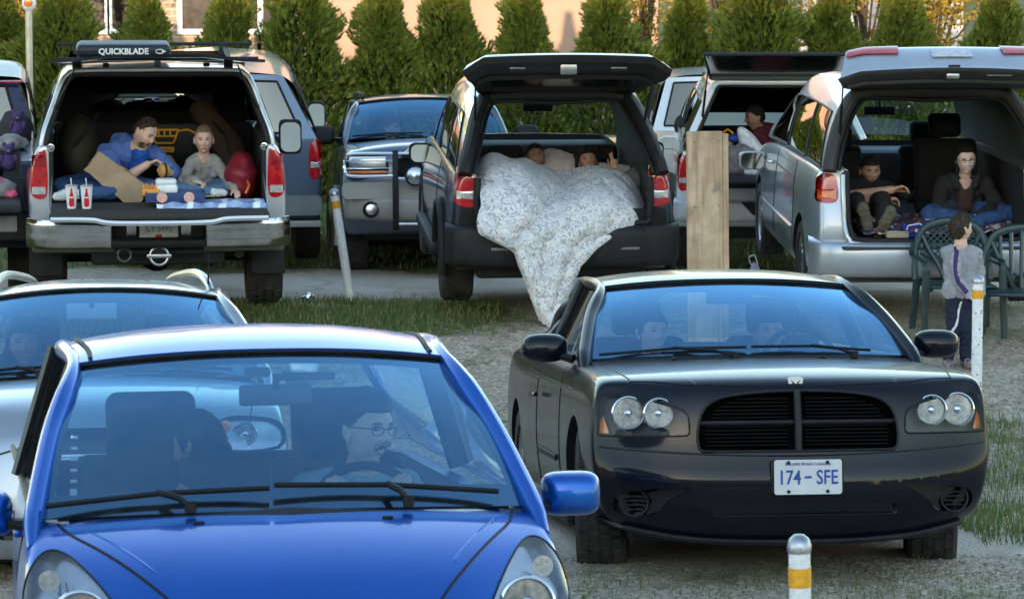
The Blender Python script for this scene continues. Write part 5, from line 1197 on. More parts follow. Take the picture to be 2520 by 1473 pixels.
def rearglass(root, hb, ht, y0, y1, z0, z1, mt, paintm, edge=.1):
    """rear door skin with a window in it"""
    f = lambda u, v, o=0: Vector((u*lerp(hb, ht, v), lerp(y0, y1, v)-.05*(1-u*u)-o, lerp(z0, z1, v)+.02*(1-u*u)*v))
    b = MB().grid(lambda u, v: f(u, v), 20, 10, 0, -1, 1, 0, 1).build('rear_door', paintm, root)
    w = MB().grid(lambda u, v: f(u, v, .008), 20, 10, 0, -.86, .86, .10, .90).build('rear_window', mt, b)
    P = [f(-.86, t/8, .01) for t in range(1, 8)]+[f(-.86+1.72*k/16, .9, .01) for k in range(17)]+[f(.86, 1-t/8, .01) for t in range(1, 8)]+[f(.86-1.72*k/16, .1, .01) for k in range(17)]
    MB().tube(P, .012, 6, closed=True).build('frame', M_black, w); return b
M_beige = glass('rear_privacy_glass', (.10, .10, .09), 1.6, .09, gtint=(1, .90, .78))
rearglass(ru, .92, .60, .02, .15, 1.28, 1.88, M_beige, M_bs)
for s in (-1, 1): taillight(ru, bvu, [(s*.85, .925), (s*.955, .925), (s*.96, 1.24), (s*.86, 1.24)], [(1.0, 1.06, M_clr)])
MB().prism(rrect(0, .64, 1.93, .19, .05), lambda p: -.08+.1*abs(p[0])**4, .1).build('bumper', mat('grey_bumper', (.20, .21, .22), .5), ru)
MB().box((.78, -.05, .47), (.34, .06, .06), .01).build('tow_step', M_cladding, ru); MB().prism(rrect(0, .95, .31, .16, .01), -.02, 0).build('plate', M_white, ru)
for s in (-1, 1):
    wheel(ru, s*.85, 1.1, .39, .26); wheel(ru, s*.85, 4.7, .39, .26)
    mirror_pod(ru, (s*1.06, 3.2, 1.24), (.20, .14, .30), M_trim, 1, -1, stalk=(s*.9, 3.25, 1.2), round_=.6)
underbody(ru, .8, .3, 5.2, .45, .16)
# ================================================================ navy pickup at the far left
M_nv = paint('navy_paint', (.008, .016, .060), .3, .35, .03, coat=.4, spec=.2)
rn = car_root('navy_pickup', -4.55, 25.3, .05, 9, -3, 'dark navy pickup cut by the left picture edge, tailgate down and bed full of bags', 'pickup truck')
sp = dict(X=[0, .4, .74, .9, .97, 1], Y=[.06, .10, .25, 1.2, 2.1, 2.6, 3.4, 4.2, 4.9, 5.5, 5.65], hw=[.955, .975, .985]+[.985]*5+[.98, .96, .9],
  Zf=[0, .12, .4, .7, .93, 1], sx=[.97, .995, 1.0, .99, .97, .93], zb=[.62, .58, .50]+[.48]*6+[.5, .6], te=[1.22]*4+[1.22, 1.24, 1.24, 1.24, 1.2, 1.12, 1.05], tc=[1.22]*4+[1.22, 1.24, 1.24, 1.26, 1.24, 1.15, 1.05], nc=.03, fj=[1, .3])
bvn = rear_body(sp, rn, M_nv, [(MB().box((0, 1.0, 1.41), (1.62, 2.3, 1.0)), M_mat), (MB().box((0, 3.3, 1.25), (1.7, 1.5, 1.0)), M_int)], [(1.25, .39, .45), (4.75, .39, .45)])
cn = Loft([[(.96, 2.2, 1.22), (.95, 2.22, 1.35), (.92, 2.26, 1.5), (.86, 2.3, 1.63), (.72, 2.32, 1.67), (0, 2.34, 1.69)], [(.96, 3.2, 1.22), (.95, 3.2, 1.36), (.93, 3.2, 1.52), (.88, 3.2, 1.66), (.74, 3.2, 1.72), (0, 3.2, 1.75)], [(.94, 4.2, 1.2), (.93, 4.05, 1.35), (.88, 3.85, 1.5), (.82, 3.7, 1.62), (.7, 3.62, 1.69), (0, 3.6, 1.72)]])
c_ = cn.skin('cab_roof', rn, M_nv, .04)
for s in (-1, 1): cn.window('cab_side_window', c_, s*.96, s*.45, .08, .85, M_tint)
rearglass(rn, .95, .82, 2.2, 2.3, 1.22, 1.63, M_beige, M_nv)
MB().box((.70, 2.20, 1.635), (.30, .04, .022), .008).build('brake_light', M_red, rn)
MB().box((.80, .0, 1.0), (.05, .03, .2)).build('gate_pillar_trim', M_black, rn)
MB().box((0, -.27, .93), (1.60, .56, .065), .018).build('tailgate', M_trim, rn); MB().box((0, .0, .72), (1.9, .16, .20), .04).build('bumper', M_trim, rn); MB().prism(rrect(.62, .76, .30, .12, .01), -.095, -.085).build('plate', mat('plate_dim', (.25, .26, .28), .5), rn)
for s in (-1, 1):
    taillight(rn, bvn, [(s*.86, .9), (s*.95, .9), (s*.95, 1.15), (s*.86, 1.15)], [(.95, 1.0, M_clr)]); wheel(rn, s*.845, 1.25, .39, .28); wheel(rn, s*.845, 4.75, .39, .28)
underbody(rn, .7, .3, 5.2, .48, .16)
GN = 'bags and toys in the navy pickup\'s bed'
def lump(root, loc, r, mt, label, name='bag', cat='bag', seed=0, group=GN, amp=.12, part='bag'):
    o = attach(root, name, loc, label, cat, group)
    MB().ell((0, 0, 0), r, 24, 16, fn=lambda q: q*(1+amp*noise.noise(q*(2.2/max(r))+Vector((seed, 0, 0)))*2)).build(part, mt, o); return o
M_purp = mat('purple_plush', (.07, .04, .15), .95, var=.4, scale=40, bump=.8, bscale=70); M_wb = mat('white_print_cloth', (.55, .55, .56), .85, var=.5, scale=18, c2=(.20, .18, .19)); M_pk = mat('pink_print_cloth', (.55, .10, .18), .85, var=.3)
b_ = lump(rn, (.62, .0, 1.02), (.15, .12, .08), M_wb, 'white and grey printed bag on the navy pickup\'s tailgate', seed=3); MB().tube(cr([(-.08, -.06, .05), (-.02, -.08, .14), (.06, -.06, .05)], 5), .008, 6).build('handle', M_pk, b_)
b_ = lump(rn, (.72, -.05, .985), (.06, .06, .035), M_pk, 'small pink cloth item at the right end of the navy tailgate', 'folded_cloth', 'cloth', 5, part='cloth')
for (x, y, z, r, lab, sd) in [(.80, 1.2, 1.40, .055, 'purple plush toy standing highest in the navy pickup\'s bed', 1), (.72, .6, 1.20, .06, 'purple plush toy lower down, below the pale stuffed bear', 2)]:
    t = attach(rn, 'plush_toy', (x, y, z), lab, 'toy', GN); m = MB(); m.ell((0, 0, -.05), (r, r*.9, r*1.2), 16, 12); m.ell((0, -.01, r*.9), (r*.75, r*.7, r*.7), 16, 12)
    for s in (-1, 1): m.ell((s*r*.55, 0, r*1.5), (r*.3, r*.2, r*.35), 10, 8); m.ell((s*r*.9, -.02, -.02), (r*.35, r*.3, r*.6), 10, 8)
    m.build('plush_body', M_purp, t); MB().ell((0, -r*.75, r*.8), (r*.25, r*.15, r*.2), 10, 8).build('muzzle', M_wb, t)
lump(rn, (.74, .9, 1.27), (.13, .12, .07), M_wb, 'pale grey bundle squeezed between the two purple plush toys', 'bundle', 'bundle', 8, part='cloth')
lump(rn, (.3, .5, 1.08), (.35, .3, .15), M_black, 'black duffel filling the navy pickup\'s bed', 'duffel_bag', 'bag', 9)
lump(rn, (.78, 1.6, 1.3), (.14, .14, .16), mat('dark_cloth', (.03, .03, .035), .9), 'dark soft bundle against the navy pickup\'s cab', 'bundle', 'bundle', 11, part='cloth')
# ================================================================ pale suv by the hedge, right
M_ps = paint('pearl_silver', (.55, .58, .60), .4, .3, .06)
rp = car_root('pale_suv', 2.38, 37.0, -.25, -1, 0, 'pale silver off-roader seen from behind, left of the white pickup near the hedge', 'car')
sp = dict(X=[0, .4, .75, .92, 1], Y=[0, .06, .3, 1.5, 3, 4.2, 4.6, 4.7], hw=[.86, .89, .90, .90, .90, .9, .88, .8], Zf=[0, .12, .4, .75, .95, 1], sx=[.96, .99, 1, .99, .96, .93],
  zb=[.5, .45, .4, .4, .4, .4, .5, .6], te=[1.16, 1.18, 1.18, 1.18, 1.17, 1.12, 1.05, 1.0], tc=[1.16, 1.18, 1.18, 1.18, 1.17, 1.15, 1.05, 1.0], nc=.05, fj=[1, .4])
bvp = rear_body(sp, rp, M_ps, [(MB().box((0, 2.0, 1.3), (1.6, 3.3, 1.2)), M_int)], [(.95, .38, .44), (3.8, .38, .44)])
up_ = Loft([[(.84, .03, 1.15), (.80, .10, 1.32), (.74, .18, 1.55), (.68, .22, 1.68), (.5, .24, 1.74), (0, .25, 1.77)], [(.84, 1.6, 1.15), (.81, 1.6, 1.32), (.76, 1.6, 1.56), (.70, 1.6, 1.70), (.5, 1.6, 1.77), (0, 1.6, 1.80)], [(.84, 3.5, 1.12), (.80, 3.3, 1.3), (.73, 3.05, 1.53), (.67, 2.95, 1.67), (.5, 2.9, 1.73), (0, 2.88, 1.76)]])
us = up_.skin('upper_body', rp, M_ps, .04)
for s in (-1, 1):
    for t0, t1 in ((.08, .36), (.42, .62), (.66, .86)): up_.window('side_window', us, s*.94, s*.50, t0, t1, M_tint)
    taillight(rp, bvp, [(s*.77, .85), (s*.87, .85), (s*.87, 1.1), (s*.77, 1.1)], [(.9, .95, M_clr)]); wheel(rp, s*.79, .95, .36, .24); wheel(rp, s*.79, 3.8, .36, .24)
    mirror_pod(rp, (s*.98, 2.9, 1.2), (.2, .13, .16), M_trim, 1, -1, stalk=(s*.84, 2.95, 1.15))
    MB().tube(cr([(s*.62, .4, 1.74), (s*.64, .6, 1.80), (s*.65, 2.2, 1.82), (s*.63, 2.6, 1.77)], 5), .018, 8).build('roof_rail', M_alloy, rp)
rearglass(rp, .82, .66, .0, .2, 1.14, 1.72, M_beige, M_ps)
MB().prism(rrect(0, .58, 1.78, .2, .05), lambda p: -.08+.1*abs(p[0])**4, .1).build('bumper', M_trim, rp); underbody(rp, .7, .3, 4.4, .42, .14)
# white estate tucked between it and the hatch car
M_wc = paint('white_car_paint', (.68, .70, .74), .1, .3, .05)
# ================================================================ black hatch car with the couple under the duvet
M_eb = paint('midnight_blue_paint', (.010, .016, .035), .4, .28, .05)
M_etrim = mat('hatch_trim', (.011, .0105, .011), .6, var=.3, bump=.2, spec=.3)
re_ = car_root('black_suv', .40, 25.7, .05, 5, -3, 'black off-road wagon seen from behind, hatch raised over two people under a duvet', 'car')
sp = dict(X=[0, .4, .72, .88, .97, 1], Y=[.05, .12, .3, 1.2, 2.2, 3.0, 3.7, 4.25, 4.4],
  hw=[.83, .87, .895, .90, .90, .90, .90, .87, .8], Zf=[0, .14, .35, .62, .86, .96, 1], sx=[.93, .985, 1.0, .99, .965, .94, .92],
  zb=[.40, .36, .32, .32, .32, .32, .33, .4, .5], te=[1.10, 1.10, 1.10, 1.10, 1.09, 1.08, 1.02, .95, .85], tc=[1.10, 1.10, 1.10, 1.10, 1.09, 1.10, 1.05, .95, .85], nc=.05, fj=[1, .35], tcv=.2)
bve = rear_body(sp, re_, M_eb, [(MB().box((0, 1.6, 1.20), (1.34, 3.4, .96), .04), M_int)], [(.92, .37, .42), (3.52, .37, .42)])
ue = Loft([[(.825, .06, 1.09), (.80, .12, 1.20), (.745, .32, 1.38), (.685, .54, 1.54), (.63, .66, 1.64), (.56, .70, 1.685), (.3, .70, 1.715), (0, .70, 1.725)],
           [(.825, 1.2, 1.09), (.81, 1.2, 1.20), (.765, 1.2, 1.40), (.715, 1.2, 1.57), (.665, 1.2, 1.665), (.58, 1.2, 1.71), (.3, 1.2, 1.735), (0, 1.2, 1.745)],
           [(.825, 2.2, 1.08), (.81, 2.2, 1.20), (.765, 2.2, 1.39), (.71, 2.15, 1.56), (.655, 2.12, 1.65), (.57, 2.1, 1.69), (.3, 2.08, 1.715), (0, 2.08, 1.725)],
           [(.82, 3.1, 1.06), (.80, 3.0, 1.16), (.74, 2.8, 1.34), (.67, 2.6, 1.50), (.61, 2.5, 1.58), (.54, 2.45, 1.62), (.3, 2.42, 1.65), (0, 2.41, 1.66)]])
us = ue.skin('upper_body', re_, M_eb, .05)
M_sg2 = glass('pale_side_glass', (.06, .065, .065), 2.0, .34, gtint=(1, .98, .95))
for s in (-1, 1):
    ue.window('quarter_window', us, s*.97, s*.62, .07, .30, M_sg2, taper=.10); ue.window('side_window', us, s*.97, s*.62, .34, .58, M_sg2); ue.window('side_window', us, s*.97, s*.62, .62, .84, M_sg2)
    MB().tube(cr([(s*.56, .85, 1.73), (s*.575, 1.0, 1.78), (s*.58, 2.0, 1.78), (s*.56, 2.3, 1.72)], 5), .016, 8).build('roof_rail', M_black, re_)
ue.rim('hatch_opening_trim', re_, M_etrim, 0, .060, .055, flat=1.5, dy=.0); ue.rim('opening_seal', re_, M_black, 0, .130, .016, dy=-.02)
MB().tube(cr([(-.665, .05, 1.08), (-.675, .03, .92), (-.66, .02, .78), (-.60, .01, .725), (0, 0, .715), (.60, .01, .725), (.66, .02, .78), (.675, .03, .92), (.665, .05, 1.08)], 6), .028, 8).build('sill_trim', M_etrim, re_)
for s in (-1, 1):
    taillight(re_, bve, [(s*.665, .872), (s*.83, .872), (s*.84, 1.0), (s*.825, 1.13), (s*.79, 1.155), (s*.68, 1.15)], [(.91, .975, M_clr), (1.07, 1.12, M_clr)])
# windscreen of the far end
MB().grid(lambda u, v: Vector((u*lerp(.80, .60, v), lerp(3.12, 2.47, v)-.0+.12*(1-u*u)*(1-v), lerp(1.04, 1.60, v)+.03*(1-u*u))), 14, 6, u0=-1).build('windscreen', M_clearg, re_)
rv_mirror(re_, .05, 2.72, 1.36, .26, .07, None, 1.58)
MB().box((0, 2.95, .98), (1.5, .4, .12), .04).build('dashboard', MATS['dash_plastic'], re_)
# bumper: black with a stepped top and two slim reflectors
bumper_skin(re_, 'bumper', M_trim, [(.0, .70), (-.07, .695), (-.10, .665), (-.105, .55), (-.09, .46), (-.05, .41), (.05, .395)], .905, .15, 5)
MB().box((0, -.03, .685), (1.25, .14, .03), .012).build('bumper_step', M_black, re_); MB().prism(rrect(0, .77, 1.60, .13, .03), lambda p: -.02+.12*abs(p[0]/.9)**5, .045).build('lower_gate_panel', M_black, re_)
for s in (-1, 1):
    MB().box((s*.50, -.105, .545), (.15, .02, .022), .005).build('reflector', mat('grey_reflector', (.16, .16, .18), .3), re_); 
    fl = MB().tube([(s*.905, .92+.43*math.cos(a), .37+.43*math.sin(a)) for a in np.linspace(-.3, 3.4, 22)], .035, 8, up=(1, 0, 0)); fl.build('wheel_flare', M_trim, re_)
    MB().box((s*.91, 2.2, .36), (.10, 2.0, .10), .03).build('side_step', M_trim, re_)
    seam(MB(), on_side(bve, [(1.5, 1.06), (1.5, .7), (1.42, .45)], s), .004).build('door_seam', M_black, re_)
    wheel(re_, s*.775, .92, .365, .245, rimr=.62); wheel(re_, s*.775, 3.52, .365, .245)
    mirror_pod(re_, (-.93 if s < 0 else 1.06, 2.95, .95), (.21, .14, .175), M_black, 1, -1, stalk=(s*.83, 2.95, .98), round_=.45)
underbody(re_, .78, .2, 4.0, .34, .14); MB().tube([(-.6, .92, .3), (.6, .92, .3)], .05, 8).build('rear_axle', M_trim, re_)
# raised hatch
go, gA, gB = gate('raised_hatch', re_, ([(.72, 1.70), (.45, 1.82), (.12, 1.965), (-.10, 2.03), (-.20, 2.02)], [(.74, 1.66), (.48, 1.725), (.22, 1.80), (.02, 1.86), (-.12, 1.905), (-.19, 1.965)]), (.60, .80), M_eb, M_etrim, .10, .035, wing=.10)
DZ = 0
iw = MB().grid(lambda u, t: gB(u*.80, .08+.44*t)+Vector((0, -.006, -.006)), 12, 8, u0=-1, v0=0, v1=1).build('gate_glass', M_gloss, re_)
MB().tube([gB(u, .60)+Vector((0, -.01, -.012)) for u in np.linspace(-.92, .92, 30)], .022, 8).build('gate_trim_ridge', M_etrim, re_)
MB().box(tuple(gB(0, .84)+Vector((0, -.012, .0))), (.13, .05, .095), .012).build('gate_latch', M_alloy, re_)
for s in (-1, 1): MB().box(tuple(gB(s*.50, .84)+Vector((0, -.006, -.0))), (.13, .04, .040), .012).build('pull_recess', M_gloss, re_); strut(re_, (s*.66, .42, 1.42), (s*.69, .02, 1.92))
# seats folded: head restraints, pillows
for x, y in ((-.28, 2.1), (.50, 2.1)): seat(re_, x, y-.25, .60, .5, .34, True, M_int, 8, hw2=.30, hh=.15)
MB().box((0, 1.2, .70), (1.36, 2.0, .10), .02).build('cargo_floor', M_int, re_)
M_pil = mat('pillow_cotton', (.62, .56, .54), .9, bump=.35, bscale=12, var=.15); M_pil2 = mat('grey_blanket', (.13, .12, .115), .95, bump=.4, bscale=60)
def pillow(root, loc, r, rot, label, mt, name='pillow', cat='pillow'):
    o = attach(root, name, loc, label, cat); M = Matrix.Rotation(R_(rot[0]), 3, 'X') @ Matrix.Rotation(R_(rot[1]), 3, 'Y')
    def fn(q):
        q = Vector((math.copysign(abs(q.x/r[0])**.55*r[0], q.x), q.y, math.copysign(abs(q.z/r[2])**.55*r[2], q.z))); k = 1-.55*(max(abs(q.x)/r[0], abs(q.z)/r[2])**3); q.y *= k; return q+Vector((0, .012*noise.noise(q*13), 0))
    MB().ell((0, 0, 0), r, 36, 24, fn=fn, M=M).build('case', mt, o); return o
pillow(re_, (.17, 1.62, .98), (.24, .09, .15), (-55, 24), 'pinkish white pillow standing between the two heads in the black hatch car', M_pil)
pillow(re_, (.58, 1.35, .93), (.24, .08, .12), (-60, 14), 'pale pillow under the curly haired woman\'s raised hand', M_pil)
pillow(re_, (.62, .85, .88), (.14, .20, .15), (-40, 55), 'dark grey folded blanket at the right wall of the black hatch car', M_pil2, 'folded_blanket', 'blanket')
pillow(re_, (-.40, 1.2, .86), (.26, .09, .13), (-60, -6), 'pinkish pillow under the man\'s head, at the left in the black hatch car', M_pil)
# ---- duvet: rows run from the chest (far) over the bumper down to the trailing corner
dv = attach(re_, 'duvet', (0, 0, 0), 'white duvet with blue grey floral print, hanging from the open hatch to the ground', 'duvet')
#  each row: left->right points (x,y,z)
DR = [[(-.64, 1.15, 1.00), (-.46, 1.05, 1.035), (-.26, 1.0, 1.02), (-.08, 1.1, .95), (.10, 1.05, .925), (.24, 1.0, .945), (.42, .95, .965), (.56, .9, .93), (.66, .85, .86)],
      [(-.62, .80, 1.055), (-.48, .75, 1.09), (-.28, .72, 1.04), (-.10, .75, .975), (.06, .75, .90), (.22, .70, .955), (.40, .68, .975), (.56, .62, .91), (.665, .60, .80)],
      [(-.63, .42, 1.03), (-.50, .40, 1.09), (-.31, .38, 1.06), (-.14, .42, .95), (.02, .45, .87), (.19, .40, .93), (.36, .36, .94), (.52, .30, .86), (.62, .30, .765)],
      [(-.635, .10, .97), (-.50, .05, 1.00), (-.33, .02, .98), (-.18, .06, .88), (-.02, .12, .83), (.14, .08, .87), (.30, .05, .87), (.44, .02, .80), (.55, .06, .725)],
      [(-.655, -.08, .84), (-.52, -.14, .86), (-.36, -.16, .84), (-.22, -.12, .78), (-.07, -.06, .76), (.07, -.08, .77), (.21, -.08, .76), (.33, -.06, .70), (.42, -.04, .66)],
      [(-.665, -.13, .74), (-.54, -.19, .75), (-.40, -.21, .74), (-.27, -.18, .69), (-.14, -.14, .67), (-.02, -.15, .66), (.11, -.15, .64), (.21, -.13, .59), (.28, -.12, .55)],
      [(-.635, -.15, .68), (-.53, -.21, .665), (-.42, -.22, .64), (-.32, -.20, .58), (-.21, -.18, .55), (-.09, -.19, .53), (.02, -.19, .51), (.12, -.16, .46), (.19, -.15, .42)],
      [(-.40, -.17, .60), (-.39, -.20, .57), (-.36, -.22, .52), (-.30, -.22, .44), (-.21, -.20, .41), (-.11, -.22, .38), (-.01, -.21, .36), (.07, -.18, .32), (.12, -.17, .29)],
      [(-.33, -.18, .43), (-.31, -.20, .42), (-.27, -.22, .37), (-.22, -.23, .29), (-.16, -.22, .26), (-.09, -.24, .24), (-.02, -.22, .21), (.035, -.20, .18), (.07, -.19, .15)],
      [(-.24, -.20, .19), (-.225, -.21, .18), (-.20, -.23, .15), (-.17, -.24, .11), (-.13, -.24, .085), (-.085, -.25, .07), (-.04, -.24, .055), (-.0, -.22, .04), (.02, -.21, .03)],
      [(-.175, -.22, .02), (-.165, -.23, .015), (-.155, -.24, .01), (-.145, -.25, .0), (-.13, -.25, -.01), (-.115, -.26, -.015), (-.10, -.25, -.02), (-.085, -.24, -.02), (-.075, -.23, -.02)]]
for r_i in range(5, 10):
    kk = (.86, .76, .70, .66, .70)[r_i-5]; DR[r_i] = [(a if a < -.22 else -.22+(a+.22)*kk, b, c) for a, b, c in DR[r_i]]
cols = [cr([r[k] for r in DR], 9) for k in range(9)]; DV = []
for j in range(len(cols[0])):
    for k in range(9): cols[k][j] = cols[k][j]+Vector((0, 0, .045*max(0, 1-j/22)*(1 if k < 8 else .5)))
    row = cr([cols[k][j] for k in range(9)], 8); DV.append(row)
nr, nc_ = len(DV), len(DV[0]); V = []
for j in range(nr):
    t = j/(nr-1)
    for i in range(nc_):
        p = DV[j][i]; u = i/(nc_-1); nrm = Vector((0, -1, .0 if t > .45 else lerp(1.4, 0, t/.45))).normalized()
        f = .040*noise.noise(Vector((p.x*6+t*2, t*5, 1)))+.026*math.sin(u*24+t*6+3*noise.noise(Vector((u*3, t*4, 2))))*(.25+t)+.011*noise.noise(Vector((p.x*16, p.z*14, 5)))+.060*(.4-abs(noise.noise(Vector((u*6+t*4, t*7-u*3, 9)))))+.035*(.3-abs(noise.noise(Vector((u*13-t*6, t*12, 4)))))
        edge = min(1, u*12, (1-u)*12, (1-t)*10); V.append(p+nrm*f*edge)
DM = MB().add(V, [(j*nc_+i, j*nc_+i+1, (j+1)*nc_+i+1, (j+1)*nc_+i) for j in range(nr-1) for i in range(nc_-1)])
def floral():
    m = mat('duvet_cotton', (.74, .72, .72), .9, bump=.35, bscale=9, var=.03); n = m.node_tree.nodes; l = m.node_tree.links; p = n['Principled BSDF']; tc = n.new('ShaderNodeTexCoord')
    def nz(t, s, d=3, ds=0):
        a = n.new(t); a.inputs['Scale'].default_value = s
        if 'Detail' in a.inputs: a.inputs['Detail'].default_value = d
        if ds: a.inputs['Distortion'].default_value = ds
        l.new(tc.outputs['Object'], a.inputs['Vector']); return a.outputs[0]
    def ramp(s_, a, b):
        r = n.new('ShaderNodeMapRange'); r.inputs[1].default_value = a; r.inputs[2].default_value = b; l.new(s_, r.inputs[0]); return r.outputs[0]
    cur = p.inputs['Base Color'].links[0].from_socket
    for (s_, d, ds, a, b, c) in ((13, 3, 2.4, .54, .60, (.40, .43, .50, 1)), (21, 3, 3.0, .57, .61, (.26, .27, .30, 1)), (8, 2, 1.2, .56, .66, (.62, .65, .70, 1)), (24, 3, 1.2, .62, .66, (.62, .54, .50, 1))):
        x = n.new('ShaderNodeMix'); x.data_type = 'RGBA'; l.new(ramp(nz('ShaderNodeTexNoise', s_, d, ds), a, b), x.inputs[0]); l.new(cur, x.inputs[6]); x.inputs[7].default_value = c; cur = x.outputs[2]
    l.new(cur, p.inputs['Base Color']); return m
DM.build('cover', floral(), dv, True, 180, mods=[solid(.045, 1), ('SUBSURF', dict(levels=1, render_levels=1))])
# ================================================================ silver van with the couple
M_os = paint('van_silver', (.44, .49, .57), .6, .38, .06)
M_ot = mat('van_trim_grey', (.045, .043, .042), .7, var=.2); M_ol = mat('van_liner_grey', (.15, .145, .14), .8)
ro = car_root('silver_van', 3.28, 25.6, .05, 2, -2, 'silver people carrier with its tailgate raised, couple sitting in the back', 'van')
sp = dict(X=[0, .4, .70, .84, .95, 1], Y=[.03, .12, .35, 1.2, 2.4, 3.4, 4.2, 4.8, 5.0],
  hw=[.90, .93, .955, .965, .965, .965, .96, .92, .8], Zf=[0, .10, .28, .50, .78, .94, 1], sx=[.955, .985, 1.0, .99, .975, .95, .935],
  zb=[.34, .30, .26, .25, .25, .25, .26, .3, .4], te=[1.13, 1.13, 1.13, 1.12, 1.10, 1.06, .98, .88, .8], tc=[1.13, 1.13, 1.13, 1.12, 1.10, 1.08, 1.0, .9, .8], nc=.09, ncp=3.2, fj=[1, .35], tcv=.25,
  nz=[.05, .0, -.03, -.03, .05, .07, .07])
bvo = rear_body(sp, ro, M_os, [(MB().box((0, 1.9, 1.20), (1.36, 4.2, 1.22), .05), M_int)], [(.98, .33, .38), (4.0, .33, .38)])
uo = Loft([[(.885, .12, 1.12), (.865, .16, 1.25), (.81, .26, 1.44), (.735, .36, 1.60), (.665, .42, 1.70), (.57, .45, 1.745), (.3, .45, 1.77), (0, .45, 1.775)],
           [(.885, 1.2, 1.12), (.87, 1.2, 1.25), (.82, 1.2, 1.45), (.75, 1.2, 1.62), (.68, 1.2, 1.72), (.58, 1.2, 1.765), (.3, 1.2, 1.785), (0, 1.2, 1.79)],
           [(.885, 2.6, 1.10), (.87, 2.6, 1.22), (.815, 2.55, 1.42), (.74, 2.5, 1.58), (.67, 2.5, 1.68), (.57, 2.5, 1.72), (.3, 2.5, 1.745), (0, 2.5, 1.75)],
           [(.87, 4.0, 1.05), (.85, 3.85, 1.15), (.77, 3.6, 1.30), (.69, 3.35, 1.46), (.62, 3.2, 1.57), (.53, 3.12, 1.61), (.3, 3.08, 1.64), (0, 3.06, 1.65)]])
us = uo.skin('upper_body', ro, M_os, .05, mat('van_inner_lining', (.07, .068, .065), .9))
M_sg3 = glass('van_side_glass', (.07, .08, .08), 2.0, .34, gtint=(1, .99, .96))
for s in (-1, 1):
    uo.window('quarter_window', us, s*.96, s*.62, .04, .30, M_sg3, taper=.05); uo.window('side_window', us, s*.96, s*.62, .325, .58, M_sg3); uo.window('side_window', us, s*.96, s*.62, .61, .88, M_sg3)
uo.rim('opening_channel', ro, M_ot, 0, .055, .052, flat=1.3); uo.rim('opening_seal', ro, M_black, 0, .125, .018, dy=-.02); uo.rim('inner_liner', ro, M_ol, .06, .10, .03)
op = cr([(-.70, .10, 1.13), (-.70, .06, .95), (-.69, .03, .74), (-.655, .01, .64), (-.56, -.01, .605), (0, -.02, .60), (.56, -.01, .605), (.655, .01, .64), (.69, .03, .74), (.70, .06, .95), (.70, .10, 1.13)], 6)
MB().tube(op, .024, 8).build('sill_seal', M_black, ro)
MB().tube([Vector((p.x*1.045, p.y-.015, p.z-.028)) for p in op], .020, 8).build('sill_edge', M_os, ro)
for s in (-1, 1):
    taillight(ro, bvo, [(s*.775, .895), (s*.925, .895), (s*.93, .99), (s*.915, 1.09), (s*.80, 1.10), (s*.765, 1.03)], [(.905, .985, M_amb)])
    MB().box((s*.715, .10, 1.0), (.05, .06, .24), .015).build('pillar_trim', M_ot, ro)
    seam(MB(), on_side(bvo, [(1.05+.42, 1.08), (1.48, .9), (1.42, .70), (1.40, .35)], s), .005).build('door_seam', M_black, ro); seam(MB(), on_side(bvo, [(2.75, 1.06), (2.75, .35)], s), .005).build('door_seam', M_black, ro)
    MB().tube(on_side(bvo, [(1.5, .945), (2.7, .93)], s, .0), .006, 6).build('slide_rail', M_black, ro); MB().tube(on_side(bvo, [(1.45, .55), (2.6, .55), (3.6, .55)], s, .003), .014, 6, flat=.6).build('side_moulding', M_os, ro)
    MB().tube([(s*.955, 2.85, .93), (s*.985, 2.95, .93), (s*.955, 3.08, .93)], .014, 6).build('door_handle', M_os, ro)
    wheel(ro, s*.835, .98, .325, .22); wheel(ro, s*.835, 4.0, .325, .22)
    mirror_pod(ro, (s*1.045, 3.7, .865), (.235, .14, .165), M_os, 1, -1, stalk=(s*.87, 3.7, .92), round_=.45)
bumper_skin(ro, 'bumper', M_os, [(.06, .59), (-.05, .58), (-.085, .545), (-.095, .47), (-.085, .39), (-.05, .335), (.06, .32)], .962, .20, 4.5)
MB().box((0, -.055, .555), (1.5, .12, .02), .008).build('bumper_step', M_ot, ro); MB().prism(rrect(0, .30, 1.7, .06, .02), lambda p: -.06+.2*abs(p[0]/.94)**4, .3).build('bumper_lower', M_ot, ro)
MB().grid(lambda u, v: Vector((u*lerp(.84, .60, v), lerp(4.02, 3.1, v)+.15*(1-u*u)*(1-v), lerp(1.02, 1.58, v)+.03*(1-u*u))), 14, 6, u0=-1).build('windscreen', M_clearg, ro)
rv_mirror(ro, .02, 3.35, 1.33, .27, .075, None, 1.55)
MB().box((0, 3.7, .80), (1.6, .6, .34), .06).build('dashboard', mat('dash_bluegrey', (.04, .06, .10), .6), ro)
MB().box((0, 1.9, .57), (1.36, 3.5, .08), .01).build('cargo_floor', M_int, ro)
go, gA, gB = gate('raised_tailgate', ro, ([(.46, 1.77), (.20, 1.93), (-.05, 2.05), (-.24, 2.085), (-.38, 2.03), (-.47, 1.955), (-.50, 1.925)], [(.48, 1.73), (.22, 1.76), (-.02, 1.79), (-.22, 1.815), (-.38, 1.85), (-.485, 1.90)]), (.64, .86), M_os, M_ot, .12, .05, wing=.05)
MB().box(tuple(gB(0, .86)+Vector((0, -.012, .0))), (.10, .04, .05), .012).build('gate_latch', M_alloy, ro); MB().box(tuple(gB(.42, .88)+Vector((0, -.006, 0))), (.2, .04, .03), .012).build('pull_recess', M_gloss, ro)
MB().tube([gB(u, .72)+Vector((0, -.01, -.008)) for u in np.linspace(-.94, .94, 30)], .016, 8).build('gate_trim_ridge', M_ot, ro)
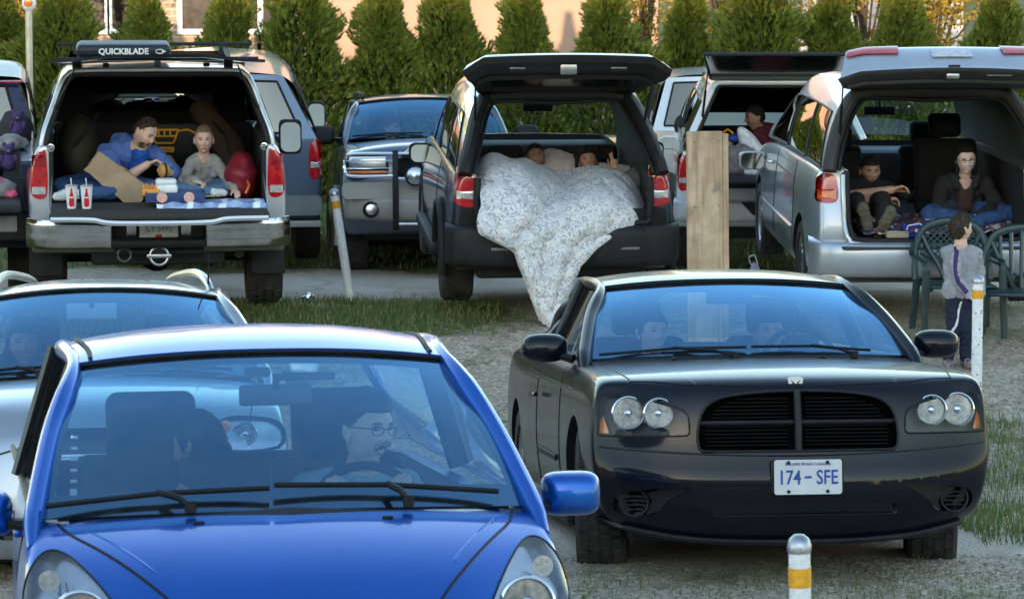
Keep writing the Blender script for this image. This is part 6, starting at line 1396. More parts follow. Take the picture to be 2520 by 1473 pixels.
plg = MB().grid(lambda u, t: gA(u*.19, lerp(.60, .72, t))+Vector((0, -.010, .010)), 8, 4, u0=-1).build('plate', mat('plate_pale', (.5, .52, .58), .4, var=.2, scale=30), ro, mods=[solid(.004)])
MB().box(tuple(gA(0, .90)+Vector((0, -.006, .004))), (.09, .02, .014), .004).build('gate_badge', M_trim, ro)
for s in (-1, 1):
    strut(ro, (s*.74, .26, 1.28), (s*.76, -.1, 1.92))
    rl = MB().grid(lambda u, t: gA(s*lerp(.50, .99, u), lerp(.50, .62+.04*(1-u), t))+Vector((0, -.012, .014)), 12, 4).build('gate_lamp', M_red, ro, mods=[solid(.006)])
# seats in the van
seat(ro, .36, 1.75, .60, .52, .62, True, M_int, 12); seat(ro, -.52, 1.9, .60, .42, .50, True, M_int, 12); 
for x in (-.40, .40): seat(ro, x, 3.0, .55, .48, .50, True, M_int, 10)
# patchwork rug, books and box on the van floor
def rugmat():
    m = mat('patchwork', (.10, .08, .10), .95, bump=.5, bscale=40); n = m.node_tree.nodes; l = m.node_tree.links; v = n.new('ShaderNodeTexVoronoi'); v.inputs['Scale'].default_value = 26; tc = n.new('ShaderNodeTexCoord'); l.new(tc.outputs['Object'], v.inputs['Vector'])
    r = n.new('ShaderNodeValToRGB'); r.color_ramp.interpolation = 'CONSTANT'; e = r.color_ramp.elements; cs = [(0, (.02, .02, .05, 1)), (.25, (.16, .03, .03, 1)), (.42, (.03, .04, .16, 1)), (.58, (.38, .33, .30, 1)), (.68, (.05, .03, .03, 1)), (.82, (.30, .12, .06, 1)), (.92, (.5, .5, .52, 1))]
    e[0].position = 0; e[0].color = cs[0][1]; e[1].position = cs[1][0]; e[1].color = cs[1][1]
    for p_1, c in cs[2:]: q = e.new(p_1); q.color = c
    s_ = n.new('ShaderNodeSeparateColor'); l.new(v.outputs['Color'], s_.inputs[0]); l.new(s_.outputs[0], r.inputs[0]); l.new(r.outputs[0], n['Principled BSDF'].inputs['Base Color']); return m
rg2 = attach(ro, 'patchwork_rug', (.05, .45, .625), 'dark multicoloured patchwork rug bunched on the van floor between shoes and woman', 'rug')
MB().grid(lambda u, v: Vector((u*.62, v*.42, .03+.05*abs(noise.noise(Vector((u*4, v*4, 0))))+.05*max(0, v)+.02*noise.noise(Vector((u*11, v*9, 4))))), 50, 30, u0=-1, v0=-1).build('rug', rugmat(), rg2, mods=[solid(.01)])
bk = attach(ro, 'picture_book', (-.16, .10, .665), 'blue picture book with white edge lying at the lip of the van floor', 'book'); MB().box((0, 0, 0), (.18, .12, .03), .004, (38, 0, 8)).build('cover', mat('book_blue', (.02, .05, .38), .4), bk); MB().tube([(-.09, -.03, -.04), (-.06, -.03, .045), (.03, -.03, .06), (.09, -.03, .01)], .005, 5).build('pages', M_white, bk)
bk = attach(ro, 'cardboard_box', (-.31, .06, .645), 'flat beige cardboard box beside the soles of the shoes', 'box'); MB().box((0, 0, 0), (.17, .12, .045), .006).build('carton', mat('carton', (.36, .31, .22), .8), bk); MB().box((0, -.05, .024), (.16, .04, .004), .001).build('tape', M_clr, bk)
# ================================================================ white compact pickup with canopy
M_wh = paint('white_car_paint', (.74, .75, .78), .05, .35, .06)
rw = car_root('white_pickup', 2.48, 31.2, -.2, -2, -1, 'white compact pickup with raised canopy lid, half hidden behind the upright wooden board', 'pickup truck', sc=1.12); rw.scale.z = 1; MW[rw.name] = Matrix.Translation(rw.location) @ rw.rotation_euler.to_matrix().to_4x4() @ Matrix.Diagonal((1.12, 1.12, 1, 1))
sp = dict(X=[0, .4, .72, .88, .97, 1], Y=[.06, .10, .25, 1.0, 1.9, 2.4, 3.2, 3.9, 4.5, 4.9, 5.0], hw=[.82, .84, .845]+[.85]*5+[.84, .8, .75], Zf=[0, .12, .4, .7, .93, 1], sx=[.97, .995, 1.0, .985, .95, .90],
  zb=[.55, .5, .45]+[.43]*6+[.5, .6], te=[1.22]*5+[1.2, 1.2, 1.15, 1.08, 1.0, .95], tc=[1.22]*5+[1.2, 1.2, 1.17, 1.12, 1.0, .95], nc=.03, fj=[1, .3])
bvw = rear_body(sp, rw, M_wh, [(MB().box((0, .95, 1.35), (1.36, 2.2, 1.0)), M_int), (MB().box((0, 2.85, 1.2), (1.5, 1.2, 1.0)), M_int)], [(1.05, .35, .41), (4.1, .35, .41)])
cw_ = Loft([[(.80, .06, 1.21), (.745, .10, 1.34), (.655, .18, 1.56), (.575, .24, 1.76), (.54, .27, 1.83), (.45, .29, 1.86), (0, .30, 1.865)]]+[[(.80, y, 1.21), (.75, y, 1.34), (.665, y, 1.57), (.59, y, 1.77), (.55, y, 1.83), (.46, y, 1.86), (0, y, 1.875)] for y in (.7, 1.3, 1.95)])
cb = cw_.skin('canopy', rw, M_wh, .04, mat('canopy_lining', (.075, .055, .045), .9))
cw_.rim('canopy_edge', rw, M_wh, 0, .030, .032, dy=-.004, flat=1.0, ucap=.86); cw_.rim('canopy_seal', rw, M_black, 0, .072, .018, dy=-.01)
for s in (-1, 1): cw_.window('canopy_window', cb, s*.90, s*.60, .12, .88, M_tint)
def lidf(u, t): return Vector((u*lerp(.55, .62, t), lerp(.28, -.36, t), lerp(1.875, 2.13, t)))
ld = MB().grid(lidf, 6, 6, u0=-1).build('canopy_lid', mat('lid_smoked', (.008, .016, .014), .15, coat=.5), rw, mods=[solid(.022, 1)])
MB().tube([lidf(-1, 0), lidf(-1, 1), lidf(1, 1), lidf(1, 0)], .015, 8).build('frame', M_trim, ld); MB().tube([lidf(-1, .0)+Vector((0, -.03, 0)), lidf(1, .0)+Vector((0, -.03, 0))], .022, 8).build('lid_hinge_bar', mat('green_grey_rubber', (.07, .09, .09), .5), ld)
for s in (-1, 1): strut(rw, (s*.62, .16, 1.50), (s*.58, -.15, 2.0))
MB().box((0, -.25, .97), (1.40, .50, .05), .015).build('tailgate', M_trim, rw); bumper_skin(rw, 'bumper', mat('pale_bumper', (.50, .50, .50), .5), [(.06, .735), (-.07, .73), (-.09, .70), (-.09, .60), (-.05, .56), (.05, .55)], .85, .08, 4)
MB().prism([(-.3, .74), (.3, .74), (.2, .62), (-.2, .62)], -.115, -.085).build('bumper_notch', M_black, rw)
MB().box((0, 1.93, 1.63), (1.16, .03, .40)).box((0, 1.93, 1.24), (1.4, .03, .1)).build('canopy_front_wall', M_int, rw)
cab = Loft([[(.78, 2.05, 1.19), (.72, 2.12, 1.4), (.62, 2.2, 1.62), (.5, 2.22, 1.69), (0, 2.24, 1.71)], [(.78, 2.7, 1.19), (.73, 2.7, 1.4), (.64, 2.7, 1.64), (.52, 2.7, 1.71), (0, 2.7, 1.73)], [(.77, 3.6, 1.15), (.72, 3.4, 1.38), (.61, 3.15, 1.60), (.5, 3.08, 1.67), (0, 3.05, 1.69)]])
c_ = cab.skin('cab_roof', rw, M_wh, .04)
for s in (-1, 1):
    cab.window('cab_side_window', c_, s*.96, s*.5, .08, .85, M_tint)
    taillight(rw, bvw, [(s*.735, .86), (s*.82, .86), (s*.82, 1.15), (s*.74, 1.15)], [(.9, .95, M_clr)])
    MB().ell((0, 0, 0), (.085, .05, .12), 20, 14).build('tow_mirror', M_trim, rw, loc=(s*.735-.0 if s < 0 else .95, 3.0, 1.215))
    mirror_pod(rw, (s*.86, 3.0, 1.04), (.20, .13, .14), M_wh, 1, -1, stalk=(s*.78, 3.0, 1.08), round_=.6)
    for yy in (1.05, 4.1): w_ = wheel(rw, s*.73, yy, .345, .22); w_.scale = (1, 1, 1.12); w_.location.z = .386
MB().grid(lambda u, v: Vector((u*lerp(.76, .58, v), lerp(3.62, 3.1, v), lerp(1.14, 1.64, v))), 8, 4, u0=-1).build('windscreen', M_clearg, rw)
underbody(rw, .6, .3, 4.5, .42, .14)
# ================================================================ van parked beyond, seen through the silver van's windscreen
# ================================================================ wooden board standing in front of the white pickup
px_, py_ = (1747-1260)/8200*24.6, 24.6
wb = empty('wooden_board', (px_, py_, gz(px_, py_)-.02), (R_(-1), R_(-.6), R_(4))); tag(wb, 'tall weathered wooden board standing upright in front of the white pickup', 'board')
def woodmat():
    m = mat('weathered_wood', (.46, .31, .19), .75, var=.25, scale=4, bump=.3, bscale=30, c2=(.60, .44, .30)); n = m.node_tree.nodes; l = m.node_tree.links; p = n['Principled BSDF']
    tc = n.new('ShaderNodeTexCoord'); mp = n.new('ShaderNodeMapping'); mp.inputs['Scale'].default_value = (22, 22, 1.6); w = n.new('ShaderNodeTexNoise'); w.inputs['Scale'].default_value = 1.0; w.inputs['Detail'].default_value = 6; w.inputs['Distortion'].default_value = .6
    l.new(tc.outputs['Object'], mp.inputs[0]); l.new(mp.outputs[0], w.inputs['Vector']); src = p.inputs['Base Color'].links[0].from_socket
    r = n.new('ShaderNodeMapRange'); r.inputs[1].default_value = .48; r.inputs[2].default_value = .72; l.new(w.outputs[0], r.inputs[0]); x = n.new('ShaderNodeMix'); x.data_type = 'RGBA'; l.new(r.outputs[0], x.inputs[0]); l.new(src, x.inputs[6]); x.inputs[7].default_value = (.26, .17, .10, 1)
    g2 = n.new('ShaderNodeTexNoise'); g2.inputs['Scale'].default_value = 7; g2.inputs['Detail'].default_value = 8; l.new(tc.outputs['Object'], g2.inputs['Vector']); r2 = n.new('ShaderNodeMapRange'); r2.inputs[1].default_value = .60; r2.inputs[2].default_value = .75; l.new(g2.outputs[0], r2.inputs[0])
    y = n.new('ShaderNodeMix'); y.data_type = 'RGBA'; l.new(r2.outputs[0], y.inputs[0]); l.new(x.outputs[2], y.inputs[6]); y.inputs[7].default_value = (.20, .16, .12, 1); l.new(y.outputs[2], p.inputs['Base Color']); return m
WM = woodmat()
MB().box((-.022, 0, .83), (.265, .045, 1.66), .006).build('plank', WM, wb); MB().box((.135, .015, .825), (.045, .05, 1.63), .004).build('edge_batten', WM, wb)
nl = MB()
for z in (.1, .55, 1.1, 1.58): nl.lathe([(0, -.002), (.005, 0), (.005, .004)], (-.1, -.025, z), 'Y', 8).lathe([(0, -.002), (.005, 0), (.005, .004)], (.08, -.025, z+.01), 'Y', 8)
nl.build('nails', M_trim, wb)
# ================================================================ speaker posts of the lot
M_post = mat('post_paint', (.80, .81, .83), .5, var=.12, scale=30, bump=.3, bscale=50); M_band = mat('orange_band', (.78, .36, .02), .4, var=.2, scale=40); M_steel = mat('galvanised', (.40, .42, .46), .35, .9, var=.2, scale=40)
def post(x, y, h, lean, label, rr=.037, spots=False):
    o = empty('marker_post', (x, y, gz(x, y)-.02)); o.rotation_euler = (0, R_(lean), 0); tag(o, label, 'post', 'white marker posts of the parking lot')
    MB().lathe([(rr, 0), (rr, h-.05)], (0, 0, 0), 'Z', 26).build('pipe', M_post, o); MB().lathe([(rr+.002, h-.155), (rr+.002, h-.095)], (0, 0, 0), 'Z', 26).build('band', M_band, o)
    MB().lathe([(rr+.003, h-.05), (rr+.005, h-.03), (rr*.9, h-.008), (rr*.5, h+.004), (0, h+.007)], (0, 0, 0), 'Z', 26).build('cap', M_steel, o)
    if spots:
        r = random.Random(5); m = MB()
        for k in range(12): a = r.uniform(-2.6, -.5); z = r.uniform(.15, h-.2); m.ell((rr*math.cos(a), rr*math.sin(a), z), (.005, .005, .006), 6, 4)
        m.build('paint_chips', M_trim, o)
post(-1.32, 27.2, .95, -8.5, 'white post leaning left, between the silver pickup and the black hatch car')
post(3.19, 22.7, .98, 0, 'white post standing upright beside the green chair and the boy', spots=True)
post(.895, 9.95, .965, -1.6, 'white post top with orange band at the bottom edge, nearest the camera', rr=.033)
# ================================================================ green garden chairs
M_grn = mat('green_plastic', (.012, .036, .040), .45, var=.2, scale=6, coat=.2)
def chair(loc, rz, label, lattice=True):
    """seen from behind: backrest towards the viewer's side is far; sits facing -y"""
    o = empty('garden_chair', loc, (0, 0, R_(rz))); o.scale = (1, 1, .92); tag(o, label, 'chair', 'green plastic garden chairs')
    hw = .29; b = MB(); b.tube(cr([(-hw, .04, .44), (-hw+.005, .08, .62), (-hw+.035, .13, .76), (-hw*.62, .16, .87), (0, .17, .915), (hw*.62, .16, .87), (hw-.035, .13, .76), (hw-.005, .08, .62), (hw, .04, .44)], 6), .026, 8, flat=1.3); o_ = b.build('back_frame', M_grn, o)
    m = MB()
    for s in (-1, 1):
        m.tube(cr([(s*.05, .03, .42), (s*.10, .07, .55), (s*.17, .11, .68), (s*.22, .14, .80)], 5), .021, 6)
    m.tube(cr([(-.24, .11, .66), (-.1, .10, .58), (0, .09, .52), (.1, .10, .58), (.24, .11, .66)], 5), .014, 6)
    if lattice:
        for k in range(-7, 8):
            for s in (-1, 1):
                P = []
                for t in np.linspace(0, 1, 12):
                    x = k*.05+s*(t-.5)*.42; z = .46+t*.42
                    if z < .90-.9*abs(x)**1.6 and abs(x) < .235 and z > .50+abs(x)*.35: P.append((x, .055+.26*(z-.42), z))
                if len(P) > 1: m.tube(P, .0085, 5)
    else:
        for x in (-.14, -.07, 0, .07, .14): m.tube([(x, .05, .43), (x*1.2, .165, .90-abs(x)*.3)], .017, 6)
    m.build('back_lattice', M_grn, o)
    st = MB(); st.box((0, -.17, .42), (.50, .46, .03), .014); 
    for s in (-1, 1): st.tube([(s*.24, .05, .41), (s*.25, -.39, .40)], .02, 6)
    st.build('seat', M_grn, o)
    for s in (-1, 1):
        MB().tube(cr([(s*hw*.98, .13, .74), (s*(hw+.02), .06, .645), (s*(hw+.015), -.14, .635), (s*(hw+.01), -.36, .62), (s*hw, -.40, .54)], 5), .024, 8, flat=.6).build('armrest', M_grn, o)
        MB().tube([(s*hw, -.40, .56), (s*(hw+.015), -.43, .0)], [.032, .026], 8).build('leg', M_grn, o); MB().tube([(s*(hw-.02), .06, .46), (s*(hw), .14, .0)], [.032, .026], 8).build('leg', M_grn, o)
    return o
chair(((2352-1260)/8200*25.27, 25.27, gz(3.2, 25.2)-.01), 4, 'dark green plastic garden chair with lattice back, behind the boy')
chair(((2520-1260)/8200*24.95, 24.95, gz(3.6, 24.95)-.02), -8, 'green plastic garden chair with slatted back, cut by the right picture edge', False)
# ================================================================ people
def skinmat(name, c): return mat(name, c, .5, var=.10, scale=20, sss=.12, bump=.05, bscale=200)
SK = skinmat('skin_light', (.68, .43, .33)); SK2 = skinmat('skin_tan', (.50, .29, .20)); SK3 = skinmat('skin_brown', (.36, .20, .135))
M_lip = mat('lips', (.42, .14, .12), .45); M_eyew = mat('eye_white', (.36, .33, .31), .4); M_iris = mat('iris', (.03, .02, .015), .1); M_teeth = mat('teeth', (.72, .68, .62), .3)
M_hdk = mat('hair_dark', (.012, .009, .008), .55, bump=.9, bscale=160, var=.5, scale=60); M_hbr = mat('hair_brown', (.045, .025, .015), .6, bump=.9, bscale=160, var=.5, scale=60); M_hfair = mat('hair_fair', (.20, .13, .075), .7, bump=.6, bscale=160, var=.4, scale=60)
M_jean = mat('jeans', (.03, .075, .20), .85, bump=.5, bscale=90, var=.3, scale=10)
def cap(mb, a, b, ra, rb, sq=1.0, up=(0, 1, 0), n=14):
    """tapered round-ended limb from a to b; sq flattens it along up"""
    a, b, up = Vector(a), Vector(b), Vector(up); t = b-a; L = t.length
    if L < 1e-5: t = Vector((0, 0, 1)); L = 1e-5
    t = t/L; s = t.cross(up)
    if s.length < 1e-3: s = t.cross(Vector((1, .1, 0)))
    s.normalize(); w = s.cross(t); V = []; F = []; rows = []
    for k in range(5): f = math.pi/2*k/4; rows.append((-ra*math.cos(f), ra*math.sin(f)))
    for k in range(1, 4): rows.append((L*k/4, lerp(ra, rb, k/4)))
    for k in range(5): f = math.pi/2*(1-k/4); rows.append((L+rb*math.cos(f), rb*math.sin(f)))
    for d, r in rows:
        r = max(r, 1e-4)
        for i in range(n): q = 2*math.pi*i/n; V.append(a+t*d+s*math.cos(q)*r+w*math.sin(q)*r*sq)
    for j in range(len(rows)-1):
        for i in range(n): F.append((j*n+i, j*n+(i+1) % n, (j+1)*n+(i+1) % n, (j+1)*n+i))
    F.append(tuple(range(n))[::-1]); F.append(tuple((len(rows)-1)*n+i for i in range(n))); mb.add(V, F)
def handsegs(w, f, nrm, side, sc=1.0, curl=(25, 30), spread=1.0, curls=None, thumb=(0, 0), tag_='skin'):
    """w wrist, f finger direction, nrm out of the palm, side +1/-1 which edge has the thumb"""
    f = Vector(f).normalized(); n = Vector(nrm); n = (n-f*n.dot(f)).normalized(); s = f.cross(n)*side; w = Vector(w); S = []
    off = [.027, .009, -.009, -.026]; ln = [.074, .082, .076, .060]; rr = [.0088, .009, .0086, .0076]
    for k in range(4):
        base = w+(f*.085+s*off[k])*sc; S.append((w+(s*off[k]*.6+f*.01)*sc, base, .0135*sc, .012*sc, tag_))
        c1, c2 = curls[k] if curls else curl; fd = (f+s*off[k]*3*spread).normalized(); p = base
        for (fr, ang) in ((.45, c1), (.32, c1+c2), (.23, c1+c2*1.7)):
            d = (fd*math.cos(R_(ang))+n*math.sin(R_(ang))).normalized(); q = p+d*ln[k]*fr*sc; S.append((p, q, rr[k]*sc, rr[k]*.9*sc, tag_)); p = q
    b0 = w+(f*.018+s*.022)*sc; b1 = b0+(f*.030+s*.028+n*.012)*sc; b2 = b1+(f*.032+s*(.010+thumb[0])+n*(.008+thumb[1]))*sc; b3 = b2+(f*.026+s*thumb[0]+n*(.006+thumb[1]))*sc
    S += [(b0, b1, .014*sc, .0115*sc, tag_), (b1, b2, .0105*sc, .0095*sc, tag_), (b2, b3, .0095*sc, .008*sc, tag_)]
    return S
def g2(x, s): return math.exp(-(x/s)**2)
def headpt(d, fem=0, jaw=1.0):
    x, y, z = d; px, py, pz = .076*x, .098*y, .118*z
    if z < 0:
        t = -z; px *= 1-(.30+.05*fem)*t**1.5*jaw
        if y > 0: py *= 1-.38*t
        else: py *= 1-.10*t**2
    if y < 0: py *= 1-.07*g2(px, .03)
    if z > .3: px *= 1-.04*(z-.3)
    if y < -.05:
        k = min(1, (-y-.05)*3); D = 0
        w = lerp(.009, .0145, min(1, max(0, (.02-pz)/.05)))
        if -.045 < pz < .035: D += .024*max(0, 1-abs(pz+.028)/.05 if pz > -.028 else 1-(-.028-pz)/.013)*g2(px, w)
        D += .009*g2(abs(px)-.017, .007)*g2(pz+.031, .008)
        D -= .011*g2(abs(px)-.032, .016)*g2(pz-.008, .012)
        D += .004*g2(pz-.030, .010)*g2(px, .045)
        D += .005*g2(abs(px)-.042, .016)*g2(pz+.022, .018)
        D += .006*g2(px, .022)*(g2(pz+.059, .006)+g2(pz+.070, .006))-.004*g2(px, .026)*g2(pz+.0645, .0025)
        D += .008*g2(px, .020)*g2(pz+.098, .014)-.004*g2(px, .03)*g2(pz+.083, .007)
        py -= D*k
    return Vector((px, py, pz))
def add_head(MBo, M, mats, fem=0, smile=0, stubble=None, brow=None, look=0, jaw=1.0, open_=0, eyeshut=False, sc=1.0, mous=False):
    """adds head, face, ears to builder MBo; mats indexes: skin, lips, white, iris, brow, teeth"""
    sk, lp, ew, ir, bw, te = mats; S = Matrix.Scale(sc, 4); MM = M @ S
    H = MB(); nu, nv = 72, 60; V = []; F = []
    for j in range(nv+1):
        ph = math.pi*j/nv
        for i in range(nu):
            th = 2*math.pi*i/nu; V.append(headpt((math.sin(ph)*math.sin(th), -math.sin(ph)*math.cos(th), math.cos(ph)), fem, jaw))
    for j in range(nv):
        for i in range(nu): F.append((j*nu+i, (j+1)*nu+i, (j+1)*nu+(i+1) % nu, j*nu+(i+1) % nu))
    bv = BVHTree.FromPolygons(V, F)
    MBo.add([MM @ v for v in V], F, sk)
    def patch(cx, cz, rx, rz, mi, off=.0012, shape=None, n=14, m=4):
        V = []; F = []
        for r in range(m+1):
            for k in range(n):
                a = 2*math.pi*k/n; x = cx+rx*r/m*math.cos(a); z = cz+rz*r/m*math.sin(a)
                if shape: z += shape(x-cx)
                h = bv.ray_cast(Vector((x, -.3, z)), Vector((0, 1, 0))); V.append(Vector((x, (h[0].y if h[0] else -.05)-off, z)))
        for r in range(m):
            for k in range(n): F.append((r*n+k, r*n+(k+1) % n, (r+1)*n+(k+1) % n, (r+1)*n+k))
        MBo.add([MM @ v for v in V], F, mi)
    for s in (-1, 1):
        if not eyeshut:
            patch(s*.031, .006, .0135, .0048, ew, .0012, lambda x: -x*x*12); patch(s*.031+look*.005, .0062, .0040, .0040, ir, .0020)
            patch(s*.031, .0125, .0155, .0018, ir, .0026, lambda x: -x*x*14, m=2)
        else: patch(s*.031, .003, .0145, .0014, ir, .0016, lambda x: x*x*14, m=2)
        patch(s*.031, .0275, .0185, .0035 if not fem else .0022, bw, .0022, lambda x, s=s: -x*x*16+x*s*-.06)
        E = MB().ell((s*.079, .008, -.008), (.009, .019, .032), 14, 12, fn=lambda q: q+Vector((0, .010*(q.z/.032), 0))).ell((s*.083, .012, -.006), (.006, .012, .020), 10, 8)
        MBo.add([MM @ Vector(v) for v in E.v], E.f, sk)
    cv = lambda x: x*x*(16*smile)
    if open_:
        patch(0, -.064, .021+.007*smile, .0075+open_*.003, lp, .0014, cv); patch(0, -.0635, .0185+.007*smile, .0045+open_*.002, te, .0026, cv)
    else:
        patch(0, -.0645, .023+.004*smile, .0075, lp, .0012, cv); patch(0, -.0645, .022+.004*smile, .0011, ir, .0024, cv, m=2)
    if mous: patch(0, -.050, .030, .0062, bw, .0035, lambda x: -x*x*16)
    if stubble is not None:
        patch(0, -.052, .027, .0050, stubble, .0030, lambda x: -x*x*14)
        patch(0, -.099, .028, .017, stubble, .0016)
        for s in (-1, 1): patch(s*.036, -.075, .013, .024, stubble, .0012)
    return bv
def add_hair(parent, M, mt, front=.062, side=.0, back=-.075, thick=1.07, amp=.004, fem=0, sc=1.0, freq=60, extra=None, widow=0):
    V = []; F = []; nu, nv = 72, 56; keep = []
    for j in range(nv+1):
        ph = math.pi*j/nv
        for i in range(nu):
            th = 2*math.pi*i/nu; d = (math.sin(ph)*math.sin(th), -math.sin(ph)*math.cos(th), math.cos(ph)); p = headpt((d[0], d[1], d[2]), fem)
            fr = -d[1]
            lim = front-widow*g2(p.x, .02) if fr > .55 else (lerp(side, front, max(0, (fr-.05)/.5)) if fr > .05 else lerp(back, side, max(0, min(1, (fr+.45)/.5))))
            e = p.z-lim; k = max(0, min(1, e/.02)); nn = amp*noise.noise(Vector(p)*freq); q = p*(1+(thick-1)*k**.5)+Vector(d)*(nn*k); 
            if e < 0: q = p*.97
            V.append((M @ Matrix.Scale(sc, 4)) @ q); keep.append(e > -.008)
    for j in range(nv):
        for i in range(nu):
            f = (j*nu+i, (j+1)*nu+i, (j+1)*nu+(i+1) % nu, j*nu+(i+1) % nu)
            if all(keep[a] for a in f): F.append(f)
    m = MB().add(V, F)
    if extra: extra(m, M @ Matrix.Scale(sc, 4))
    # locks lying over the cap, so the outline and the hairline are uneven
    rr = random.Random(int(abs(M.to_translation().x*1e4)) % 977); vs = [i for i in range(len(keep)) if keep[i]]; nt = 0
    for _ in range(900):
        i = rr.choice(vs); a = V[i]; j2, i2 = divmod(i, nu)
        if j2+5 > nv-8: continue
        st_ = rr.choice((3, 4, 5)); b = V[min(len(V)-1, (j2+st_)*nu+(i2+rr.choice((-2, -1, 0, 1, 2))) % nu)]
        if not keep[(j2+st_)*nu+i2] or not keep[min(len(V)-1, (j2+st_+1)*nu+i2)]: continue
        c0 = M @ V_((0, .01, 0)); na = (a-c0).normalized(); L = (b-a).length
        if L < .004: continue
        w = rr.uniform(.003, .006)*sc; m.tube([a+na*.001, a.lerp(b, .5)+na*(.002+.25*w+amp*.8), b+(b-c0).normalized()*rr.uniform(-.001, .003+amp*.6)], [w*.6, w, w*.25], 5, flat=.6); nt += 1
        if nt > 330: break
    return m.build('hair', mt, parent, True, 60)
def add_glasses(parent, M, sc=1.0, r=.021):
    m = MB(); MM = M @ Matrix.Scale(sc, 4)
    for s in (-1, 1):
        m.tube([MM @ Vector((s*.032+r*1.05*math.cos(a), -.098+abs(s*.032+r*math.cos(a))*.22, .004+r*.72*math.sin(a))) for a in np.linspace(0, 2*math.pi, 25)[:-1]], .0016*sc, 6, closed=True)
        m.tube([MM @ Vector((s*.055, -.088, .010)), MM @ Vector((s*.080, -.03, .010)), MM @ Vector((s*.082, .008, .006))], .0018*sc, 6)
    m.tube([MM @ Vector((-.012, -.097, .008)), MM @ Vector((0, -.102, .011)), MM @ Vector((.012, -.097, .008))], .0016*sc, 6)
    return m.build('glasses', M_gloss, parent)
def headM(c, face, up=(0, 0, 1)):
    """face: direction looked at"""
    y = -Vector(face).normalized(); z = Vector(up); z = (z-y*z.dot(y)).normalized(); x = y.cross(z); M = Matrix((x, y, z)).transposed().to_4x4(); return Matrix.Translation(c) @ M
def person(root, origin, label, segs, tags, head, voxel=.0085, group=None, wr=.0085, name='person'):
    """segs in the car's own axes; the figure's origin is at its seat; tags: tag -> material; head: dict"""
    o0 = Vector(origin)
    m = MB()
    for s in segs: cap(m, s[0], s[1], s[2], s[3], s[5] if len(s) > 5 else 1.0, s[6] if len(s) > 6 else (0, 1, 0))
    tmp = m.build('body', SK, None); bake(tmp, [('REMESH', dict(mode='VOXEL', voxel_size=voxel, adaptivity=0)), ('SMOOTH', dict(factor=.5, iterations=3))], None)
    me = tmp.data; n = len(me.vertices); co = np.empty(n*3); me.vertices.foreach_get('co', co); co = co.reshape(-1, 3); no = np.array([v.normal[:] for v in me.vertices])
    best = np.full(n, 1e9); idx = np.zeros(n, int); tl = list(tags.keys())
    for s in segs:
        a = np.array(s[0][:] if isinstance(s[0], Vector) else s[0], float); b = np.array(s[1][:] if isinstance(s[1], Vector) else s[1], float); ab = b-a; L2 = max(1e-9, ab@ab)
        t = np.clip(((co-a)@ab)/L2, 0, 1); d = np.linalg.norm(co-(a+t[:, None]*ab), axis=1)-(s[2]+(s[3]-s[2])*t); u = d < best; best[u] = d[u]; idx[u] = tl.index(s[4])
    cloth = np.array([not t.startswith('skin') for t in tl])[idx]
    for i in np.nonzero(cloth)[0]:
        p = Vector(co[i]); w = wr*(.9*noise.noise(p*15)+1.3*(.35-abs(noise.noise(Vector((p.x*11+p.z*7, p.y*11, p.z*24-p.x*6)))))+.5*noise.noise(p*38)); co[i] += no[i]*w
    P = [me.polygons[i].vertices[:] for i in range(len(me.polygons))]; fm = [int(idx[p[0]]) for p in P]
    mats = [tags[t] for t in tl]; base = len(mats); bpy.data.objects.remove(tmp)
    B = MB(); B.v = [tuple(c) for c in co]; B.f = list(P); B.m = fm
    if head:
        hs = head.get('skin', SK); mats += [hs, M_lip, M_eyew, M_iris, head.get('brow', M_hdk), M_teeth]; mi = [base+k for k in range(6)]
        if head.get('stub'): mats.append(head['stub'])
        add_head(B, head['M'], mi, head.get('fem', 0), head.get('smile', 0), base+6 if head.get('stub') else None, None, head.get('look', 0), head.get('jaw', 1), head.get('open', 0), head.get('shut', False), head.get('sc', 1), head.get('mous', False))
    M = MW[root.name] if root is not None else Matrix.Identity(4)
    B.v = [tuple(Vector(v)-o0) for v in B.v]; o = B.build(name, mats, None, True, 60)
    MM = M @ Matrix.Translation(o0); o.location = MM.to_translation(); o.rotation_euler = MM.to_euler('XYZ'); tag(o, label, 'person', group); MW[o.name] = MM
    if head:
        off = Matrix.Translation(-o0)
        if head.get('hair'): add_hair(o, off @ head['M'], sc=head.get('sc', 1), **head['hair'])
        if head.get('glasses'): add_glasses(o, off @ head['M'], head.get('sc', 1))
    return o
def torso(pel, neck, shL, shR, hipL, hipR, tg='top', d=.105, low='pants', wd=1.0):
    P, N, A, B, C, D = map(Vector, (pel, neck, shL, shR, hipL, hipR)); mid = P.lerp(N, .5); ch = P.lerp(N, .78)
    return [(A, B, .062*wd, .062*wd, tg), (A.lerp(ch, .35), C, .085*wd, .088*wd, tg), (B.lerp(ch, .35), D, .085*wd, .088*wd, tg), (ch, P, d*wd, d*wd, tg), (mid, P, d*wd*1.02, d*wd*1.05, tg), (C, D, .095*wd, .095*wd, low)]
def limb(a, b, c, r1, r2, r3, tg, tg2=None, split=None):
    return [(a, b, r1, r2, tg), (b, c, r2*.98, r3, tg2 or tg)]
def neckseg(neck, headc, r=.052, tg='skin'): return [(Vector(neck)-Vector((0, 0, .03)), Vector(headc)+Vector((0, .02, -.07)), r*1.15, r, tg)]
def mcl(name, c, **k): return mat(name, c, .9, bump=k.get('bump', .35), bscale=k.get('bscale', 70), var=k.get('var', .15), scale=k.get('scale', 12), c2=k.get('c2'))
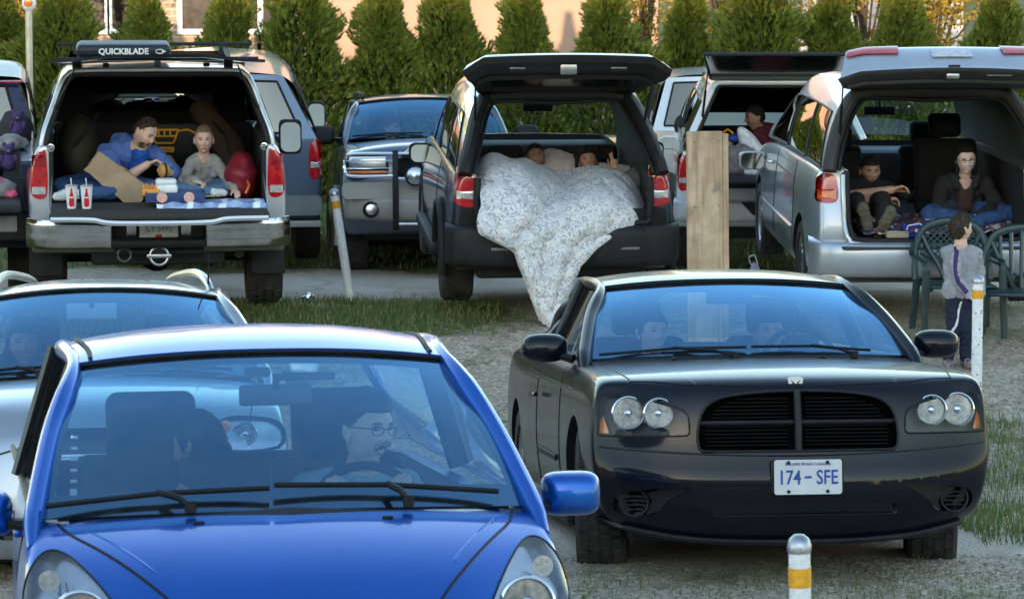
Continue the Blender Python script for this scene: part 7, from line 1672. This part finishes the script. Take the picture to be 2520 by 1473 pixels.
C_hood = mcl('blue_hoodie', (.095, .17, .47)); C_tee = mcl('blue_tshirt', (.01, .09, .40)); C_grey = mcl('grey_sweater', (.36, .335, .315), var=.1, scale=90, c2=(.30, .28, .265)); C_blk = mcl('black_cloth', (.012, .012, .014)); C_char = mcl('charcoal_hoodie', (.022, .020, .022)); C_brn = mcl('brown_shirt', (.055, .03, .026))
C_mar = mcl('maroon_shirt', (.095, .010, .02)); C_sole = mat('shoe_sole', (.10, .088, .06), .8, bump=.8, bscale=60, var=.25, scale=30); C_sock = mcl('white_sock', (.65, .65, .66)); C_pale = mcl('pale_shirt', (.30, .36, .38))
V_ = Vector
GB_ = 'people picnicking on the silver pickup\'s tailgate'
# ---- man in the blue hoodie
hc = V_((-.088, .64, 1.405)); face = V_((.62, -.62, -.48))
S = torso((-.40, .98, 1.02), (-.17, .72, 1.31), (-.37, .74, 1.255), (-.03, .80, 1.235), (-.44, .93, 1.04), (-.28, .93, 1.03), 'top', .115, 'jean')
S += neckseg((-.16, .73, 1.31), hc, .056)+[((-.30, .86, 1.33), (-.12, .86, 1.32), .052, .05, 'top'), ((-.32, .84, 1.30), (-.24, .80, 1.345), .05, .045, 'top'), ((-.13, .70, 1.24), (-.16, .74, 1.13), .07, .07, 'tee')]
S += limb((-.39, .72, 1.25), (-.27, .42, 1.055), (-.235, .40, 1.08), .068, .054, .05, 'top')+[((-.255, .41, 1.07), (-.075, .385, 1.185), .046, .030, 'skin')]
S += limb((0, .78, 1.22), (.15, .62, 1.09), (.115, .47, 1.11), .062, .052, .042, 'top')+[((.115, .47, 1.11), (.095, .42, 1.115), .030, .026, 'skin')]
S += handsegs((-.075, .385, 1.185), (.85, -.15, .35), (.2, -.2, -1), 1, .95, (42, 45), .6)+handsegs((.095, .40, 1.115), (-.35, -.85, .15), (-1, .1, .2), -1, .95, (28, 38), .6)
S += limb((-.36, .90, 1.01), (-.03, .28, 1.005), (-.58, .16, .985), .088, .068, .048, 'jean')+limb((-.46, .90, 1.01), (-.74, .50, 1.01), (-.25, .50, .975), .088, .065, .048, 'jean')
S += [((-.56, .17, .985), (-.66, .13, .985), .043, .040, 'sock'), ((-.66, .13, .985), (-.765, .10, .975), .042, .034, 'sock'), ((-.25, .50, .97), (-.12, .45, .97), .042, .036, 'sock')]
man = person(rt, (-.40, .98, .92), 'man in a blue hoodie bending over a burger on the pickup tailgate', S, dict(top=C_hood, tee=C_tee, skin=SK, jean=M_jean, sock=C_sock),
  dict(M=headM(hc, face, (.25, .1, 1)), skin=SK, stub=mat('beard_brown', (.16, .085, .05), .9, bump=.6, bscale=200), hair=dict(mt=M_hbr, front=.075, side=.012, back=-.05, thick=1.03, amp=.002, widow=-.012), sc=1.02), .0075)
bg = attach(rt, 'burger', (.052, .30, 1.145), 'sesame burger held upright in the man\'s hand above the foam box', 'food', GT, 20)
MBn = mat('bun', (.52, .26, .08), .55, var=.25, scale=25)
for sgn_, nm in ((-1, 'bun_top'), (1, 'bun_bottom')): MB().ell((sgn_*.018, 0, 0), (.028 if sgn_ < 0 else .018, .055, .058), 22, 14).build(nm, MBn, bg)
MB().lathe([(0, -.008), (.056, -.006), (.058, .0), (.056, .006), (0, .008)], (0, 0, 0), 'X', 24).build('patty', mat('patty', (.04, .018, .01), .8, bump=.8), bg); MB().lathe([(0, .008), (.060, .009), (.060, .012), (0, .013)], (-.002, 0, 0), 'X', 14).build('lettuce', mat('lettuce', (.22, .30, .06), .6), bg)
MB().tube([(-.012, .35, 1.30), (-.02, .34, 1.19)], .003, 6).build
# ---- boy on the tailgate
hc = V_((.363, .60, 1.352))
S = torso((.36, .74, 1.0), (.365, .66, 1.215), (.285, .66, 1.18), (.442, .66, 1.18), (.315, .72, 1.0), (.405, .72, 1.0), 'top', .085, 'jean', .78)
S += neckseg((.365, .65, 1.23), hc, .040)+limb((.268, .65, 1.17), (.20, .50, 1.05), (.285, .36, 1.06), .046, .042, .034, 'top')+limb((.458, .65, 1.17), (.54, .50, 1.05), (.58, .25, 1.005), .046, .042, .032, 'top')
S += handsegs((.28, .35, 1.058), (.8, -.5, -.15), (-.1, .3, -1), 1, .75, (30, 40), .7)+handsegs((.587, .235, 1.0), (.15, -.9, -.2), (0, .2, -1), -1, .75, (15, 20), 1)
S += limb((.31, .70, .99), (.12, .42, .995), (.40, .30, .975), .068, .055, .042, 'jean')+limb((.42, .70, .99), (.60, .42, .985), (.32, .40, .975), .068, .055, .042, 'jean')+[((.40, .30, .975), (.50, .25, .972), .038, .032, 'sock')]
boy = person(rt, (.36, .74, .93), 'small boy in a grey sweatshirt sitting cross-legged on the pickup tailgate', S, dict(top=C_grey, skin=SK, jean=mcl('pale_jeans', (.10, .17, .29)), sock=C_sock),
  dict(M=headM(hc, (-.02, -1, -.04)), skin=SK, brow=M_hfair, hair=dict(mt=M_hfair, front=.068, side=.018, back=-.05, thick=1.02, amp=.001), sc=.92, jaw=.8), .0075)
MB().prism(rpoly([(-.022, -.03), (.022, -.03), (.028, .0), (.018, .032), (-.018, .032), (-.028, 0)], 3), 0, .004).build('chest_print', mat('print_blue', (.12, .14, .22), .8, c2=(.42, .40, .40), scale=80), boy, loc=(.075, -.172, .17))
# ---- couple under the duvet
GE = 'couple lying in the black hatch car'
hc = V_((-.088, 1.50, 1.065))
S = torso((-.30, .55, .80), (-.14, 1.30, .93), (-.30, 1.22, .90), (-.0, 1.25, .92), (-.36, .60, .80), (-.22, .60, .80), 'top', .10, 'top')+neckseg((-.13, 1.32, .94), hc, .052)+limb((-.34, .6, .82), (-.36, .3, .86), (-.38, .18, .80), .08, .06, .05, 'top')+limb((-.2, .6, .82), (-.18, .3, .84), (-.2, .2, .80), .08, .06, .05, 'top')
person(re_, (-.25, .9, .76), 'man with a dark cap of hair lying under the duvet, left of the woman', S, dict(top=C_blk, skin=SK3), dict(M=headM(hc, (.12, -.72, .45), (.05, .5, 1)), skin=SK3, fem=0, smile=.5, hair=dict(mt=M_hdk, front=.050, side=.0, back=-.07, thick=1.08, amp=.003), sc=.96), group=GE)
hc = V_((.335, 1.40, 1.045))
S = torso((.16, .55, .80), (.31, 1.22, .93), (.18, 1.15, .90), (.45, 1.15, .90), (.10, .6, .80), (.22, .6, .80), 'top', .092, 'top')+neckseg((.31, 1.24, .94), hc, .045)
S += limb((.46, 1.14, .91), (.60, .96, .86), (.535, 1.02, .985), .05, .042, .032, 'top')+[((.535, 1.02, .985), (.520, 1.03, 1.02), .026, .023, 'skin')]
S += handsegs((.517, 1.03, 1.02), (-.12, .0, 1), (0, -1, 0), -1, .90, curls=[(5, 5), (4, 4), (75, 70), (80, 70)], spread=2.6)
S += limb((.12, .6, .82), (.16, .32, .80), (.30, .22, .76), .075, .058, .045, 'top')+limb((.22, .6, .82), (.30, .35, .80), (.355, .20, .755), .075, .058, .042, 'top')+[((.30, .20, .76), (.335, .10, .765), .032, .030, 'skin'), ((.335, .10, .765), (.345, .07, .80), .026, .018, 'skin'), ((.36, .18, .755), (.385, .085, .755), .030, .028, 'skin'), ((.385, .085, .755), (.395, .06, .79), .024, .017, 'skin')]
def curls(m, MM):
    r = random.Random(4)
    for k in range(46):
        a = r.uniform(-2.2, 2.2); zz = r.uniform(-.10, .10); p = V_((.088*math.sin(a), .055+.06*math.cos(a) if abs(a) < 1.4 else .02, zz)); m.ell(MM @ p, (.026, .026, .03), 8, 6, fn=lambda q: q*(1+.3*noise.noise(q*60)))
person(re_, (.18, .9, .76), 'curly dark haired woman under the duvet raising two fingers', S, dict(top=mcl('grey_top', (.16, .15, .145)), skin=SK2), dict(M=headM(hc, (-.05, -.80, .32), (-.12, .4, 1)), skin=SK2, fem=1, smile=.5, hair=dict(mt=M_hdk, front=.052, side=-.03, back=-.09, thick=1.12, amp=.012, fem=1, freq=35, extra=curls), sc=.93), .008, group=GE)
# ---- couple in the silver van
GO = 'couple sitting in the back of the silver van'
hc = V_((-.365, 1.18, 1.025))
S = torso((-.50, .98, .72), (-.41, 1.22, .92), (-.57, 1.14, .89), (-.24, 1.18, .88), (-.56, .95, .72), (-.40, .95, .72), 'top', .105, 'top')+neckseg((-.40, 1.22, .93), hc, .054)
S += limb((-.58, 1.10, .88), (-.60, .80, .82), (-.59, .78, .82), .055, .048, .042, 'top')+[((-.60, .78, .82), (-.36, .60, .855), .042, .032, 'skin'), ((-.36, .60, .855), (-.30, .57, .86), .028, .026, 'skin')]
S += [((-.22, 1.16, .88), (-.12, .92, .86), .055, .045, 'top'), ((-.57, .70, .875), (-.27, .62, .93), .045, .034, 'skin')]+handsegs((-.27, .62, .93), (.9, -.15, .25), (0, -.4, -1), 1, 1.0, (30, 40), .8)+handsegs((-.33, .58, .86), (.9, -.1, .0), (0, -.4, -1), 1, .95, (35, 40), .8)
S += limb((-.54, .92, .74), (-.56, .55, .86), (-.535, .27, .70), .085, .065, .048, 'top')+limb((-.42, .92, .74), (-.36, .52, .87), (-.40, .22, .70), .085, .065, .048, 'top')
for x, y, z, tl_ in ((-.530, .215, .735, -.03), (-.392, .165, .715, .045)):
    S += [((x-tl_, y, z-.095), (x+tl_, y-.02, z+.095), .042, .050, 'shoe', .5, (0, 1, 0))]
vm = person(ro, (-.5, .98, .63), 'man in black lounging at the left in the silver van, shoe soles toward the viewer', S, dict(top=C_blk, skin=SK2, shoe=C_sole), dict(M=headM(hc, (.12, -.95, -.12)), skin=SK2, hair=dict(mt=M_hdk, front=.056, side=.0, back=-.06, thick=1.06, amp=.003), sc=1.0), group=GO)
hc = V_((.362, .90, 1.135))
S = torso((.36, 1.10, .72), (.362, .97, .985), (.20, .98, .945), (.525, .98, .945), (.28, 1.08, .73), (.44, 1.08, .73), 'top', .12, 'jean')+neckseg((.362, .96, .98), hc, .045)+[((.345, .895, .97), (.360, .88, .915), .028, .016, 'skin'), ((.379, .895, .97), (.364, .88, .915), .028, .016, 'skin'), ((.362, .935, .90), (.362, .93, .78), .068, .075, 'shirt')]
S += [((.27, .93, .985), (.30, .90, .93), .04, .035, 'top'), ((.455, .93, .985), (.425, .90, .93), .04, .035, 'top')]
S += limb((.19, .97, .93), (.12, .80, .78), (.30, .62, .73), .062, .054, .042, 'top')+limb((.535, .97, .93), (.61, .80, .78), (.44, .62, .73), .062, .054, .042, 'top')
S += handsegs((.31, .61, .73), (.8, -.3, -.3), (0, .3, -1), 1, .85, (30, 40))+handsegs((.43, .61, .73), (-.8, -.3, -.3), (0, .3, -1), -1, .85, (30, 40))
S += limb((.28, 1.02, .72), (.04, .66, .735), (.42, .52, .675), .085, .070, .048, 'jean')+limb((.44, 1.02, .72), (.69, .66, .73), (.32, .50, .675), .085, .070, .048, 'jean')
def pony(m, MM): m.ell(MM @ V_((0, .10, .03)), (.05, .05, .06), 14, 10); m.ell(MM @ V_((-.072, .02, -.03)), (.020, .04, .085), 12, 10); m.ell(MM @ V_((.072, .02, -.03)), (.020, .04, .085), 12, 10)
vw = person(ro, (.36, 1.1, .63), 'smiling woman with glasses and dark hoodie, cross-legged in the silver van', S, dict(top=C_char, skin=SK, shirt=C_brn, jean=M_jean), dict(M=headM(hc, (-.02, -1, -.05), (-.03, 0, 1)), skin=skinmat('skin_fair', (.88, .66, .57)), fem=1, smile=1, open=1, glasses=True, hair=dict(mt=M_hdk, front=.070, side=-.01, back=-.09, thick=1.05, amp=.002, fem=1, extra=pony), sc=.98, jaw=1.15), group=GO)
# ---- driver and passengers
hc = V_((.400, 1.93, 1.178))
S = torso((.36, 2.02, .60), (.385, 2.02, 1.03), (.20, 2.02, .965), (.55, 2.02, .965), (.27, 2.0, .62), (.45, 2.0, .62), 'top', .115, 'top')+neckseg((.385, 2.02, 1.02), hc, .056)
S += limb((.19, 2.0, .95), (.14, 1.76, .80), (.20, 1.50, .95), .058, .048, .034, 'top')+limb((.56, 2.0, .95), (.60, 1.76, .80), (.49, 1.50, .95), .058, .048, .034, 'top')
S += handsegs((.20, 1.48, .955), (.1, -.6, .6), (.9, .2, 0), -1, .95, (45, 60), .5)+handsegs((.49, 1.48, .955), (-.1, -.6, .6), (-.9, .2, 0), 1, .95, (45, 60), .5)
S += limb((.28, 1.95, .62), (.27, 1.5, .66), (.28, 1.3, .5), .085, .06, .05, 'pants')+limb((.45, 1.95, .62), (.46, 1.5, .66), (.45, 1.3, .5), .085, .06, .05, 'pants')
person(rb, (.36, 2.0, .55), 'smiling driver with glasses and moustache at the wheel of the blue hatchback', S, dict(top=C_pale, skin=SK, pants=C_blk), dict(M=headM(hc, (.58, -.80, -.08), (.03, 0, 1)), skin=skinmat('skin_driver', (.88, .64, .54)), smile=1.3, open=1.6, glasses=True, mous=True, brow=M_hdk, hair=dict(mt=M_hdk, front=.060, side=.0, back=-.07, thick=1.12, amp=.005, freq=35), sc=1.10), .009)
hc = V_((-.19, 2.06, 1.125))
def longhair(m, MM): m.ell(MM @ V_((-.01, .02, -.10)), (.105, .07, .17), 22, 16, fn=lambda q: q*(1+.05*noise.noise(q*30))); m.ell(MM @ V_((-.08, -.01, -.14)), (.045, .06, .14), 16, 12)
S = torso((-.28, 2.05, .58), (-.24, 2.04, .96), (-.40, 2.0, .90), (-.10, 2.0, .90), (-.34, 2.0, .6), (-.20, 2.0, .6), 'top', .10, 'top')+neckseg((-.23, 2.04, .97), hc, .045)+limb((-.42, 1.98, .88), (-.46, 1.8, .72), (-.32, 1.62, .72), .05, .042, .032, 'top')+limb((-.08, 1.98, .88), (-.06, 1.8, .72), (-.2, 1.62, .72), .05, .042, .032, 'top')
S += handsegs((-.31, 1.61, .72), (.8, -.5, 0), (0, 0, -1), 1, .85)+handsegs((-.2, 1.61, .72), (-.8, -.5, 0), (0, 0, -1), -1, .85)
person(rb, (-.28, 2.05, .55), 'dark haired passenger in shadow, beside the driver of the blue hatchback', S, dict(top=C_blk, skin=SK3), dict(M=headM(hc, (-.75, .6, -.1)), skin=SK3, fem=1, hair=dict(mt=M_hdk, front=.045, side=-.05, back=-.10, thick=1.12, amp=.004, fem=1, extra=longhair), sc=.98), .010)
def rider(root, hc, label, top, sk, face=(0, -1, 0), sc=1, fem=0, hair=M_hdk, smile=.3, wd=1, extra=None, group=None, glasses=False, op=0, drive=False):
    x, y, z = hc; q = z-1.14
    S = torso((x, y+.10, .60+q), (x, y+.06, .985+q), (x-.165*wd, y+.06, .93+q), (x+.165*wd, y+.06, .93+q), (x-.08, y+.08, .62+q), (x+.08, y+.08, .62+q), 'top', .11, 'top')+neckseg((x, y+.06, .99+q), hc, .05)
    hz = .80 if drive else .72
    for s in (-1, 1): S += limb((x+s*.18*wd, y+.05, .92+q), (x+s*.24, y-.18, .74+q), (x+s*.12, y-.42, hz+q), .055, .046, .034, 'top')+handsegs((x+s*.12, y-.43, hz+q), (-s*.5, -.7, .2), (-s*.2, 0, -1), s, .9, (35, 40))
    return person(root, (x, y+.1, .55+q), label, S, dict(top=top, skin=sk), dict(M=headM(V_(hc), face), skin=sk, fem=fem, smile=smile, open=op, glasses=glasses, hair=dict(mt=hair, front=.056, side=-.01 if not fem else -.05, back=-.07, thick=1.08, amp=.004, fem=fem, extra=extra), sc=sc), .010, group)
GC = 'people inside the black sedan'
rider(rc, (-.345, 2.50, 1.12), 'person in a red top in the black sedan, leftmost seat', mcl('red_top', (.36, .02, .05)), SK, (.35, -.9, 0), 1, 1, group=GC, smile=1, op=1, wd=1.15)
rider(rc, (.285, 2.50, 1.11), 'driver of the black sedan, dim behind the reflecting windscreen', C_blk, SK2, (0, -1, 0), .98, 0, group=GC, smile=.6, drive=True)
rider(rc, (.60, 3.35, 1.08), 'person on the back seat of the black sedan, at the right', C_char, SK, (-.2, -1, 0), .9, 1, group=GC, extra=longhair)
rider(rs, (-.41, 2.28, 1.22), 'dark silhouetted person in the silver wagon at the left edge', C_blk, SK3, (.1, -1, 0), 1.05, 1, extra=longhair)
rider(rd, (-.30, 2.68, 1.50), 'pale driver looking sideways in the dark off-road wagon', C_pale, SK, (.85, -.5, 0), 1.05, 0, hair=M_hfair, smile=0)
# ---- man in maroon in the white pickup
def wl_(p): return V_(p)
hc = V_((-.175, .90, 1.455)); 
S = torso((.07, 1.05, 1.0), (-.08, .94, 1.33), (-.15, .80, 1.28), (.03, 1.08, 1.28), (.02, 1.0, 1.0), (.14, 1.1, 1.0), 'top', .13, 'jean', 1.15)+neckseg((-.10, .92, 1.34), hc, .056, 'skin')
S += limb((-.12, .78, 1.27), (.02, .62, 1.10), (-.18, .48, 1.10), .058, .048, .036, 'top')+handsegs((-.19, .47, 1.10), (-.9, -.3, 0), (0, 0, -1), -1, .9)+limb((0, .95, .93), (-.22, .6, .98), (-.28, .5, .87), .085, .065, .05, 'jean')+limb((.1, 1.1, .93), (-.15, 1.1, 1.0), (-.3, 1.0, .87), .085, .065, .05, 'jean')
person(rw, (.05, 1.05, .87), 'man in a maroon shirt sitting sideways in the white pickup\'s canopy', S, dict(top=C_mar, skin=SK3, jean=C_blk), dict(M=headM(hc, (-.95, -.3, -.1)), skin=SK3, hair=dict(mt=M_hdk, front=.06, side=.01, back=-.06, thick=1.05, amp=.003), sc=1.0), .009)
M_wbl = mcl('white_pink_blanket', (.62, .56, .57), c2=(.72, .70, .70), scale=25, var=.2); M_brb = mcl('brown_grey_blanket', (.10, .085, .085), c2=(.26, .22, .23), scale=6)
def heap(root, loc, r, mt, label, seed, M=None, name='blanket'):
    o = attach(root, name, loc, label, 'blanket'); sd = Vector((seed, 0, 0))
    def fn(q): k = noise.noise(q*5+sd)*.16+abs(noise.noise(Vector((q.x*11, q.y*4, q.z*7))+sd))*.26; return q*(1-.10+k)
    MB().ell((0, 0, 0), r, 60, 44, fn=fn, M=M).build('cloth', mt, o); return o
heap(rw, (-.20, .22, 1.24), (.085, .12, .21), M_wbl, 'white and pink blanket rolled high in front of the man in maroon', 2, Matrix.Rotation(R_(-38), 3, 'Y'))
heap(rw, (-.27, .2, 1.10), (.22, .2, .19), M_brb, 'brown and grey blanket heaped on the white pickup\'s tailgate, below the white one', 7)
heap(rw, (-.15, .02, 1.02), (.13, .12, .07), M_wbl, 'pale pink cloth lying lowest on the white pickup\'s tailgate', 12)
heap(rw, (.10, .25, 1.05), (.15, .15, .15), mcl('dark_brown_cloth', (.05, .035, .03)), 'dark brown folded blanket right of the heap in the white pickup', 15)
bw_ = attach(rw, 'shopping_bag', (-.42, .6, 1.22), 'colourful shopping bag with yellow and blue at the left in the white pickup', 'bag')
MB().box((0, 0, 0), (.16, .12, .2), .03).build('bag', mat('bag_tan', (.35, .26, .14), .7), bw_); MB().ell((.08, -.03, .06), (.07, .05, .045), 14, 10).build('blue_top', mat('bag_blue', (.02, .05, .28), .5), bw_); MB().tube([(-.04, -.05, .10), (.03, -.07, .15), (.08, -.05, .11)], .012, 6).build('handle', M_y, bw_)
# ---- boy standing by the chair
bx_, by_ = (2368-1260)/8200*24.2, 24.2; bz = gz(bx_, by_)
class _R: pass
def at_(x, y, z): return V_((bx_+x, by_+y, bz+z))
hc = at_(.0, .0, 1.025)
S = torso(at_(0, 0, .56), at_(.005, .0, .90), at_(-.095, .03, .845), at_(.10, -.02, .845), at_(-.04, .01, .56), at_(.05, 0, .56), 'top', .088, 'pants', .80)+[(at_(0, 0, .91), at_(0, .01, .99), 0.048, .044, 'skin')]
S += [(at_(-.05, 0, .58), at_(.06, 0, .58), .085, .085, 'top')]
S += limb(at_(-.045, -.06, .83), at_(-.03, -.09, .66), at_(.05, -.11, .55), .046, .040, .034, 'top')+limb(at_(.115, .02, .84), at_(.15, .03, .68), at_(.15, -.02, .55), .046, .040, .032, 'top')
S += handsegs(at_(.055, -.115, .545), (.75, -.2, -.4), (.3, 0, -1), -1, .68, (20, 30))+handsegs(at_(.15, -.03, .54), (0, -.2, -1), (-1, 0, 0), 1, .68, (15, 20))
S += limb(at_(-.035, 0, .52), at_(-.045, -.01, .29), at_(-.075, .02, .08), .072, .052, .042, 'pants')+limb(at_(.05, 0, .52), at_(.055, -.02, .29), at_(.05, .05, .08), .072, .052, .042, 'pants')
S += [(at_(-.075, .03, .035), at_(-.085, -.09, .030), .036, .034, 'shoe'), (at_(.05, .06, .035), at_(.075, -.04, .030), .036, .034, 'shoe')]
C_b1 = mcl('boy_grey_shirt', (.30, .30, .34)); C_navy = mcl('navy_trackpants', (.010, .014, .04)); C_shoe = mat('boy_shoes', (.05, .02, .025), .6, c2=(.35, .30, .30), scale=40)
bp_ = person(None, at_(0, 0, 0), 'little boy in grey raglan shirt and navy track pants standing before the green chair', S, dict(top=C_b1, skin=SK, pants=C_navy, shoe=C_shoe), dict(M=headM(hc, (.80, .45, .0)), skin=SK, hair=dict(mt=M_hbr, front=.055, side=-.02, back=-.085, thick=1.10, amp=.005), sc=.88), .0075)
def stripe(name, pts, r, mt, parent, off):
    bv = bvh_of(parent); P = []
    for p in cr(pts, 6):
        h = bv.ray_cast(V_((p[0], -1, p[2])), V_((0, 1, 0)))
        if h[0]: P.append(h[0]+V_((0, -off, 0)))
    return MB().tube(P, r, 8, flat=.25, up=(0, 1, 0)).build(name, mt, parent)
C_purp = mcl('purple_stripe', (.045, .025, .11))
stripe('sleeve_stripe', [(-.035, 0, .895), (-.045, 0, .83), (-.05, 0, .75), (-.035, 0, .66), (.0, 0, .61), (.035, 0, .57)], .017, C_purp, bp_, -.001)
stripe('leg_stripe', [(-.0, 0, .50), (-.02, 0, .42), (-.03, 0, .34), (-.075, 0, .25)], .011, C_sock, bp_, -.001)

# ---- small litter and things on the ground
lt = empty('crumpled_foil', (-1.66, 26.9, gz(-1.66, 26.9)+.02)); tag(lt, 'crumpled silver foil lying right of the silver pickup\'s rear wheel', 'litter')
MB().ell((0, 0, .03), (.05, .04, .035), 14, 10, fn=lambda q: q*(1+.5*noise.noise(q*50))).build('foil', M_chrome, lt)
lt = empty('striped_bag', ((1860-1260)/8200*28.6, 28.6, gz(2, 28.6)+.0)); tag(lt, 'blue and white bag on the ground by the front wheel of the silver van', 'bag')
MB().ell((0, 0, .13), (.05, .06, .13), 18, 14, fn=lambda q: q*(1+.25*noise.noise(q*16))).build('bag', mat('blue_white_cloth', (.10, .13, .55), .7, c2=(.75, .76, .85), scale=16), lt); MB().tube(cr([(-.02, 0, .22), (-.05, 0, .30), (.0, 0, .32), (.03, 0, .22)], 4), .006, 6).build('handle', M_white, lt)
